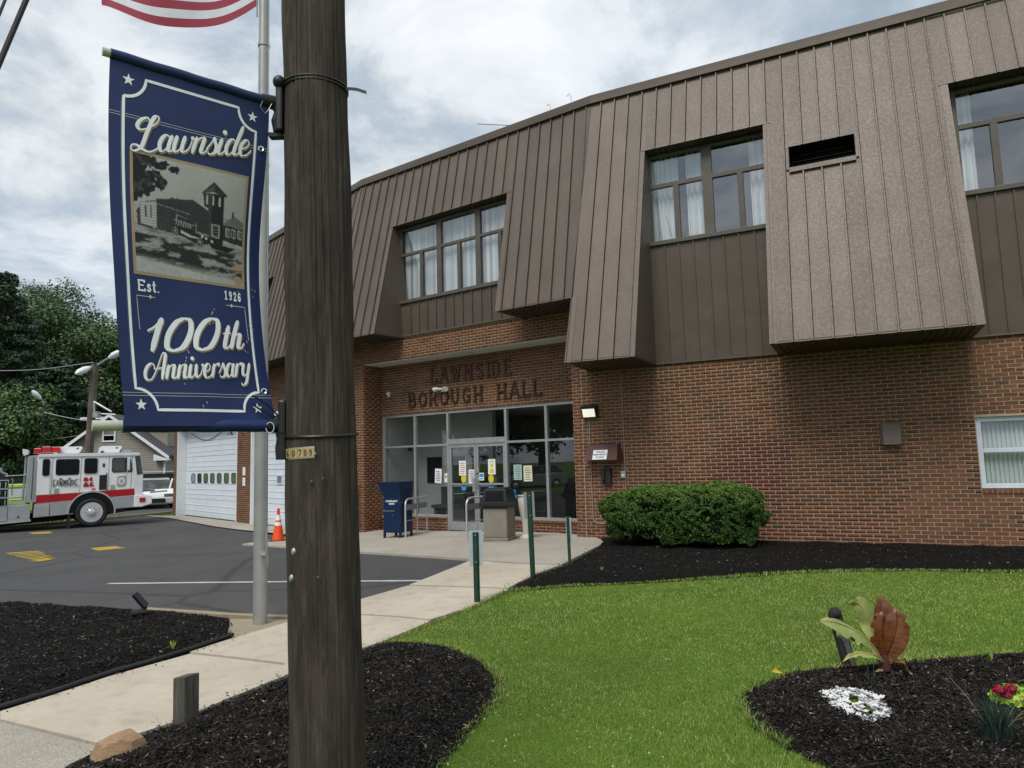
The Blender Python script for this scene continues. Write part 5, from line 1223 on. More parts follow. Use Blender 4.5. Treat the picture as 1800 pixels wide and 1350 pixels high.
# script lettering: pen strokes, thick going down and thin going up
def cat(pts, k=10):
    P = [np.array(p, float) for p in pts]
    if len(P) == 2: return [P[0]+(P[1]-P[0])*i/k for i in range(k+1)]
    P = [2*P[0]-P[1]]+P+[2*P[-1]-P[-2]]; o = []
    for i in range(1, len(P)-2):
        p0, p1, p2, p3 = P[i-1:i+3]
        for t_ in np.arange(k)/k: o.append(.5*((2*p1)+(-p0+p2)*t_+(2*p0-5*p1+4*p2-p3)*t_*t_+(-p0+3*p1-3*p2+p3)*t_**3))
    return o+[P[-2]]
GL = {'L': (1.35, [[(.60,1.62),(.42,1.92),(.05,1.78),(-.1,1.45),(.1,1.22),(.5,1.3)],[(.5,1.3),(.95,1.62),(1.05,1.95),(.86,2.05),(.70,1.8),(.5,1.0),(.38,.35),(.2,.06)],[(.2,.06),(-.05,-.02),(-.25,.12),(-.2,.32),(.05,.32),(.45,.08),(.85,-.04),(1.2,.12),(1.38,.34)]]),
 'a': (.86, [[(.52,.86),(.34,1.0),(.12,.85),(.0,.45),(.12,.06),(.3,.04)],[(.3,.04),(.5,.3),(.6,.8)],[(.66,1.0),(.56,.5),(.56,.12),(.68,.02)],[(.68,.02),(.8,.12),(.92,.36)]]),
 'w': (1.16, [[(.1,1.0),(.02,.5),(.04,.12),(.18,.02)],[(.18,.02),(.4,.25),(.52,.8)],[(.58,1.0),(.5,.5),(.5,.14),(.64,.02)],[(.64,.02),(.9,.25),(1.02,.7),(.98,1.0)],[(.98,1.0),(1.08,.86),(1.22,.9)]]),
 'n': (.92, [[(.14,1.0),(.0,0)],[(.05,.4),(.26,.85),(.46,1.0)],[(.46,1.0),(.6,.92),(.55,.5),(.52,.14),(.64,.02)],[(.64,.02),(.8,.12),(.94,.36)]]),
 's': (.66, [[(-.08,.3),(.16,.7),(.3,1.05)],[(.3,1.05),(.36,.8),(.52,.5),(.5,.14),(.3,0)],[(.3,0),(.12,.02),(.04,.16)]]),
 'i': (.50, [[(.14,1.0),(.04,.4),(.06,.12),(.18,.02)],[(.18,.02),(.34,.12),(.5,.36)],[(.24,1.40),(.22,1.32)]]),
 'd': (.92, [[(.52,.86),(.34,1.0),(.12,.85),(.0,.45),(.12,.06),(.3,.04)],[(.3,.04),(.5,.3),(.6,.8)],[(.84,1.86),(.66,1.0),(.56,.5),(.56,.12),(.68,.02)],[(.68,.02),(.84,.12),(.98,.36)]]),
 'e': (.74, [[(.04,.42),(.36,.52),(.52,.76),(.44,.96)],[(.44,.98),(.24,.98),(.04,.7),(.02,.3),(.14,.04),(.28,.0)],[(.28,0),(.52,.08),(.76,.38)]]),
 'A': (1.42, [[(.42,.72),(.40,.98),(.16,1.12),(-.14,.9),(-.28,.5),(-.2,.12),(.02,-.04)],[(.02,-.04),(.3,.1),(.62,.7),(.9,1.5),(1.06,1.86)],[(1.06,1.86),(1.26,1.72),(1.22,1.2),(1.08,.0)],[(.44,.70),(1.1,.82)]]),
 'v': (.80, [[(.1,1.0),(.06,.5),(.12,.14),(.24,.02)],[(.24,.02),(.5,.3),(.64,.75),(.58,1.0)],[(.58,1.0),(.68,.86),(.84,.88)]]),
 'r': (.66, [[(.14,1.0),(.0,0)],[(.05,.42),(.22,.82),(.38,1.0)],[(.38,1.0),(.52,1.0),(.56,.80)]]),
 'y': (.90, [[(.1,1.0),(.02,.5),(.06,.14),(.2,.04)],[(.2,.04),(.42,.25),(.56,.75)],[(.64,1.0),(.52,.3),(.40,-.35),(.2,-.62)],[(.2,-.62),(-.02,-.62),(-.08,-.42)]]),
 '1': (.86, [[(.02,1.18),(.3,1.38),(.62,1.86)],[(.62,1.9),(.50,1.3),(.34,0)]]), '0': (1.34, [[(.76,1.88),(.42,1.62),(.14,.95),(.14,.22),(.46,-.02)],[(.74,1.88),(1.08,1.72),(1.14,1.0),(.88,.22),(.44,-.02)]]),
 't': (.56, [[(.30,1.52),(.12,.6),(.08,.16),(.2,.02)],[(.2,.02),(.34,.08),(.5,.3)],[(-.1,.98),(.5,1.02)]]), 'h': (.92, [[(.4,1.86),(.16,.9),(.0,0)],[(.06,.4),(.28,.85),(.46,1.0)],[(.46,1.0),(.6,.92),(.55,.5),(.52,.14),(.64,.02)],[(.64,.02),(.8,.12),(.94,.4)]]),
 ' ': (.4, [])}
def script(txt, a0, b0, a1, b1, xh, thick, thin, e, shift=(0, 0), grow=0.0, kern=1.0):
    """write txt along (a0,b0)-(a1,b1); xh: x-height in units of b"""
    tot = sum(GL[c][0] for c in txt); U = np.array([a1-a0, b1-b0])/tot; quads = []
    mb = MB(); x = 0; lay = 0; hu = np.array([0, -xh])
    for c in txt:
        for st in GL[c][1]:
            P = cat(st); Q = [np.array([a0, b0])+U*(x+p[0]+.16*(p[1]))+hu*p[1]+np.array(shift) for p in P]; n = len(P); wd = []
            for i in range(n):
                d = P[min(i+1, n-1)]-P[max(i-1, 0)]; d = d/(np.linalg.norm(d)+1e-9); dn = max(0, -d[1]); up_ = max(0, d[1])
                k = dn**1.2+.12*abs(d[0])+(.55 if c in '0' else 0)*0
                en = min(1, .55+min(i, n-1-i)*.16); wd.append((thin+(thick-thin)*min(1, k))*en+grow)
            if st[0][1] > 1.2 and c == 'i':
                rr_d = thick*.62+grow/2; mb.add([BAN(Q[0][0]+rr_d*math.cos(k*.5236), Q[0][1]+rr_d/2.13*math.sin(k*.5236), e) for k in range(12)], [tuple(range(12))])
            else: ribbon(mb, Q, wd, e+.00012*lay)
            lay += 1
        x += GL[c][0]
    return mb
def gold_white(nm, *a_, **k):
    lay = .0012
    for j in range(4): script(*a_, .0012+.00002*j, shift=(.0017*(j+1), .0010*(j+1)), grow=.0010, **k).build('letter_shadow', M['print_gold'], ban, world=True)
    script(*a_, .0042, **k).build(nm, M['print_white'], ban, world=True)
gold_white('script_word', 'Lawnside', .145, .247, .875, .184, .048, .0235, .007)
gold_white('script_word', '100', .15, .796, .655, .775, .0485, .035, .010)
gold_white('script_word', 'th', .685, .772, .835, .768, .046, .030, .008)
gold_white('script_word', 'Anniversary', .16, .873, .872, .849, .040, .0200, .006)
def serif_word(txt, a0, b0, a1, b1, h, t_):
    mb = MB(); tot = sum({'t': .5, 's': .56, '.': .3, 'E': .9}.get(c, .7) for c in txt); U = np.array([a1-a0, b1-b0])/tot; x = 0
    for c in txt:
        for i, qq in enumerate(stroke_poly(c, 1, .82 if c == 'E' else .6, .17, .13)):
            ban_poly(mb, [tuple(np.array([a0, b0])+U*(x+p[0])+np.array([0, -h])*p[1]) for p in qq], .0016+.0001*i, 0)
        x += {'t': .5, 's': .56, '.': .3, 'E': .9}.get(c, .7)
    return mb
serif_word('Est.', .140, .628, .285, .628, .027, .01).build('serif_word', M['print_white'], ban, world=True)
serif_word('1926', .73, .622, .862, .624, .024, .01).build('serif_word', M['print_white'], ban, world=True)
# the old photograph printed in the middle
FA, FB, FC, FD_ = .135, .252, .865, .577
mb = MB(); ban_rect(mb, FA-.018, FB-.008, FC+.018, FD_+.008, .0013); mb.build('photo_border', M['print_gold'], ban, world=True)
def raster(nx, ny):
    """tones of the old photograph, worked out point by point (0 black .. 1 white)"""
    X, Y = np.meshgrid((np.arange(nx)+.5)/nx, (np.arange(ny)+.5)/ny)
    rg = np.random.default_rng(5)
    def vn(fx, fy, seed):                       # value noise
        g_ = np.random.default_rng(seed).uniform(0, 1, (int(fy)+3, int(fx)+3)); x, y = X*fx, Y*fy; i, j = x.astype(int), y.astype(int); u, v = x-i, y-j; u, v = u*u*(3-2*u), v*v*(3-2*v)
        return (g_[j, i]*(1-u)+g_[j, i+1]*u)*(1-v)+(g_[j+1, i]*(1-u)+g_[j+1, i+1]*u)*v
    fb = lambda fx, fy, s_: vn(fx, fy, s_)*.5+vn(fx*2.1, fy*2.1, s_+1)*.27+vn(fx*4.3, fy*4.3, s_+2)*.15+vn(fx*8.7, fy*8.7, s_+3)*.08
    def poly(pts): return inpoly(np.c_[X.ravel(), Y.ravel()], np.array(pts)).reshape(X.shape)
    T = .60-.10*Y+.06*(fb(4, 4, 1)-.5)
    gl = .585+.085*X                             # ground line
    G = .50+.25*(fb(30, 60, 9)-.5); G = np.where(Y > gl, G, T)
    st = fb(6, 26, 20)+.25*(fb(24, 50, 24)-.5); sh = np.clip((st-.40)*7, 0, 1)*np.clip((Y-gl-.01)*14, 0, 1)*np.clip((.90+.06*X-Y)*16, 0, 1)
    T = np.where(Y > gl, G*(1-.78*sh), T); T = np.where(Y > .87+.09*X+.02*fb(8, 2, 30), .60+.12*(fb(40, 20, 31)-.5), T)
    def put(m_, v): T[m_] = (v if np.isscalar(v) else v[m_])
    put(poly([(.0,.42),(.19,.37),(.19,.63),(0,.60)]) & (fb(14, 14, 60) > .5), .16)
    put(poly([(.055,.41),(.19,.38),(.19,.61),(.055,.59)]), .55+.10*np.sin(Y*260)); put(poly([(.09,.43),(.105,.43),(.105,.53),(.09,.53)]) | poly([(.135,.42),(.15,.42),(.15,.53),(.135,.53)]), .22)
    put(poly([(.28,.35),(.33,.31),(.40,.32),(.44,.345)]) & (fb(18, 18, 44) > .42), .2)
    put(poly([(.19,.355),(.51,.30),(.66,.375),(.66,.66),(.19,.615)]), .13+.05*(np.sin(Y*420) > .2)+.05*(fb(5, 5, 70)-.5)); put(poly([(.19,.395),(.48,.43),(.48,.437),(.19,.402)]), .42)
    put(poly([(.655,.21),(.80,.20),(.80,.68),(.655,.66)]), .09+.05*(fb(10, 20, 71)-.4)); put(poly([(.655,.21),(.685,.21),(.685,.66),(.655,.66)]), .17)
    put(poly([(.585,.225),(.70,.10),(.835,.205),(.80,.218),(.70,.19)]), .13); put(poly([(.60,.22),(.70,.13),(.71,.18)]), .24); put(poly([(.60,.22),(.66,.21),(.66,.35),(.615,.335)]), .16)
    for x in (.633, .688, .75): put(poly([(x,.31),(x,.24),(x+.008,.215),(x+.017,.24),(x+.017,.31)]), .62)
    put(poly([(.685,.475),(.768,.475),(.768,.605),(.685,.595)]), .50); put(poly([(.698,.488),(.755,.488),(.755,.59),(.698,.58)]), .13); put(poly([(.698,.488),(.755,.488),(.755,.59),(.698,.58)]) & (np.mod(Y, .026) < .006), .42)
    put(poly([(.80,.455),(.905,.37),(1,.415),(1,.48),(.80,.475)]), .34+.1*(fb(20, 30, 80)-.5)); put(poly([(.80,.47),(1,.478),(1,.64),(.80,.605)]), .14+.03*np.sin(Y*300)); put(poly([(.885,.335),(.90,.335),(.90,.39),(.885,.395)]), .15)
    for x in (.828, .885, .95): put(poly([(x,.49),(x+.042,.495),(x+.042,.575),(x,.568)]), .66); put(poly([(x+.007,.50),(x+.035,.504),(x+.035,.566),(x+.007,.560)]) & (np.abs(np.mod(X-x, .042)-.021) > .003), .12)
    put(poly([(.80,.60),(1,.635),(1,.66),(.8,.63)]) & (fb(40, 40, 81) > .5), .62)
    put((np.abs(Y-(.375+.05*X)) < .003) & (X > .8), .30)
    # the engine
    put(poly([(.335,.505),(.52,.53),(.56,.60),(.66,.60),(.70,.66),(.56,.685),(.325,.61)]), .10); put(poly([(.335,.497),(.52,.525),(.52,.533),(.335,.506)]), .55)
    put(poly([(.34,.512),(.50,.532),(.51,.565),(.34,.545)]) & (np.mod(X*1.0+Y*.2, .022) < .009), .58); put(poly([(.36,.455),(.46,.475),(.46,.48),(.36,.461)]) | poly([(.36,.455),(.366,.455),(.366,.51),(.36,.51)]), .45)
    put(poly([(.40,.585),(.50,.618),(.59,.628),(.575,.64),(.48,.636),(.40,.61)]), .66); put(poly([(.545,.572),(.66,.585),(.665,.60),(.545,.592)]), .46); put(poly([(.53,.50),(.545,.50),(.545,.59),(.53,.585)]), .34)
    for cx, cy, r_ in ((.352, .602, .030), (.578, .662, .033), (.70, .668, .020)):
        d = np.hypot((X-cx)/.8, (Y-cy)/1.25); an = np.arctan2(Y-cy, X-cx); put(d < r_*1.1, .06); put((d < r_) & (d > r_*.78), .50); put((d < r_*.7) & (np.mod(an*5/3.1416, 1) < .35), .55); put(d < r_*.22, .7)
    for cx, cy in ((.637, .618), (.692, .636), (.60, .607)): put(np.hypot((X-cx), (Y-cy)) < .013, .74)
    put(poly([(.66,.655),(.93,.665),(.86,.71),(.70,.70)]) & (fb(10, 16, 90) > .35), .08)
    # the tree: leaf masses against the light
    dx, dy = (X-.075)/.20, (Y-.20)/.24; m_ = dx*dx+dy*dy+(fb(11, 10, 50)-.5)*2.2 < .62; m_ |= ((X-.24)/.15)**2+((Y-.07)/.055)**2+(fb(14, 12, 54)-.5)*2.4 < .55; m_ |= ((X-.08)/.12)**2+((Y-.02)/.07)**2+(fb(14, 12, 57)-.5)*1.6 < .7
    put(m_, .07+.10*(fb(30, 30, 58) > .6))
    T += rg.normal(0, .025, T.shape)             # grain
    P = np.pad(T, 1, 'edge'); T = (P[1:-1, 1:-1]*4+P[:-2, 1:-1]+P[2:, 1:-1]+P[1:-1, :-2]+P[1:-1, 2:])/8
    return np.clip(T, .02, .95)
nx_, ny_ = 190, 176
TN = raster(nx_, ny_)
gv = np.array([BAN(FA+(FC-FA)*i/nx_, FB+(FD_-FB)*j/ny_, .0017) for j in range(ny_+1) for i in range(nx_+1)])
jj, ii = np.meshgrid(np.arange(ny_), np.arange(nx_), indexing='ij'); k0 = (jj*(nx_+1)+ii).ravel(); gf = np.c_[k0, k0+1, k0+nx_+2, k0+nx_+1]
a = Mat('old_photo_print'); at = a.n('ShaderNodeAttribute'); at.attribute_name = 'tone'; a.set(a.mix(1, at.outputs['Color'], (.97,.97,.90), 'MULTIPLY'), .55, 0, .3); M['old_photo'] = a.m
ph = fast_mesh('photo_print', gv, gf, M['old_photo'], None, True); attach(ph, ban, True)
ca = ph.data.color_attributes.new('tone', 'FLOAT_COLOR', 'CORNER'); tv = np.repeat((TN.ravel()**1.75)*1.0, 4); ca.data.foreach_set('color', np.c_[tv, tv, tv, np.ones(len(tv))].astype(np.float32).ravel())
# scuffs in the print
mb = MB()
for k in range(46):
    a_, b_ = random.choice([(.42, .80), (.40, .86), (.93, .58), (.62, .66), (.90, .73), (.84, .78), (.86, .56), (.5, .93)]); a_ += random.gauss(0, .02); b_ += random.gauss(0, .025)
    ban_poly(mb, [(a_, b_), (a_+.004, b_+.001), (a_+.003, b_+random.uniform(.003, .009)), (a_-.001, b_+.004)], .0048, 0)
mb.build('print_scuffs', M['print_grey6'], ban, world=True)

# flagpole and flag
fp = gp(457, 1097); fr_ = .0715
t = thing('flagpole', 'grey aluminium flagpole standing behind the banner in a gravel patch', 'flagpole', fp)
top_ = atY(464.5, 0, fp[1]); axf = (top_-fp)/(top_[2])
mb = MB(); mb.tube([fp+axf*z for z in (-.1, 2.5, 5, 7.5, 10.5)], [fr_, fr_*.95, fr_*.86, fr_*.72, fr_*.5], 24); mb.build('pole_shaft', M['galvpole'] if 'galvpole' in M else M.setdefault('galvpole', simple('dull_aluminium', (.34,.34,.33), .42, .35, .12, 4, .03, 30)), t, smooth=True, world=True)
mb = MB(); pz = fp+axf*.72+np.array([.05, -.05, 0]); mb.box((pz[0]-.02, pz[1]-.03, .70), (pz[0]+.03, pz[1]+.02, .735)); mb.build('cleat', M['alu'], t, world=True)
mb = MB(); mb.tube([pz+np.array([.035, -.02, .25]), pz+np.array([.04, -.02, .03]), pz+np.array([.055, -.02, -.08]), pz+np.array([.04, -.02, -.17]), pz+np.array([.025, -.02, -.06]), pz+np.array([.045, -.02, .0]), pz+np.array([.05, -.02, -.14])], .006, 6); mb.tube([pz+np.array([.03, -.02, .02]), fp+axf*7.2+np.array([.075, -.05, 0])], .004, 5); mb.build('halyard', M['galv'], t, world=True)
for z in (3.4, 4.9, 6.3):
    mb = MB(); mb.tube([fp+axf*z, fp+axf*(z+.03)], fr_*.92, 20); mb.build('pole_joint', M['galvpole'], t, smooth=True, world=True)
# flag: thirteen stripes and a starred canton, streaming left
flag = thing('flag', 'red and white striped flag streaming left from the flagpole top', 'flag', top_)
zb0 = atY(457, 10, fp[1])[2]
def flag_pt(u, v):                           # u 0 at hoist..1 fly, v 0 bottom..1 top
    Lf, Hf = 2.12, 1.18; x = u*Lf
    sag = -.30*math.sin(math.pi*min(1, u*1.02)**.85)*(1-.55*v)+.10*u
    curl = max(0, u-.86)/.14
    z = zb0+.0+v*Hf*(1-.05*u)+sag+.26*curl*curl*(1-v*.8)
    xx = -x*(.93)+.10*curl*curl
    y = .10*math.sin(u*7+v*1.5)*u+.06*math.sin(u*13-v*3)*u+.12*curl
    return np.array([top_[0]-.06+xx, fp[1]+y-.02, z])
a = Mat('flag_red'); a.set((.27,.018,.045), .75); tr_ = a.b; M['flagred'] = a.m
M['flagwhite'] = simple('flag_white', (.60,.62,.68), .75); M['flagblue'] = simple('flag_blue', (.02,.03,.12), .75)
nu = 44
for k in range(13):
    mb = MB(); v0, v1 = k/13, (k+1)/13; u0 = .40 if k >= 6 else 0; pts = []
    for i in range(nu+1):
        u = u0+(1-u0)*i/nu; pts += [flag_pt(u, v0), flag_pt(u, (v0+v1)/2), flag_pt(u, v1)]
    mb.add(pts, [f_ for i in range(nu) for f_ in ((3*i, 3*i+3, 3*i+4, 3*i+1), (3*i+1, 3*i+4, 3*i+5, 3*i+2))]); mb.build('stripe', M['flagred'] if k % 2 == 0 else M['flagwhite'], flag, smooth=True, world=True)
mb = MB(); pts = [flag_pt(.4*i/14, 6/13+(7/13)*j/8) for j in range(9) for i in range(15)]; mb.add(pts, [(j*15+i, j*15+i+1, (j+1)*15+i+1, (j+1)*15+i) for j in range(8) for i in range(14)]); cant = mb.build('canton', M['flagblue'], flag, smooth=True, world=True)
mb = MB()
for r_ in range(9):
    for c_ in range(6 if r_ % 2 == 0 else 5):
        cu_, cv_ = .4*((c_+.5+(0 if r_ % 2 == 0 else .5))/6), 6/13+(7/13)*(r_+.5)/9
        mb.add([flag_pt(cu_+(.018 if k % 2 == 0 else .008)*math.sin(k*.628), cv_+(.026 if k % 2 == 0 else .011)*math.cos(k*.628))+np.array([0, -.006, 0]) for k in range(10)], [tuple(range(10))])
o = mb.build('stars', M['flagwhite'], flag, world=True)
mb = MB(); mb.tube([fp+axf*(zb0-.15)+np.array([-.07, -.03, 0]), fp+axf*(zb0+1.25)+np.array([-.05, -.03, 0])], .008, 6); mb.build('hoist_cord', M['galv'], flag, world=True)
# guy cables at the top left
def cable(name, label, p0, p1, r, grp=None):
    mb = MB(); mb.tube([p0, p1], r, 8); return tag(mb.build(name, M['rubber'], smooth=True), label, 'cable', grp)
A_, B_ = atY(46, 0, 4.4), atY(-2, 113, 4.2); d_ = A_-B_
cable('guy_cable', 'thick black guy cable crossing the top left corner of the sky', B_-d_*((B_[2]+.05)/d_[2]), A_+d_*9, .0165)
A_, B_ = atY(9, 0, 4.6), atY(-4, 32, 4.5); d_ = A_-B_
cable('guy_cable', 'thin dark cable left of the thick guy cable in the top corner', B_-d_*((B_[2]+.05)/d_[2]), A_+d_*30, .010)
# ------------------------------------------------------------------ forecourt furniture
# local frame for things squared to the shopfront: x to the right along it, y into it
def fmat(p, t=TM):
    m_ = Matrix.Identity(4); x = np.array([math.sin(t), -math.cos(t), 0]); y = np.array([math.cos(t), math.sin(t), 0])
    for j in range(3): m_[j][0] = x[j]; m_[j][1] = y[j]; m_[j][3] = p[j]
    return m_
AZ = math.atan2(-math.cos(TM), math.sin(TM))
# blue drop box
p = gp(700, 945); t = thing('drop_box', 'blue steel drop box with white lettering by the left brick pier', 'drop box', p, R(-27))
mb = MB(); W2, D2 = .245, .24
for sx in (-1, 1):
    for sy in (-1, 1): mb.box((sx*W2-(.05 if sx > 0 else 0), sy*D2-(.05 if sy > 0 else 0), 0), (sx*W2+(.05 if sx < 0 else 0), sy*D2+(.05 if sy < 0 else 0), .16))
mb.build('legs', M['blue'], t, bevel=.006)
mb = MB(); mb.box((-W2, -D2, .13), (W2, D2, .93)); body = mb.build('body', M['blue'], t, bevel=.012)
mb = MB(); mb.hexa([(-W2, -D2+.02, .93), (W2, -D2+.02, .93), (W2, D2, .93), (-W2, D2, .93), (-W2-.12, -D2-.05, 1.26), (W2+.01, -D2-.05, 1.26), (W2+.01, D2+.02, 1.26), (-W2-.12, D2+.02, 1.26)])
mb.box((-W2-.13, -D2-.06, 1.26), (W2+.02, D2+.03, 1.285)); mb.build('chute', M['blue'], t, bevel=.01)
mb = MB(); mb.box((-W2+.02, -D2-.006, .17), (W2-.02, -D2, .61)); mb.build('door', M['blue'], t, bevel=.004)
mb = MB(); mb.box((-W2+.01, -D2-.012, .622), (.08, -D2, .632)); mb.build('door_lip', M['alu'], t)
mb = MB(); mb.lathe([(.016, 0), (.016, .012)], 10, lambda x, y, z: (.04+x, -D2-.006-z, .53+y)); mb.build('lock', M['chrome'], t)
for tx, z in (('COMMUNITY', .845), ('NEWS', .785)): text_mesh(tx, .056, Matrix.Translation((0, -D2-.004, z)) @ Matrix.Rotation(R(90), 4, 'X'), M['paper'], 'lettering', t, 0, 'CENTER', .002)
# two handrails
def handrail(p0, p1, label, back=True):
    t = thing('handrail', label, 'handrail', p0, 0, 'handrails beside the entrance doors'); d = (p1-p0); L = np.linalg.norm(d[:2]); rz = math.atan2(d[1], d[0]); t.rotation_euler[2] = rz
    mb = MB(); mb.tube([(0, 0, 0), (0, 0, .72), (.02, 0, .80), (.07, 0, .855), (.15, 0, .875), (L, 0, .875)], .022, 10); mb.tube([(L-.02, 0, .875), (L-.02, 0, .0)], .022, 10); mb.build('rail_frame', M['rail'], t, smooth=True)
    mb = MB(); mb.tube([(L*.52, 0, 0), (L*.52, 0, .87)], .019, 10); mb.build('post', M['rail'], t, smooth=True)
    mb = MB(); mb.tube([(.015, 0, .38), (L-.02, 0, .38)], .012, 8); mb.build('lower_bar', M['galv'], t, smooth=True)
    mb = MB(); mb.box((.02, -.012, .62), (L-.03, .012, .75)); mb.build('rub_board', M['greyboard'], t)
    for x in (0, L*.52, L-.02):
        mb = MB(); mb.lathe([(.05, 0), (.05, .012)], 10, lambda a, b, c: (x+a, b, c)); mb.build('foot_plate', M['galv'], t)
    return t
M['rail'] = simple('galvanised_rail', (.50,.52,.53), .38, .5, .08); M['greyboard'] = simple('grey_board', (.20,.20,.195), .6, 0, .1)
handrail(gp(713, 946), FRm(4.75, MS+.35, -.06), 'pale tubular handrail between the blue drop box and the doors')
handrail(gp(821, 949.5), FRm(2.55, MS+.35, -.04), 'pale tubular handrail behind the concrete litter bin')
# litter bin
p = gp(879, 951); t = thing('litter_bin', 'exposed aggregate litter bin with black hooded lid by the doors', 'litter bin', p, R(-20))
mb = MB(); mb.box((-.27, -.27, 0), (.27, .27, .09)); mb.box((-.255, -.255, .09), (.255, .255, .70)); mb.build('body', M['binconc'], t, bevel=.02)
mb = MB(); mb.box((-.32, -.32, .72), (.32, .32, .80)); mb.hexa([(-.25, -.25, .66), (.25, -.25, .66), (.25, .25, .66), (-.25, .25, .66), (-.30, -.30, .72), (.30, -.30, .72), (.30, .30, .72), (-.30, .30, .72)]); mb.build('lid_rim', M['black'], t, bevel=.01)
mb = MB(); b_ = [(-.28, -.28), (.28, -.28), (.28, .28), (-.28, .28)]; c_ = [(-.235, -.235), (.235, -.235), (.235, .235), (-.235, .235)]
mb.hexa([(x, y, .80) for x, y in b_]+[(x, y, 1.06) for x, y in c_]); mb.box((-.20, -.20, 1.06), (.20, .20, 1.085)); lid = mb.build('lid_hood', M['black'], t, bevel=.012)
mb = MB(); mb.hexa([(-.20, -.285, .83), (.20, -.285, .83), (.20, -.262, .83), (-.20, -.262, .83), (-.18, -.258, 1.02), (.18, -.258, 1.02), (.18, -.235, 1.02), (-.18, -.235, 1.02)]); M['void'] = simple('dark_opening', (.002,.002,.002), .9); mb.build('mouth_shade', M['void'], lid)  # near-black plates on the solid hood stand for its shaded openings
mb = MB(); mb.hexa([(-.285, .20, .83), (-.285, -.20, .83), (-.262, -.20, .83), (-.262, .20, .83), (-.258, .18, 1.02), (-.258, -.18, 1.02), (-.235, -.18, 1.02), (-.235, .18, 1.02)]); mb.build('mouth_shade', M['void'], lid)
# urn
p = gp(925, 948); t = thing('urn_planter', 'tall cream urn planter partly hidden behind a green sign post', 'planter', p)
M['cream'] = simple('cream_stone', (.50,.47,.41), .6, 0, .06)
mb = MB(); mb.lathe([(r_*.74, z_*.86) for r_, z_ in [(.19, 0), (.19, .05), (.14, .09), (.10, .13), (.105, .3), (.125, .5), (.17, .66), (.20, .82), (.205, .95), (.185, 1.0), (.215, 1.03), (.215, 1.05), (.17, 1.05), (.15, .98)]], 22); mb.build('urn', M['cream'], t, smooth=True)
# three sign posts seen from behind
def signpost(bu, bv, h, pz0, pz1, pw, yaw, lean, label, psh=0.0, mat='plate'):
    p = gp(bu, bv); t = thing('sign_post', label, 'sign post', p, yaw, 'green sign posts along the path'); mb = MB()
    L = lambda x, y, z: (x+lean*z, y, z)
    pf = [(-.035, 0), (-.022, 0), (-.014, -.022), (.014, -.022), (.022, 0), (.035, 0), (.035, .004), (.026, .004), (.017, -.017), (-.017, -.017), (-.026, .004), (-.035, .004)]
    mb.add([L(x, y, -.1) for x, y in pf]+[L(x, y, h) for x, y in pf], [(i, (i+1) % 12, 12+(i+1) % 12, 12+i) for i in range(12)]+[(0, 1, 10, 11), (1, 2, 9, 10), (2, 3, 8, 9), (3, 4, 7, 8), (4, 5, 6, 7), (12, 13, 22, 23), (13, 14, 21, 22), (14, 15, 20, 21), (15, 16, 19, 20), (16, 17, 18, 19)])
    mb.build('post', M['postgreen'], t)
    mb = MB(); r_ = .012; x0, x1 = -pw/2+psh, pw/2+psh
    mb.add([L(x0+r_, .006, pz0), L(x1-r_, .006, pz0), L(x1, .006, pz0+r_), L(x1, .006, pz1-r_), L(x1-r_, .006, pz1), L(x0+r_, .006, pz1), L(x0, .006, pz1-r_), L(x0, .006, pz0+r_)] + [L(x0+r_, .009, pz0), L(x1-r_, .009, pz0), L(x1, .009, pz0+r_), L(x1, .009, pz1-r_), L(x1-r_, .009, pz1), L(x0+r_, .009, pz1), L(x0, .009, pz1-r_), L(x0, .009, pz0+r_)], [tuple(range(8)), tuple(range(8, 16))]+[(i, (i+1) % 8, 8+(i+1) % 8, 8+i) for i in range(8)])
    mb.build('sign_plate', M[mat], t)
    for z in (pz0+.05, pz1-.05):
        mb = MB(); mb.lathe([(.009, 0), (.009, .012)], 6, lambda a, b, c: L(a, -.02-c, z+b)); mb.build('bolt', M['galv'], t)
M['plate'] = simple('sign_back', (.44,.49,.53), .45, .3, .06); M['plate2'] = simple('grey_sign_back', (.26,.27,.27), .5, .3, .1)
signpost(839, 1062, .80, .42, .82, .155, R(-3), -.004, 'short green post with pale blue-white sign back, nearest on the path edge', -.003)
signpost(937, 1016, 1.17, .80, 1.165, .148, R(4), -.018, 'tall green post with grey sign back between litter bin and glass', -.004, 'plate2')
signpost(1002, 993, .73, .33, .715, .15, R(-62), -.028, 'leaning green post with sign plate turned edge-on near the hedge', 0)
# traffic cone with tape
p = gp(489, 951.5); t = thing('traffic_cone', 'orange traffic cone with a white collar standing by the garage door', 'traffic cone', p)
mb = MB(); mb.box((-.19, -.19, 0), (.19, .19, .035)); mb.build('base', M['rubber'], t, bevel=.01)
seg = [(.145, .035), (.086, .36), (.076, .415), (.062, .50), (.053, .545), (.040, .62), (.030, .69), (.028, .76)]
for i, (nm, mt) in enumerate((('cone_body', 'orange'), ('reflective_collar', 'paper'), ('cone_band', 'orange'), ('reflective_collar', 'paper'), ('cone_tip', 'orange'))):
    sgs = {0: seg[:2], 1: seg[1:3], 2: seg[2:4], 3: seg[3:6], 4: seg[5:]}[i]
    sgs = {0: [(.145, .035), (.084, .38)], 1: [(.084, .38), (.070, .46)], 2: [(.070, .46), (.062, .505)], 3: [(.062, .505), (.040, .63)], 4: [(.040, .63), (.030, .69), (.034, .70), (.034, .78), (.022, .79)]}[i]
    mb = MB(); mb.lathe(sgs, 18); mb.build(nm, M[mt], t, smooth=True)
mb = MB(); a_, b_ = p+np.array([.03, 0, .69]), p+np.array([1.6, .4, .78]); mb.tube([a_, (a_+b_)/2-np.array([0, 0, .05]), b_], [.004, .02, .004], 6); mb.build('barrier_tape', M['pinktape'], t, world=True)

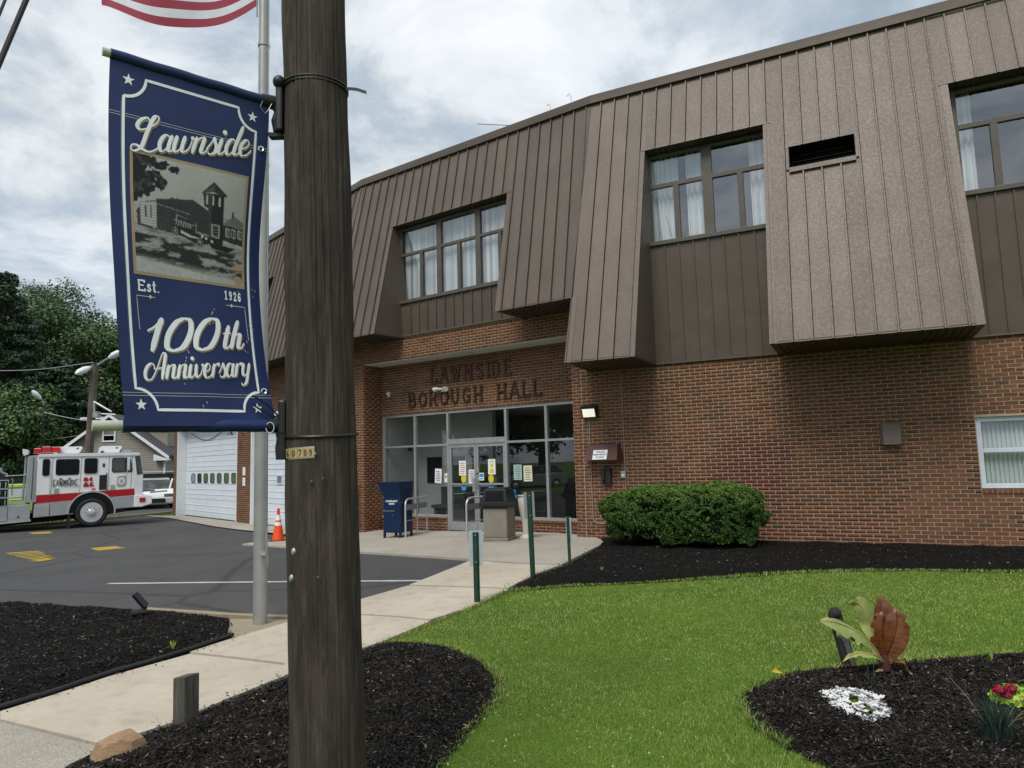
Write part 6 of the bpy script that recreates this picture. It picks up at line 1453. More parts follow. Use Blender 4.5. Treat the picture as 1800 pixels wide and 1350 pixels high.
# ------------------------------------------------------------------ garden
def leaves(name, pts, nrm, size, mat, parent=None, kind=None, jit=.7, aspect=.55):
    n = len(pts); d = nrm+rng.normal(0, jit, (n, 3)); d /= np.linalg.norm(d, axis=1)[:, None]+1e-9
    a = np.cross(d, rng.normal(0, 1, (n, 3))); a /= np.linalg.norm(a, axis=1)[:, None]+1e-9; b = np.cross(d, a)
    l = (size*rng.uniform(.6, 1.3, n))[:, None]; A = pts-a*l; B = pts+b*l*aspect+d*l*.12; C_ = pts+a*l; D = pts-b*l*aspect+d*l*.12
    vv = np.stack([A, B, C_, D], 1).reshape(-1, 3); return fast_mesh(name, vv, np.arange(n*4).reshape(-1, 4), mat, parent, kind=kind)
# clipped hedge
hc = np.array([2.88, 12.50]); t = thing('clipped_hedge', 'clipped oblong green hedge bush against the brick wall', 'hedge', (hc[0], hc[1], 0))
hx = -FRr.d; hy = FRr.n
def hedge_pts(n, shrink=0.0):
    u = rng.uniform(-1, 1, (n, 3)); k = rng.integers(0, 3, n); sg_ = np.sign(rng.uniform(-1, 1, n)); u[np.arange(n), k] = sg_; u[:, 2] = np.where((k == 2), 1, u[:, 2])
    e = 3.8; r_ = (np.abs(u)**e).sum(1)**(1/e); d = u/r_[:, None]; ext = np.array([1.33-shrink, .66-shrink, .51-shrink])
    lump = 1+.03*np.sin(d[:, 0]*4.1+1)*np.sin(d[:, 1]*3+d[:, 2]*3)+.045*np.sin(d[:, 0]*7+d[:, 2]*4)+.035*np.sin(d[:, 1]*9+d[:, 0]*5)+.02*np.sin(d[:, 0]*21+d[:, 1]*17)
    q_ = d*ext*lump[:, None]; q_[:, 2] += .53; nn = d/ext; nn /= np.linalg.norm(nn, axis=1)[:, None]
    # taller on its right half, hollow patch low on the front
    q_[:, 2] *= 1+.05*np.clip(d[:, 0], -1, 1); 
    q_ = q_[...]
    P = np.c_[hc[0]+q_[:, 0]*hx[0]+q_[:, 1]*hy[0], hc[1]+q_[:, 0]*hx[1]+q_[:, 1]*hy[1], q_[:, 2]+.05]
    Nn = np.c_[nn[:, 0]*hx[0]+nn[:, 1]*hy[0], nn[:, 0]*hx[1]+nn[:, 1]*hy[1], nn[:, 2]]; return P, Nn
P, Nn = hedge_pts(170000); dep = rng.exponential(.045, len(P))
cl_ = np.sin(P[:, 0]*19+2*np.sin(P[:, 2]*13))*np.sin(P[:, 1]*17+1.5*np.sin(P[:, 0]*11))*np.sin(P[:, 2]*21+P[:, 0]*7)
cl2 = np.sin(P[:, 0]*6.1+1)+np.sin(P[:, 2]*7+P[:, 0]*3.3)+.6*np.sin(P[:, 1]*9)
front = (P[:, 2] < .85) & (cl2 > .9)          # sparse twiggy patches low on the front
keep = (rng.uniform(0, 1, len(P)) < np.where(cl_ < -.12, .30, 1.0)) & ~(front & (rng.uniform(0, 1, len(P)) < .78))
P = P-Nn*(dep+np.where(cl_ < -.12, .05, 0)+np.where(front, .07, 0))[:, None]+Nn*np.clip(cl_, 0, 1)[:, None]*.03; P, Nn = P[keep], Nn[keep]
o = leaves('foliage', P, Nn, .0165, M['leaf_bush'], jit=.85); attach(o, t, True)
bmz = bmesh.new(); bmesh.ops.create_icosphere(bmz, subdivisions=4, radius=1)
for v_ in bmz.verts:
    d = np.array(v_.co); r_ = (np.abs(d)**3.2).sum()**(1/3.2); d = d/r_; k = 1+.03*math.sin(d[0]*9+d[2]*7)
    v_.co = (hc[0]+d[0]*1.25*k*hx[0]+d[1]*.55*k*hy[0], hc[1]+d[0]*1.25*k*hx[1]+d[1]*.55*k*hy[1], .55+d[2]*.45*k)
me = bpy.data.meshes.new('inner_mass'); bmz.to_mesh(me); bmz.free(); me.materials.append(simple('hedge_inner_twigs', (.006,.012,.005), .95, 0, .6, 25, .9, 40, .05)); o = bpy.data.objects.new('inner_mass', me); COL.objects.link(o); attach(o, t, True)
for k in range(9):
    a_ = rng.uniform(-1, 1); s_ = hc+hx[:2]*a_*1.1+hy[:2]*rng.uniform(-.1, .35); mb = MB(); mb.tube([(s_[0], s_[1], 0), (s_[0]+rng.uniform(-.1, .1), s_[1], .3)], .014, 5); mb.build('stem', M['bark'], t, world=True)
# yellow scrap beside it
p = gp(1343, 966); mb = MB(); mb.add([p+np.array(v_) for v_ in ((-.08, 0, .02), (.0, -.02, .05), (.09, 0, .06), (.10, .02, .02), (.03, .02, .03), (-.04, .02, .0))], [(0, 1, 4, 5), (1, 2, 3, 4)])
tag(mb.build('dry_leaf', M['leaf_yellow']), 'curled yellow leaf lying at the right foot of the hedge', 'leaf')
p = gp(1366, 1195); mb = MB(); mb.add([p+np.array(v_) for v_ in ((-.03, .02, .05), (-.005, .006, .075), (.035, -.03, .055), (.0, -.006, .05))], [(0, 1, 2, 3)])
tag(mb.build('dry_leaf', M['leaf_yellow']), 'small yellow leaf on the edge of the round flower bed', 'leaf')
# banana plant
p = gpz(1556, 1188, .05); bz = 0; t = thing('banana_plant', 'young banana plant with one dark red upright leaf and torn green ones', 'plant', p+np.array([0, 0, bz]))
M['ban_red'] = Mat('banana_red'); a = M['ban_red']; f = a.noise(14, 4, .6, (1, 1, 3)); a.set(a.ramp(f, [(.3, (.065,.016,.008)), (.7, (.20,.070,.018))]), .35, 0, .5); a.bump(a.noise(60, 2, .5, (1, 1, .2)), .2, .003); M['ban_red'] = a.m
a = Mat('banana_green'); f = a.noise(9, 4, .6); a.set(a.ramp(f, [(.3, (.14,.20,.05)), (.55, (.27,.31,.09)), (.75, (.45,.40,.12))]), .45, 0, .5); M['ban_green'] = a.m
M['ban_stem'] = simple('banana_stem', (.06,.018,.016), .5, 0, .4, 12); M['ban_dry'] = simple('dry_banana_leaf', (.36,.15,.03), .7, 0, .3, 10); M['ban_rib'] = simple('leaf_rib', (.30,.22,.07), .5, 0, .2)
p = gpz(1556, 1188, .05); bp = p.copy()
mb = MB(); mb.tube([bp+np.array(v_) for v_ in ((0, 0, -.05), (.004, 0, .06), (0, 0, .14), (-.004, 0, .22))], [.046, .040, .030, .016], 14); mb.build('stem', M['ban_stem'], t, smooth=True, world=True)
def bleaf(name, mid, wid, mat, side, fold_=.25, notch=(), ribm='ban_rib', rr=.008):
    """mid: midrib points; wid(t): half width; side: direction across the blade"""
    Pm = cat3(mid, 6); n = len(Pm); L = []; fs = []
    for i, q_ in enumerate(Pm):
        t_ = i/(n-1); tn = Pm[min(i+1, n-1)]-Pm[max(i-1, 0)]; tn /= np.linalg.norm(tn); s_ = np.array(side(t_), float); s_ -= tn*(s_@tn); s_ /= np.linalg.norm(s_); up_ = np.cross(tn, s_)
        for w_ in (-1, -.66, -.33, 0, .33, .66, 1):
            k = wid(t_)*(1+.02*math.sin(i*.7+w_*3)); 
            if abs(w_) == 1 and any(abs(t_-nt_) < .05 and w_*sd_ > 0 for nt_, sd_ in notch): k *= .55
            L.append(q_+s_*k*w_+up_*(abs(w_)*k*fold_+.003*math.sin(i*.45+w_*4)))
    for i in range(n-1):
        for j in range(6): fs.append((i*7+j, i*7+j+1, (i+1)*7+j+1, (i+1)*7+j))
    mb = MB(); mb.add(L, fs); lf = mb.build(name, mat, t, smooth=True, world=True)
    mb = MB(); mb.tube(Pm, [rr*(1-.75*i/(n-1)) for i in range(n)], 6); mb.build('leaf_rib', M[ribm], lf, smooth=True); return lf
def cat3(pts, k=6):
    P = [np.array(p_, float) for p_ in pts]; P = [2*P[0]-P[1]]+P+[2*P[-1]-P[-2]]; o = []
    for i in range(1, len(P)-2):
        p0, p1, p2, p3 = P[i-1:i+3]
        for t_ in np.arange(k)/k: o.append(.5*((2*p1)+(-p0+p2)*t_+(2*p0-5*p1+4*p2-p3)*t_*t_+(-p0+3*p1-3*p2+p3)*t_**3))
    return o+[P[-2]]
lobe = lambda w_, a_=.06: (lambda t_: max(.004, w_*math.sin(math.pi*min(1, a_+t_*(1-a_)))**.62*(1 if t_ < .85 else 1-.35*(t_-.85)/.15)))
B_ = lambda x, y, z: bp+np.array([x, y, z])
bleaf('red_leaf', [B_(.0, .01, .15), B_(.02, .03, .24), B_(.03, .05, .36), B_(.045, .07, .46), B_(.035, .09, .52)], lobe(.085, .10), M['ban_red'], lambda t_: (1, .25, 0), -.35, [(.6, 1), (.82, -1)], 'ban_stem', .008)
bleaf('red_leaf', [B_(-.005, -.01, .14), B_(-.015, -.03, .21), B_(-.02, -.05, .30), B_(-.01, -.05, .40), B_(.0, -.03, .44)], lobe(.075, .14), M['ban_red'], lambda t_: (1, .35, 0), .45, [(.74, -1), (.5, -1)], 'ban_stem', .008)
bleaf('red_leaf', [B_(.005, -.02, .14), B_(.04, -.04, .22), B_(.075, -.05, .31), B_(.095, -.04, .40), B_(.10, -.01, .455)], lobe(.082, .14), M['ban_red'], lambda t_: (1, -.4, 0), -.40, [(.70, 1), (.85, 1)], 'ban_stem', .008)
bleaf('green_leaf', [B_(-.02, -.02, .10), B_(-.09, -.04, .215), B_(-.20, -.07, .315), B_(-.34, -.09, .385), B_(-.47, -.11, .41)], lobe(.085, .02), M['ban_green'], lambda t_: (.25, .75, .55), .35, [(.3, -1), (.5, 1), (.62, 1), (.75, 1), (.4, -1), (.55, -1)], 'ban_rib', .009)
bleaf('green_leaf', [B_(-.02, .02, .14), B_(-.08, .03, .22), B_(-.17, .02, .29), B_(-.25, .02, .30), B_(-.31, .0, .27)], lobe(.075, .02), M['ban_green'], lambda t_: (.2, .9, .5), .3, [(.3, 1), (.6, 1), (.75, -1)], 'ban_rib', .006)
bleaf('green_leaf', [B_(-.02, .03, .18), B_(-.035, .07, .30), B_(-.06, .09, .40), B_(-.10, .10, .47), B_(-.17, .10, .475)], lobe(.068, .02), M['ban_green'], lambda t_: (.9, -.2, .3), .3, [(.3, 1), (.45, -1), (.6, -1), (.75, -1), (.85, 1)], 'ban_rib', .006)
bleaf('green_leaf', [B_(-.02, -.03, .10), B_(-.09, -.08, .16), B_(-.19, -.11, .185), B_(-.28, -.12, .18), B_(-.345, -.13, .14)], lobe(.028, .01), M['ban_green'], lambda t_: (.2, .9, .5), .3, [(.4, 1), (.6, -1), (.7, 1)], 'ban_rib', .006)
bleaf('dry_leaf', [B_(.03, -.01, .08), B_(.07, -.03, .10), B_(.11, -.05, .085), B_(.135, -.06, .035), B_(.155, -.07, .02)], lobe(.020, .2), M['ban_dry'], lambda t_: (.3, .9, .2), .5, (), 'ban_dry', .006)
bleaf('dry_leaf', [B_(-.03, -.03, .05), B_(-.07, -.05, .055), B_(-.12, -.06, .03)], lobe(.014, .2), M['straw'], lambda t_: (.3, .9, .2), .4, (), 'straw', .004)
# black marker post behind it
p = gp(1497, 1174); t = thing('bed_marker_post', 'black slotted post leaning behind the banana plant', 'post', p)
mb = MB(); tl_ = np.array([-.075, .05, .385]); L = [(-.045, -.03), (.045, -.03), (.045, .03), (-.045, .03)]
mb.hexa([p+np.array([x, y, -.05]) for x, y in L]+[p+tl_+np.array([x, y, 0]) for x, y in L]); mb.build('post', M['rubber'], t, bevel=.008, world=True)
mb = MB(); top2 = p+tl_; mb.sphere(top2+np.array([.005, 0, .0]), .047, 12, 8); mb.build('cap', M['rubber'], t, smooth=True, world=True)
M['plate3'] = simple('dull_strip', (.14,.14,.13), .4, .4, .2, 10)
mb = MB(); f_ = lambda x, k, e: p+tl_*k+np.array([x, -.031-e, 0]); mb.hexa([f_(-.012, .06, 0), f_(.024, .06, 0), f_(.024, .06, .004), f_(-.012, .06, .004), f_(-.012, .72, 0), f_(.024, .72, 0), f_(.024, .72, .004), f_(-.012, .72, .004)][:8]); mb.build('strip', M['plate3'], t, world=True)
mb = MB(); mb.hexa([f_(-.02, .50, .004), f_(.04, .50, .004), f_(.04, .50, .007), f_(-.02, .50, .007), f_(-.02, .66, .004), f_(.04, .66, .004), f_(.04, .66, .007), f_(-.02, .66, .007)]); mb.build('small_label', M['timber'], t, world=True)
# mound of white flowers
cpx = [(1437, 1212), (1452, 1207), (1480, 1206), (1520, 1209), (1545, 1219), (1562, 1240), (1567, 1251), (1545, 1256), (1525, 1263), (1500, 1256), (1475, 1246), (1455, 1229)]
pol = np.array([gpz(*q_, .10)[:2] for q_ in cpx]); c0 = pol.mean(0); t = thing('white_flowers', 'low mound of small white flowers in the round mulch bed', 'flowers', (c0[0], c0[1], .05))
pet = []; nfl = 0; lo, hi = pol.min(0), pol.max(0); heads = []
while len(heads) < 285:
    q_ = rng.uniform(lo, hi)
    if inpoly(q_[None], pol)[0] and all((q_[0]-h[0])**2+(q_[1]-h[1])**2 > .0135**2 for h in heads): heads.append(q_)
mbp = None
for i, h in enumerate(heads):
    e = min(1, np.min(np.hypot(*(pol-h).T))/.12); z = .060+.055*e+rng.uniform(-.006, .006)
    if math.sin(h[0]*16+1.0)+math.sin(h[1]*14+2.6) > 1.75: continue
    if mbp is None:
        mb = MB()
        for k in range(5):
            a_ = k*1.2566; ca, sa = math.cos(a_), math.sin(a_); mb.add([(0, 0, 0)]+[(r_*(ca*math.cos(b)-sa*math.sin(b)), r_*(sa*math.cos(b)+ca*math.sin(b)), z_) for r_, b, z_ in ((.012, -.55, .003), (.0155, -.2, .004), (.0155, .2, .004), (.012, .55, .003))], [(0, 1, 2, 3, 4)])
        o = mb.build('flower', M['petal']); mbp = o.data
    else: o = bpy.data.objects.new('flower', mbp); COL.objects.link(o)
    o.parent = t; o.location = (h[0]-c0[0], h[1]-c0[1], z-.05); o.rotation_euler = (rng.normal(.25, .25), rng.normal(0, .3), rng.uniform(0, 6)); s_ = rng.uniform(1.15, 1.55); o.scale = (s_, s_, s_)
q_ = rng.uniform(lo, hi, (9000, 2)); q_ = q_[inpoly(q_, pol)]; e_ = np.array([min(1, np.min(np.hypot(*(pol-h).T))/.12) for h in q_]); zz = .045+.06*e_*rng.uniform(.4, 1, len(q_))
o = leaves('leaf_mass', np.c_[q_, zz], np.tile([0, 0, 1.], (len(q_), 1)), .009, M['leaf_lime2'] if 'leaf_lime2' in M else M.setdefault('leaf_lime2', leafmat('fresh_leaves', [(0, (.05,.12,.012)), (1, (.17,.26,.04))])), None, 'stuff'); attach(o, t, True)
for du, dv, hh in ((1528, 1222, .16), (1538, 1218, .155)):
    b = gp(du, dv); mb = MB(); mb.tube([b+np.array([0, 0, .05]), b+np.array([.004, 0, .12]), b+np.array([.01, .01, .05+hh])], [.004, .003, .002], 5); mb.build('shoot', M['fescue'], t, world=True)
# blue fescue tuft
p = gpz(1752, 1300, .06); p[2] = 0; t = thing('ornamental_grass', 'wispy blue-green ornamental grass tuft low in the round bed', 'plant', p+np.array([0, 0, .05]))
n = 520; yaw = rng.uniform(0, 6.283, n); L_ = rng.uniform(.12, .27, n); ln = np.abs(rng.normal(.16, .18, n)); b0 = np.c_[p[0]+rng.normal(0, .035, n), p[1]+rng.normal(0, .035, n), np.full(n, .05)]
dr = np.c_[np.cos(yaw)*ln, np.sin(yaw)*ln, np.ones(n)]; s_ = np.c_[-np.sin(yaw), np.cos(yaw), np.zeros(n)]*.0013
m1 = b0+dr*(L_*.55)[:, None]; tp_ = b0+dr*L_[:, None]+np.c_[np.cos(yaw)*ln*L_*.5, np.sin(yaw)*ln*L_*.5, -ln*L_*.35]
vv = np.stack([b0-s_, b0+s_, m1+s_*.8, m1-s_*.8, tp_], 1).reshape(-1, 3); i0 = np.arange(n)[:, None]*5
o = fast_mesh('blades', vv, np.concatenate([i0+np.array([[0, 1, 2]]), i0+np.array([[0, 2, 3]]), i0+np.array([[3, 2, 4]])]), M['fescue'], None, kind='stuff'); attach(o, t, True)
for k in range(9):
    y_ = rng.uniform(0, 6.28); l_ = rng.uniform(.22, .38); d_ = np.array([math.cos(y_)*.6, math.sin(y_)*.6, .8])*l_; mb = MB(); mb.tube([p+np.array([0, 0, .06]), p+d_*.6+np.array([0, 0, .06]), p+d_+np.array([0, 0, .02])], [.0014, .0012, .0008], 4); mb.build('dry_stalk', M['straw'], t, world=True)
# red flowers with lime leaves
p = gpz(1785, 1240, .06); p[2] = 0; t = thing('red_flower_plant', 'dark red flowers over lime green leaves at the right edge', 'flowers', p+np.array([0, 0, .05]))
n = 420; u_ = rng.normal(0, 1, (n, 3)); u_ /= np.linalg.norm(u_, axis=1)[:, None]; u_[:, 2] = np.abs(u_[:, 2]); P_ = p+np.array([0, 0, .09])+u_*np.array([.14, .12, .085])*rng.uniform(.7, 1, n)[:, None]
o = leaves('leaf_mass', P_, u_, .020, M['leaf_lime'], None, None, .5, .8); attach(o, t, True)
for du, dv, zz in ((1757, 1214, .0), (1776, 1210, .02), (1799, 1226, .0), (1768, 1219, .03)):
    d = ray(du, dv); c_ = CAM+d*((p[1]-.06)/d[1]); n = 70; u_ = rng.normal(0, 1, (n, 3)); u_ /= np.linalg.norm(u_, axis=1)[:, None]
    o = leaves('flower_head', c_+u_*np.array([.032, .03, .022]), u_, .013, M['leaf_red'], None, None, .3, .8); attach(o, t, True)
    mb = MB(); mb.tube([p+np.array([0, 0, .05]), c_], .003, 5); mb.build('stem', M['postgreen'], t, world=True)
# sprouts
def sprout(u, v, h, label, mat='leaf_lime2', n=4):
    p = gp(u, v)+np.array([0, 0, .05]); mb = MB()
    for k in range(n):
        y_ = k*6.28/n+rng.uniform(0, 1); d = np.array([math.cos(y_)*.45, math.sin(y_)*.45, 1])*h*rng.uniform(.7, 1.1); s_ = np.array([-math.sin(y_), math.cos(y_), 0])*h*.14
        mb.add([p, p+d*.5+s_, p+d, p+d*.5-s_], [(0, 1, 2, 3)])
    tag(mb.build('seedling', M[mat]), label, 'seedling')
sprout(1741, 1182, .11, 'single bright green shoot in the round bed, right of the banana plant', n=2)
sprout(1058, 1013, .10, 'tiny pale green seedling in the mulch left of the hedge')
sprout(303, 1152, .09, 'yellow-green weed by the black edging pipe', 'leaf_lime')
# timber stub with a small plate
p = gp(327, 1272); t = thing('timber_stub', 'short weathered timber post with grey plate in the mulch bed', 'post', p, R(-28))
mb = MB(); mb.hexa([(-.055, -.055, -.1), (.055, -.055, -.1), (.055, .055, -.1), (-.055, .055, -.1), (-.062, -.055, .285), (.048, -.055, .305), (.048, .055, .305), (-.062, .055, .285)]); mb.build('post', M['timber'], t, bevel=.006)
mb = MB(); mb.box((-.085, .0, .16), (-.063, .065, .275)); mb.build('plate', M['galv'], t)
# boulder
p = gp(228, 1328); mb = MB(); bmz = bmesh.new(); bmesh.ops.create_icosphere(bmz, subdivisions=6, radius=1)
_rr = np.random.default_rng(3); RP = []
for _k in range(22):
    _n = Vector(_rr.normal(0, 1, 3)).normalized(); RP.append((_n, float(_rr.uniform(.70, .93))))
for v_ in bmz.verts:
    c_ = v_.co.copy(); n_ = .10*math.sin(c_.x*3+1)*math.sin(c_.y*4)+.06*math.sin(c_.z*7+c_.x*5)+.03*math.sin(c_.x*13+c_.y*11)+.02*math.sin(c_.y*29+c_.x*23+c_.z*17)+.014*math.sin(c_.y*51+c_.z*43)*math.sin(c_.x*47)-.03*abs(math.sin(c_.x*6+c_.z*9+c_.y*3))
    c_ = c_*(1+n_*.7)
    for pn, pd in RP:
        dd_ = c_.dot(pn)-pd
        if dd_ > 0: c_ = c_-pn*dd_*.92
    x, y, z = c_.x*.165, c_.y*.12, max(-.05, c_.z*.115); z *= 1-.30*max(0, -c_.x)+.12*c_.x; v_.co = (x*math.cos(.5)-y*math.sin(.5), x*math.sin(.5)+y*math.cos(.5), z+.045)
me = bpy.data.meshes.new('boulder'); bmz.to_mesh(me); bmz.free(); me.materials.append(M['rock']); me.polygons.foreach_set('use_smooth', [True]*len(me.polygons))
o = bpy.data.objects.new('boulder', me); COL.objects.link(o); o.location = V(p)+Vector((-.03, -.06, 0)); tag(o, 'tan boulder in the mulch at the bottom left corner of the path', 'rock')
# ground spotlights
p = gp(243, 1096); t = thing('ground_spotlight', 'pair of black garden spotlights in the left mulch bed', 'spotlight', p+np.array([0, 0, .06]))
c_ = p+np.array([0, 0, .07]); SQ = lambda q_: np.array(q_)*.72
mb = MB(); mb.tube([c_+SQ([-.07, -.07, .055]), c_+SQ([.10, .03, .06])], [.044, .038], 16); mb.build('lamp', M['black'], t, smooth=True, world=True)
mb = MB(); a_, b_ = c_+SQ([-.055, -.02, .33]), c_+SQ([.10, .01, .14]); mb.tube([a_, b_], [.036, .040], 4); mb.tube([b_, c_+SQ([.08, .01, .07])], .015, 8); mb.build('lamp', M['black'], t, world=True)
mb = MB(); mb.tube([c_+SQ([.05, 0, .03]), c_+SQ([.05, 0, -.14])], .015, 8); mb.build('stake', M['black'], t, world=True)
# edging pipe
pts = [gp(u, v)+np.array([0, 0, .035]) for u, v in ((-130, 1290), (-60, 1271), (0, 1252), (90, 1225), (194, 1190), (270, 1168), (333, 1148), (380, 1132), (409, 1122))]
mb = MB(); mb.tube(cat3(pts, 5), .019, 10); tag(mb.build('edging_pipe', M['rubber'], smooth=True), 'black edging pipe between the left mulch bed and the path', 'edging')
# hanging yellow flowers behind the pole
p = FRm(7.0, MW_+.25, .75); t = thing('yellow_flowers', 'basket of yellow flowers on the brick pier behind the timber pole', 'flowers', (p[0], p[1], float(gz(p[0], p[1]))))
n = 260; u_ = rng.normal(0, 1, (n, 3)); u_ /= np.linalg.norm(u_, axis=1)[:, None]; u_[:, 2] = u_[:, 2]
pc = p+np.array([.0, 0, .1]); o = leaves('leaf_mass', pc+u_*np.array([.22, .2, .26])*rng.uniform(.4, 1, n)[:, None], u_, .045, M['leaf_bush'], None, None, .6); attach(o, t, True)
n = 120; u_ = rng.normal(0, 1, (n, 3)); u_ /= np.linalg.norm(u_, axis=1)[:, None]; u_[:, 2] = np.abs(u_[:, 2]); o = leaves('flower_head', pc+np.array([.05, 0, .22])+u_*np.array([.26, .2, .22])*rng.uniform(.7, 1, n)[:, None], u_, .028, M['leaf_yellow'], None, None, .5, .9); attach(o, t, True)
mb = MB(); zb_ = float(gz(p[0], p[1])); mb.lathe([(.12, zb_), (.17, zb_+.42), (.19, zb_+.44), (.18, zb_+.62)], 16, lambda x, y, z: (p[0]+x, p[1]+y, z)); mb.build('pot', M['maroon'], t, smooth=True, world=True)
# ------------------------------------------------------------------ fire engine (x forward, y away from us, z up; origin under the front wheel)
p0 = gp(160, 926); RZ = math.atan2(math.cos(R(54.7)), math.sin(R(54.7)))
fe = thing('fire_engine', 'white fire engine with red stripe and red roof lights on the lot', 'fire engine', p0, RZ)
K = 297.0; X0, Y0_ = 958.0, 937.0
def q2(x, y): return ((x-X0)/358.0, (Y0_-y)/K)    # picture detail -> metres in the side plane
def side_poly(pts): return [q2(*p_) for p_ in pts]
def slabxz(mb, poly, y0, y1):                 # extrude a side outline across the truck
    n = len(poly); mb.add([(x, y0, z) for x, z in poly]+[(x, y1, z) for x, z in poly], [tuple(range(n)), tuple(range(n, 2*n))[::-1]]+[(i, (i+1) % n, n+(i+1) % n, n+i) for i in range(n)])
WT = 2.45
M['timberpale_'] = simple('gold_line', (.45,.36,.16), .4)
M['fewhite'] = simple('engine_white', (.78,.80,.82), .12, 0, .03); M['tread'] = simple('tread_plate', (.42,.43,.45), .35, .6, .1, 30, .4, 90)
def fp_(name, poly, y0, y1, mat, parent=fe, bevel=0.0):
    mb = MB(); slabxz(mb, side_poly(poly), y0, y1); return mb.build(name, M[mat], parent, bevel=bevel)
cab = fp_('cab_body', [(385, 226), (392, 205), (412, 196), (1440, 193), (1465, 204), (1478, 226), (1512, 425), (1515, 655), (1515, 755), (1180, 768), (1175, 655), (385, 655)], 0, WT, 'fewhite', bevel=.03)
fp_('roof_edge', [(388, 224), (395, 203), (412, 195), (1440, 192), (1466, 204), (1470, 222)], -.02, WT+.02, 'white')
fp_('red_stripe', [(387, 600), (825, 592), (1415, 572), (1417, 638), (825, 660), (387, 677)], -.012, .02, 'red')
fp_('skirt_panel', [(372, 682), (522, 676), (522, 805), (366, 812)], -.006, WT, 'silver'); fp_('skirt_panel', [(530, 676), (770, 668), (770, 795), (530, 803)], -.006, .4, 'silver'); fp_('skirt_panel', [(1140, 655), (1412, 646), (1412, 760), (1170, 768)], -.006, .4, 'silver')
fp_('stripe_line', [(387, 594), (825, 586), (1415, 566), (1415, 571), (825, 591), (387, 599)], -.010, .01, 'timberpale_'); fp_('stripe_line', [(387, 679), (770, 664), (770, 669), (387, 684)], -.010, .01, 'alu'); fp_('sill_trim', [(366, 806), (770, 790), (770, 798), (366, 815)], -.012, .02, 'chrome'); fp_('sill_trim', [(1175, 764), (1515, 750), (1515, 758), (1175, 772)], -.012, .02, 'chrome'); fp_('gutter', [(392, 226), (1412, 226), (1412, 231), (392, 231)], -.022, .01, 'alu')
fp_('step_gap', [(376, 690), (522, 684), (522, 712), (376, 718)], -.012, .02, 'alu')
for x in (540, 836, 1130, 1385): fp_('door_seam', [(x-2, 232), (x+2, 232), (x+2-12, 590), (x-2-12, 590)], -.004, .01, 'black')
def fe_window(x0, y0, x1, y1, mt='black', rim='black', shear=0, glass_='glass_car'):
    r_ = 16
    out_ = [(x0+r_, y0), (x1-r_, y0), (x1, y0+r_), (x1+shear, y1-r_), (x1-r_+shear, y1), (x0+r_, y1), (x0, y1-r_), (x0, y0+r_)]
    f = fp_('cab_window', out_, -.014, .01, rim); cx, cy = (x0+x1)/2, (y0+y1)/2
    inn = [(cx+(x-cx)*(1-14/(x1-x0)), cy+(y-cy)*(1-14/(y1-y0))) for x, y in out_]; fp_('pane', inn, -.020, -.012, glass_, f); return f
a = Mat('dark_glass'); a.set((.003,.004,.005), .08, 0, .18); M['dark_glass'] = a.m
a = Mat('green_glass'); a.set(a.ramp(a.noise(3, 3, .5), [(.4, (.010,.018,.014)), (.7, (.06,.075,.06))]), .06, 0, .6); M['green_glass'] = a.m
fe_window(432, 240, 517, 418, rim='alu', glass_='dark_glass'); fe_window(570, 250, 813, 410, rim='black', glass_='dark_glass'); fe_window(858, 240, 1010, 408, rim='alu', glass_='dark_glass'); fe_window(1158, 246, 1368, 398, shear=22, glass_='green_glass')
mb = MB(); slabxz(mb, side_poly([(1412, 236), (1470, 228), (1508, 420), (1440, 426)]), -.012, .03); mb.build('windscreen_side', M['green_glass'], fe)
mb = MB(); a_ = [q2(1474, 232), q2(1509, 418)]; mb.add([(a_[0][0]+.012, .12, a_[0][1]), (a_[0][0]+.012, WT-.12, a_[0][1]), (a_[1][0]+.012, WT-.12, a_[1][1]), (a_[1][0]+.012, .12, a_[1][1])], [(0, 1, 2, 3)]); mb.build('windscreen', M['green_glass'], fe)
fp_('air_vent', [(1028, 420), (1100, 418), (1100, 568), (1028, 570)], -.016, .01, 'black'); fp_('grab_rail', [(1100, 398), (1110, 398), (1110, 580), (1100, 580)], -.06, -.04, 'black'); fp_('grab_rail', [(516, 380), (522, 380), (522, 610), (516, 610)], -.06, -.04, 'chrome')
for x, y in ((585, 565), (1172, 548)): fp_('door_handle', [(x-24, y-26), (x+24, y-28), (x+24, y+24), (x-24, y+26)], -.02, .01, 'chrome')
fp_('side_marker', [(948, 552), (990, 552), (990, 568), (948, 568)], -.02, .01, 'orange'); fp_('small_vent', [(1058, 302), (1084, 302), (1084, 338), (1058, 338)], -.012, .01, 'maroon')
fp_('mirror', [(1312, 240), (1345, 244), (1345, 380), (1312, 376)], -.34, -.28, 'chrome', bevel=.01); mb = MB(); mb.tube([(q2(1330, 236)[0], 0, q2(0, 232)[1]), (q2(1330, 0)[0], -.30, q2(0, 240)[1])], .012, 6); mb.tube([(q2(1318, 0)[0], 0, q2(0, 410)[1]), (q2(1325, 0)[0], -.30, q2(0, 378)[1])], .012, 6); mb.build('mirror_arm', M['chrome'], fe)
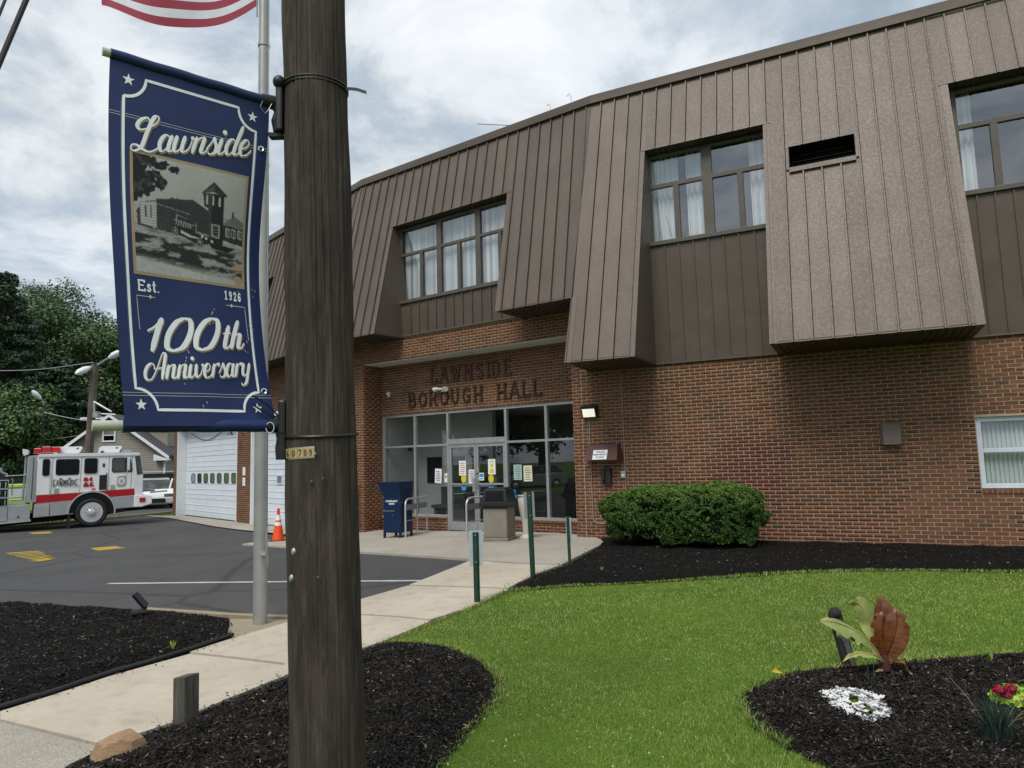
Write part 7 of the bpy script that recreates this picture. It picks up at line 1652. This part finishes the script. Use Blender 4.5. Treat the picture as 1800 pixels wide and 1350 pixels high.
# emblem and lettering
def fe_quads(name, polys, mat, y=-.016):
    mb = MB()
    for i, P in enumerate(polys): mb.add([(q2(*p_)[0], y-.0004*i, q2(*p_)[1]) for p_ in P], [tuple(range(len(P)))])
    return mb.build(name, M[mat], fe)
fe_quads('emblem', [[(1225, 440), (1310, 430), (1322, 440), (1320, 520), (1300, 540), (1228, 545), (1220, 530)]], 'timberpale' if 'timberpale' in M else M.setdefault('timberpale', simple('pale_gold', (.36,.35,.29), .5)) and 'timberpale')
fe_quads('emblem_ring', [[(1270+38*math.cos(k*.5236), 488-38*math.sin(k*.5236)) for k in range(12)]], 'paper', -.020)
fe_quads('emblem_cross', [[(1270+(26 if k % 3 else 9)*math.cos(k*.5236), 488-(26 if k % 3 else 9)*math.sin(k*.5236)) for k in range(12)]], 'timberpale', -.024)
def fe_word(txt, xl, xr, yb, h, t_, mat, y=-.017, wd=None):
    tot = sum({'I': .5, 'W': 1.2}.get(c, 1) for c in txt); x = 0; polys = []
    for c in txt:
        for qd in stroke_poly(c, h, (wd or (xr-xl)/tot*.72), t_, t_*.7): polys.append([(xl+(xr-xl)*x/tot+p_[0], yb-p_[1]) for p_ in qd])
        x += {'I': .5, 'W': 1.2}.get(c, 1)
    fe_quads('lettering', polys, mat, y)
fe_word('LAWNSIDE', 552, 805, 508, 48, 9, 'timberpale', -.016); fe_word('LAWNSIDE', 548, 800, 511, 50, 5, 'ink', -.022)
fe_quads('crossed_axes', [[(628, 520), (634, 523), (716, 442), (710, 438)], [(630, 440), (624, 444), (728, 522), (733, 517)], [(700, 438), (726, 440), (735, 458), (712, 452)], [(640, 438), (614, 440), (606, 460), (630, 452)]], 'ink', -.027)
for x, y in ((565, 455), (800, 452), (562, 522), (680, 520), (795, 518)): fe_quads('small_print', [[(x-18, y-4), (x+18, y-4), (x+18, y+4), (x-18, y+4)]], 'timberpale', -.016)
fe_word('21', 868, 985, 522, 74, 24, 'red', -.016, 56); fe_quads('small_print', [[(890, 482), (965, 480), (965, 487), (890, 489)]], 'paper', -.045)
M['rimalu'] = simple('polished_rim', (.62,.63,.64), .3, .55, .1, 6)
# wheels
def wheel(x, y, rad=.49, w_=.30):
    mb = MB(); mb.lathe([(.33, -w_/2), (.43, -w_/2-.008), (rad-.02, -w_/2+.03), (rad, -w_/2+.06), (rad, w_/2-.06), (rad-.02, w_/2-.03), (.43, w_/2), (.33, w_/2)], 36, lambda a, b, c: (x+a, y+c, rad+b)); wh = mb.build('wheel', M['rubber'], fe, smooth=True)
    mb = MB(); mb.lathe([(.335, -w_/2-.014), (.305, -w_/2-.010), (.285, -w_/2+.03), (.23, -w_/2+.03), (.19, -w_/2-.005), (.12, -w_/2-.02), (.10, -w_/2-.05), (.05, -w_/2-.06)], 30, lambda a, b, c: (x+a, y+c, rad+b)); rm = mb.build('rim', M['rimalu'], wh, smooth=True)
    mb = MB()
    for k in range(10):
        a_ = k*.6283; mb.lathe([(.028, -w_/2+.045), (.028, -w_/2+.038)], 8, lambda a, b, c: (x+.27*math.cos(a_)+a, y+c, rad+.27*math.sin(a_)+b)); mb.lathe([(.02, -w_/2-.05), (.02, -w_/2+.01)], 6, lambda a, b, c: (x+.165*math.cos(a_)+a, y+c, rad+.165*math.sin(a_)+b))
    mb.build('wheel_nuts', M['galv'], wh)
for yy in (.11, WT-.11): wheel(0, yy)
for yy in (.11, WT-.11): wheel(-5.0, yy)
# wheel arch: black liner with a bright edge
R1, R2 = .715, .665; arc = [(math.cos(R(a_)), math.sin(R(a_))) for a_ in range(-8, 190, 9)]
mb = MB(); c0x, c0z = .0, .50; n = len(arc)
mb.add([(c0x+R2*a_, -.035, c0z+R2*b_) for a_, b_ in arc]+[(c0x+R1*a_, -.035, c0z+R1*b_) for a_, b_ in arc]+[(c0x+R1*a_, .02, c0z+R1*b_) for a_, b_ in arc], [(i, i+1, n+i+1, n+i) for i in range(n-1)]+[(n+i, n+i+1, 2*n+i+1, 2*n+i) for i in range(n-1)]); mb.build('wheel_arch', M['alu'], fe)
mb = MB(); mb.add([(c0x, -.018, c0z)]+[(c0x+R2*a_, -.018, c0z+R2*b_) for a_, b_ in arc], [(0, i+1, i+2) for i in range(n-1)]); mb.build('arch_liner', M['void'], fe)
fp_('chassis', [(-300, 800), (760, 790), (1520, 765), (1520, 800), (1330, 806), (1130, 830), (760, 850), (110, 885), (-300, 905)], .35, WT-.35, 'void')
fp_('mud_flap', [(715, 800), (740, 798), (735, 930), (705, 940)], .02, .30, 'rubber'); fp_('under_step', [(1175, 775), (1335, 770), (1325, 806), (1230, 812), (1180, 800)], .1, .6, 'rubber')
fp_('front_bumper', [(1418, 640), (1545, 640), (1618, 655), (1618, 735), (1500, 765), (1418, 762)], -.03, WT+.03, 'fewhite', bevel=.02); fp_('bumper_light', [(1475, 668), (1540, 668), (1545, 712), (1475, 715)], -.05, 0, 'red')
mb = MB(); z_ = q2(0, 600)[1]; mb.tube([(q2(1520, 0)[0], .5, z_), (q2(1620, 0)[0], .4, z_+.02), (q2(1640, 0)[0], .1, z_)], .05, 8); mb.tube([(q2(1600, 0)[0], .1, z_-.06), (q2(1800, 0)[0], .1, z_-.03)], .03, 8); mb.build('front_intake', M['galv'], fe)
# roof gear
mb = MB()
for x0, x1 in ((345, 420), (425, 518), (522, 615)): pass
for x0, x1, z0, z1 in ((345, 422, 190, 142), (424, 520, 182, 126), (523, 616, 182, 130)):
    mb = MB(); slabxz(mb, side_poly([(x0, z0), (x0+6, z1+6), (x0+14, z1), (x1-12, z1), (x1-4, z1+6), (x1, z0-8), (x1, z0)]), .12, .62); bl = mb.build('beacon', M['redlens'], fe, bevel=.02)
    mb = MB(); slabxz(mb, side_poly([(x0+8, z1), (x1-8, z1), (x1-8, z1-5), (x0+8, z1-5)]), .15, .6); mb.build('beacon_cap', M['white'], bl)
fp_('roof_box', [(590, 190), (610, 124), (838, 122), (850, 134), (822, 182), (800, 192)], .35, .9, 'fewhite', bevel=.01); fp_('roof_box', [(1028, 190), (1032, 136), (1062, 122), (1268, 120), (1280, 136), (1240, 188)], .35, .9, 'fewhite', bevel=.01)
fp_('roof_hatch', [(1268, 190), (1282, 158), (1388, 156), (1392, 184)], .5, 1.3, 'silver'); fp_('box_vent', [(1042, 172), (1074, 172), (1074, 190), (1042, 190)], .30, .36, 'black')
for x, y in ((795, 142), (1220, 140)): fp_('small_print', [(x-14, y-5), (x+14, y-5), (x+12, y+5), (x-16, y+5)], .340, .349, 'ink')
# rear of the cab and pump deck
fp_('tread_panel', [(302, 212), (384, 206), (384, 660), (290, 665)], .03, WT-.03, 'tread'); fp_('hose_pipe', [(345, 230), (352, 230), (346, 640), (338, 640)], -.05, -.01, 'black')
fp_('pump_box', [(122, 690), (335, 680), (335, 828), (122, 835)], -.0, WT, 'silver', bevel=.01); fp_('running_board', [(-300, 850), (345, 828), (345, 846), (-300, 870)], -.05, .5, 'alu'); fp_('catch', [(215, 788), (232, 788), (232, 806), (215, 806)], -.02, .01, 'black'); fp_('box_edge', [(122, 800), (332, 792), (332, 798), (122, 806)], -.012, .01, 'alu')
fp_('pump_panel', [(-900, 440), (118, 440), (118, 832), (-900, 850)], 0, WT, 'silver', bevel=.01)
for r_ in range(3):
    for c_ in range(3):
        x0, y0 = 18-c_*130, 448+r_*84; fp_('gauge_bay', [(x0, y0), (x0+92, y0), (x0+92, y0+68), (x0, y0+68)], -.012, .0, 'void')
        for k in range(3): fp_('hose_valve', [(x0+14+k*26, y0+14), (x0+26+k*26, y0+10), (x0+24+k*26, y0+64), (x0+14+k*26, y0+66)], -.03, -.012, 'chrome' if k != 1 else 'black')
fp_('deck_cover', [(-900, 440), (118, 440), (60, 385), (0, 345), (-900, 320)], .1, WT-.1, 'rubber'); fp_('deck_gun', [(0, 345), (5, 318), (45, 318), (48, 350), (75, 368), (105, 378), (105, 398), (40, 372)], .8, 1.0, 'galv')
mb = MB(); x_, z0_, z1_ = q2(275, 0)[0], q2(0, 645)[1], q2(0, 205)[1]; mb.tube([(x_-.04, .35, z0_), (x_, .35, z1_)], .032, 8); mb.build('lamp_mast', M['galv'], fe); mb = MB(); mb.sphere((q2(272, 0)[0], .35, q2(0, 178)[1]), .10, 12, 8, (1, .7, 1)); mb.hexa([(q2(*a_)[0], y_, q2(*a_)[1]) for y_ in (.2, .5) for a_ in ((235, 142), (292, 152), (290, 195), (250, 210))][:8]); mb.build('mast_lamp', M['white'], fe)
mb = MB(); mb.tube([(q2(135, 0)[0], .2, q2(0, 430)[1]), (q2(157, 0)[0], .2, q2(0, 440)[1]), (q2(152, 0)[0], .2, q2(0, 590)[1])], .018, 6); mb.tube([(q2(118, 0)[0], .3, q2(0, 402)[1]), (q2(300, 0)[0], .3, q2(0, 398)[1])], .018, 6); mb.tube([(q2(145, 0)[0], .3, q2(0, 642)[1]), (q2(255, 0)[0], .3, q2(0, 640)[1])], .02, 6); mb.build('deck_rail', M['galv'], fe)
fp_('rear_body', [(-2100, 330), (-900, 330), (-900, 850), (-2100, 850)], -.03, WT+.03, 'fewhite', bevel=.02)

# ------------------------------------------------------------------ beyond the lot
def carbody(name, label, loc, rz, mat, L=4.5, Wd=1.8, H=1.45, van=False, grp=None):
    t = thing(name, label, 'car' if not van else 'vehicle', loc, rz, grp); mb = MB(); h = L/2
    low = [(-h, .25), (h-.05, .25), (h, .55), (h-.12, .78), (h-1.15, .95), (-h+.12, 1.0), (-h, .75)]
    n = len(low); mb.add([(x, -Wd/2, z) for x, z in low]+[(x, Wd/2, z) for x, z in low], [tuple(range(n)), tuple(range(n, 2*n))[::-1]]+[(i, (i+1) % n, n+(i+1) % n, n+i) for i in range(n)]); b = mb.build('body', mat, t, bevel=.06)
    top_ = [(-h+.25, .98), (-h+.65, H), (.35, H), (h-1.2, .94)]; i_ = .16
    mb = MB(); mb.add([(x, (-Wd/2+.04)+(i_ if z > 1.2 else 0), z) for x, z in top_]+[(x, (Wd/2-.04)-(i_ if z > 1.2 else 0), z) for x, z in top_], [(0, 1, 2, 3), (7, 6, 5, 4), (1, 5, 6, 2), (0, 4, 5, 1), (2, 6, 7, 3)]); mb.build('cabin_glass', M['green_glass'], t)
    mb = MB(); mb.box((-h+.6, -Wd/2+.19, H-.02), (.38, Wd/2-.19, H+.05)); 
    for s_ in (-1, 1):
        for (xa, za), (xb, zb_) in ((top_[0], top_[1]), (top_[2], top_[3]), ((-.5, .98), (-.45, H))): mb.tube([(xa, s_*(Wd/2-.05), za), (xb, s_*(Wd/2-.2), zb_)], .045, 6)
    mb.build('roof', mat, t)
    for x in (-h+.85, h-.85):
        for s_ in (-1, 1):
            mb = MB(); mb.lathe([(.2, -.1), (.31, -.1), (.33, -.06), (.33, .06), (.31, .1), (.2, .1)], 20, lambda a, b_, c: (x+a, s_*(Wd/2-.08)+c, .33+b_)); w_ = mb.build('wheel', M['rubber'], t, smooth=True); mb = MB(); mb.lathe([(.2, s_*.10), (.05, s_*.11)], 12, lambda a, b_, c: (x+a, s_*(Wd/2-.08)+c, .33+b_)); mb.build('rim', M['chrome'], w_)
    for s_ in (-1, 1):
        mb = MB(); mb.box((h-.14, s_*(Wd/2-.28)-.2, .60), (h+.0, s_*(Wd/2-.28)+.2, .74)); mb.build('headlight', M['chrome'], t, bevel=.02)
        mb = MB(); mb.box((h-1.55, s_*(Wd/2+.09)-.09, .98), (h-1.43, s_*(Wd/2+.09)+.09, 1.1)); mb.build('door_mirror', mat, t)
    mb = MB(); mb.box((h-.03, -.5, .32), (h+.02, .5, .52)); mb.build('grille', M['black'], t); return t
p = atY(268, 889, 36.5); wc = carbody('parked_car', 'white parked car seen past the nose of the fire engine', (p[0], p[1], -.28), R(-62), M['white'], 4.6, 1.85, 1.42)
mb = MB(); mb.box((-.5, -.62, 1.50), (.15, .62, 1.58)); mb.build('roof_rack', M['black'], wc)
p = atY(38, 893, 27.5); M['lime'] = simple('lime_paint', (.42,.62,.12), .4, 0, .06)
t = thing('parked_trailer', 'lime and white trailer parked behind the gap in the fire engine', 'trailer', (p[0], p[1], -.28), R(38))
mb = MB(); mb.box((-1.6, -.8, .45), (1.6, .8, .98)); mb.build('lower_body', M['lime'], t, bevel=.05)
mb = MB(); mb.box((-1.58, -.78, .98), (1.58, .78, 1.36)); mb.build('upper_body', M['white'], t, bevel=.04)
mb = MB(); mb.box((-1.6, -.8, 1.36), (1.6, .8, 1.50)); mb.build('lid', M['lime'], t, bevel=.03)
for x in (-.9, .9):
    mb = MB(); mb.lathe([(.12, -.1), (.28, -.1), (.28, .1), (.12, .1)], 18, lambda a, b_, c: (x+a, -.72+c, .28+b_)); mb.build('wheel', M['rubber'], t)
# cottage
hy_ = 44.0; hxl, hxr = atY(96, 800, hy_)[0], atY(298, 802, hy_)[0]; hxc = atY(197, 730, hy_)[0]; zr, ze = atY(197, 727, hy_)[2], atY(290, 800, hy_)[2]; zg = -.3
house = thing('cottage', 'beige clapboard cottage with gable window behind the fire engine', 'house', (hxc, hy_, zg), R(4))
a = Mat('beige_siding'); a.set(a.ramp(a.noise(2, 4, .6), [(.3, (.235,.22,.185)), (.7, (.28,.26,.225))]), .7); M['siding'] = a.m
M['shingle'] = simple('grey_shingles', (.06,.062,.066), .9, 0, .25, 14, .3, 30); hw = (hxr-hxl)/2; zr -= zg; ze -= zg
# clapboards: each board of the gable wall is a piece
zz = .1; wall_h = None; bd = .145
mb = MB(); mb.add([(-hw+.3, .03, 0), (hw-.3, .03, 0), (hw-.3, .03, ze), (0, .03, zr-.1), (-hw+.3, .03, ze)]+[(-hw+.3, 9, 0), (hw-.3, 9, 0), (hw-.3, 9, ze), (0, 9, zr-.1), (-hw+.3, 9, ze)], [(0, 1, 2, 3, 4), (5, 6, 7, 8, 9), (0, 1, 6, 5), (1, 2, 7, 6), (2, 3, 8, 7), (3, 4, 9, 8), (4, 0, 5, 9)]); hwall = mb.build('gable_wall', M['siding'], house)
while zz < zr-.25:
    half = (hw-.3) if zz < ze else (hw-.3)*(zr-.1-zz-bd*.5)/(zr-.1-ze)
    if half > .1: mb = MB(); mb.hexa([(-half, .005, zz), (half, .005, zz), (half, .03, zz), (-half, .03, zz), (-half, .025, zz+bd-.01), (half, .025, zz+bd-.01), (half, .03, zz+bd-.01), (-half, .03, zz+bd-.01)]); mb.build('clapboard', M['siding'], hwall)
    zz += bd
for s_ in (-1, 1):
    mb = MB(); mb.hexa([(s_*0, -.35, zr-.16), (s_*(hw+.05), -.35, ze-.20), (s_*(hw+.05), 9.3, ze-.20), (0, 9.3, zr-.16), (0, -.35, zr), (s_*(hw+.05), -.35, ze-.02), (s_*(hw+.05), 9.3, ze-.02), (0, 9.3, zr)]); mb.build('roof', M['shingle'], house)
    mb = MB(); mb.hexa([(0, -.39, zr-.24), (s_*(hw+.09), -.39, ze-.29), (s_*(hw+.09), -.352, ze-.29), (0, -.352, zr-.24), (0, -.39, zr-.04), (s_*(hw+.09), -.39, ze-.07), (s_*(hw+.09), -.352, ze-.07), (0, -.352, zr-.04)]); mb.build('barge_board', M['white'], house)
mb = MB(); mb.hexa([(hw-.85, -.36, ze-.32), (hw+.08, -.36, ze-.32), (hw+.08, .0, ze-.32), (hw-.85, .0, ze-.32), (hw-.85, -.36, ze+.05), (hw+.08, -.36, ze-.26), (hw+.08, .0, ze-.26), (hw-.85, .0, ze+.05)]); mb.build('eaves_return', M['white'], house)
wz = atY(192, 765, hy_)[2]-zg; wx = atY(192, 765, hy_)[0]-hxc
mb = MB(); ww, wh_ = .40, .42
for a_, b_ in (((-ww, -wh_), (-ww+.09, wh_)), ((ww-.09, -wh_), (ww, wh_)), ((-ww+.09, wh_-.09), (ww-.09, wh_)), ((-ww+.09, -wh_), (ww-.09, -wh_+.09)), ((-ww+.09, -.03), (ww-.09, .03))): mb.box((wx+a_[0], -.04, wz+a_[1]), (wx+b_[0], .004, wz+b_[1]))
wn = mb.build('window', M['white'], house); mb = MB(); mb.box((wx-.3, -.012, wz-.33), (wx+.3, .0, wz+.33)); mb.build('pane', M['dark_glass'], wn)
mb = MB(); mb.box((wx-.3, -.018, wz+.04), (wx+.3, -.013, wz+.33)); mb.build('blind', M['greyboard'], wn)
for s_, x0, x1, zt in ((-1, -2.35, -.5, .18), (1, .9, 2.75, -.12)):
    zt = zr+zt; d_ = mb = MB(); mb.box((x0, 1.6, ze), (x1, 5, zt-.42)); mb.build('dormer', M['siding'], house); mb = MB(); mb.hexa([(x0-.2, 1.3, zt-.42), (x1+.2, 1.3, zt-.42), (x1+.2, 5.2, zt-.3), (x0-.2, 5.2, zt-.3), (x0-.2, 1.3, zt-.30), (x1+.2, 1.3, zt-.30), (x1+.2, 5.2, zt+.1), (x0-.2, 5.2, zt+.1)]); mb.build('dormer_roof', M['shingle'], house); mb = MB(); mb.box((x0-.22, 1.26, zt-.42), (x1+.22, 1.297, zt-.29)); mb.build('dormer_fascia', M['white'] if s_ < 0 else M['shingle'], house)
mb = MB(); mb.box((hw-.36, -.05, 0), (hw-.27, .03, ze-.3)); mb.tube([(hw-.3, -.03, ze-.5), (hw+.05, -.3, ze-.3)], .04, 6); mb.build('downpipe', M['white'], house)
# chain-link fence
fA, fB = atY(-40, 880, 37), atY(312, 872, 39.5); fz = -.3; fl = math.hypot(fB[0]-fA[0], fB[1]-fA[1]); frz = math.atan2(fB[1]-fA[1], fB[0]-fA[0])
t = thing('chain_link_fence', 'dark green chain-link fence in front of the cottage', 'fence', (fA[0], fA[1], fz), frz)
for k in range(int(fl/2.4)+1):
    mb = MB(); mb.tube([(k*2.4, 0, 0), (k*2.4, 0, 1.85)], .03, 6); mb.build('post', M['postgreen'], t)
mb = MB(); mb.tube([(0, 0, 1.82), (fl, 0, 1.82)], .02, 6); mb.build('top_rail', M['galv'], t)
mb = MB(); st_ = .14
for k in range(int(fl/st_)):
    for sg_ in (1, -1): mb.tube([(k*st_, .02*sg_, .02), (k*st_+sg_*1.8*.5, .02*sg_, 1.8)], .006, 3, False)
mb.build('mesh_wire', M['postgreen'], t)
a = Mat('fence_screen'); a.set((.010,.022,.016), .9); mb = MB(); mb.box((0, .06, .1), (fl, .07, 1.72)); mb.build('privacy_screen', a.m, t)
# street lamps on timber poles, and wires
def lamp_pole(name, label, bu, tu, tv, Y, r_, arms, zb=-.3):
    b = atY(bu, 800, Y); tp_ = atY(tu, tv, Y); t = thing(name, label, 'street lamp', (b[0], Y, zb), 0, 'timber poles with street lamps'); d = (tp_-b)/(tp_[2]-b[2]); b = b+d*(zb-b[2])
    mb = MB(); mb.tube([b, tp_], [r_, r_*.8], 10); mb.build('pole', M['timberpole'], t, smooth=True, world=True)
    for pts, hd in arms:
        P = [atY(u, v, Y-.3*i/(len(pts)-1)) for i, (u, v) in enumerate(pts)]; mb = MB(); mb.tube(P, .05, 8); mb.build('arm', M['galv'], t, smooth=True, world=True)
        e = P[-1]; dd = (P[-1]-P[-2]); dd = dd/np.linalg.norm(dd); mb = MB(); mb.tube([e-dd*.12, e+dd*.12, e+dd*.45, e+dd*.62], [.09, .16, .15, .05], 12); mb.build('lamp_head', M['white'], t, smooth=True, world=True)
    return t, tp_
M['timberpole'] = simple('far_pole_timber', (.11,.09,.075), .9, 0, .3, 3)
t1, tp1 = lamp_pole('street_lamp', 'leaning timber pole with two white lamp heads behind the fire engine', 156, 167, 640, 34, .21, [([(167, 645), (185, 633), (196, 627)], 1), ([(166, 650), (161, 645), (154, 648)], 1)])
A3 = [atY(u, v, 33.7) for u, v in ((165, 706), (196, 724))]; mb = MB(); mb.tube(A3, .05, 6); mb.tube([atY(165, 706, 33.7), atY(165.5, 728, 33.7)], .045, 6); mb.tube([atY(166, 727, 33.7), atY(203, 729, 33.7)], .045, 6); mb.build('bracket_frame', M['galv'], t1, world=True)
mb = MB(); mb.tube([atY(170, 724, 33.6), atY(170, 734, 33.6)], [.16, .18], 12); mb.build('transformer', M['galv'], t1, smooth=True, world=True)
t2, tp2 = lamp_pole('street_lamp', 'shorter timber pole with a single white lamp head against the dark trees', 73, 76.5, 704, 46, .19, [([(76, 712), (74, 704), (69, 699)], 1)])
def wire(label, pts, Y, r_=.018):
    P = [atY(u, v, Y) for u, v in pts]; mb = MB(); mb.tube(cat3(P, 6), r_, 4, False); tag(mb.build('overhead_wire', M['galv']), label, 'wire', 'overhead wires before the trees')
wire('overhead wire from the left edge to the top of the two-headed lamp pole', [(-60, 652), (60, 650), (165, 637)], 34); wire('overhead wire between the two lamp poles', [(78, 725), (118, 734), (160, 741)], 40); wire('overhead wire low across the trees to the shorter lamp pole', [(-60, 778), (0, 777), (73, 774), (150, 764)], 46, .015); wire('overhead wire left of the shorter lamp pole', [(-40, 742), (30, 730), (76, 724)], 46, .015)
# trees
def tree(name, label, x, y, h, rad, mat, seed, kind='broad', nl=9000, ls=.26, zc=None, grp='trees behind the lot'):
    r_ = np.random.default_rng(seed); t = thing(name, label, 'tree', (x, y, -.3), 0, grp)
    base = np.array([x, y, -.3]); mb = MB(); tb = .022*h+.08
    mb.tube([base, base+np.array([.1, .05, h*.35]), base+np.array([.0, .1, h*.65]), base+np.array([.05, 0, h*.93])], [tb, tb*.75, tb*.45, tb*.1], 10); mb.build('trunk', M['bark'], t, smooth=True, world=True)
    cl = []; mb = MB()
    if kind == 'pine':
        k = int(h*2.6)
        for i in range(k):
            f_ = .16+.84*i/k; R_ = rad*(1-f_)**.75*r_.uniform(.7, 1.15)+.25; a_ = r_.uniform(0, 6.28); 
            for j in range(3):
                aa = a_+j*2.1+r_.uniform(-.4, .4); tip = base+np.array([math.cos(aa)*R_, math.sin(aa)*R_, h*f_-.12*R_]); st = base+np.array([0, 0, h*f_]); mb.tube([st, tip], [.05, .012], 4, False)
                for s_ in (.35, .6, .82, 1.0): cl.append((st+(tip-st)*s_+r_.normal(0, .12, 3), (.30+.32*R_*.35)*r_.uniform(.7, 1.2), .42))
    else:
        k = int(26+rad*8)
        for i in range(k):
            d = r_.normal(0, 1, 3); d /= np.linalg.norm(d); f_ = r_.uniform(.35, 1)**.6; c = base+np.array([d[0]*rad*f_, d[1]*rad*f_, h*.60+d[2]*h*.37*f_])
            if c[2] < .8: continue
            cl.append((c, rad*r_.uniform(.20, .36), .8))
            if i % 2 == 0: mb.tube([base+np.array([0, 0, h*r_.uniform(.25, .5)]), (base+np.array([0, 0, h*.5])+c)/2, c], [.10, .05, .015], 5, False)
    mb.build('limbs', M['bark'], t, world=True)
    w_ = np.array([c_[1]**2 for c_ in cl]); w_ = w_/w_.sum(); idx = r_.choice(len(cl), nl, p=w_); C = np.array([c_[0] for c_ in cl])[idx]; S = np.array([c_[1] for c_ in cl])[idx]; fl_ = np.array([c_[2] for c_ in cl])[idx]
    u = r_.normal(0, 1, (nl, 3)); u /= np.linalg.norm(u, axis=1)[:, None]; q_ = C+u*(S*r_.uniform(.45, 1.08, nl))[:, None]*np.c_[np.ones(nl), np.ones(nl), fl_]
    o = leaves('crown', q_, u+np.array([0, 0, .5]), ls, M[mat], None, None, .8, .6); attach(o, t, True); return t
def tpos(u, Y): return atY(u, 800, Y)[0]
def ttop(v, u, Y): return atY(u, v, Y)[2]+.3
T_ = [('pine_tree', 'tall dark pine at the far left edge, rising highest', -6, 50, 478, 4.6, 'leaf_dark', 1, 'pine'), ('pine_tree', 'dark pine with drooping branches left of the shorter lamp pole', 40, 54, 560, 4.8, 'leaf_dark', 2, 'pine'),
      ('pine_tree', 'dark pine behind the shorter lamp pole', 92, 50, 622, 4.2, 'leaf_dark', 3, 'pine'),
      ('leafy_tree', 'tall leafy tree behind the pines, second highest against the sky', 55, 62, 502, 6.5, 'leaf_mid', 4, 'broad'), ('leafy_tree', 'leafy tree in the gap beyond the two-headed lamp pole', 120, 60, 530, 5.5, 'leaf_mid', 5, 'broad'),
      ('leafy_tree', 'lighter leafy tree touching the left edge of the banner', 180, 58, 548, 5.0, 'leaf_mid', 6, 'broad'), ('leafy_tree', 'leafy tree behind the lower corner of the banner and cottage', 250, 62, 585, 6.0, 'leaf_mid', 7, 'broad'),
      ('leafy_tree', 'dark leafy tree filling behind the garage corner', 310, 60, 640, 5.5, 'leaf_dark', 8, 'broad'), ('leafy_tree', 'low leafy tree behind the fire engine roof', 20, 48, 690, 4.0, 'leaf_mid', 9, 'broad'), ('leafy_tree', 'dark bushy tree left of the cottage gable', 110, 55, 660, 4.5, 'leaf_dark', 10, 'broad')]
for nm, lb, u, Y, v, rad, mt, sd_, kd in T_: tree(nm, lb, tpos(u, Y), Y, ttop(v, u, Y)*(1.0 if kd == 'pine' else 1.02), rad, mt, sd_, kd, 42000 if kd == 'broad' else 42000, .125 if kd == 'broad' else .12)
# the other side of the street, seen only as reflections in the shop glass
for k, (x, y, h, rd) in enumerate(((-33, 3, 11, 4.5), (-38, -4, 13, 5.5), (-31, -13, 12, 5), (-50, 22, 13, 6), (-42, 4, 12, 5), (-22, -18, 11, 4.5), (-44, 16, 12, 5))): tree('street_tree', ('first', 'second', 'third', 'fourth', 'fifth', 'sixth', 'seventh')[k]+' leafy tree across the street, seen only mirrored in the glass', x, y, h, rd, 'leaf_mid', 30+k, 'broad', 14000, .2, grp='trees across the street')
hs = thing('street_house', 'grey clapboard house across the street, mirrored in the entrance glass', 'house', (-46, 11.5, -.3), R(12))
mb = MB(); mb.box((-5, -4, 0), (0, 4, 6.2)); mb.build('wall', simple('grey_siding', (.045,.05,.055), .8), hs); mb = MB(); mb.hexa([(-5.3, -4.4, 6.2), (.3, -4.4, 6.2), (.3, 4.4, 6.2), (-5.3, 4.4, 6.2), (-2.6, -4.4, 8.6), (-2.4, -4.4, 8.6), (-2.4, 4.4, 8.6), (-2.6, 4.4, 8.6)]); mb.build('roof', M['shingle'], hs)
for y in (-2.6, 0, 2.6):
    for z in (1.7, 4.6):
        mb = MB(); mb.box((.002, y-.55, z-.8), (.06, y+.55, z+.8)); w_ = mb.build('window', M['greyboard'], hs); mb = MB(); mb.box((.061, y-.43, z-.68), (.07, y+.43, z+.68)); mb.build('pane', M['dark_glass'], w_)
carbody('street_car', 'silver car parked across the lot, mirrored in the entrance glass', (-25, 7.0, -.2), R(80), M['silver'])
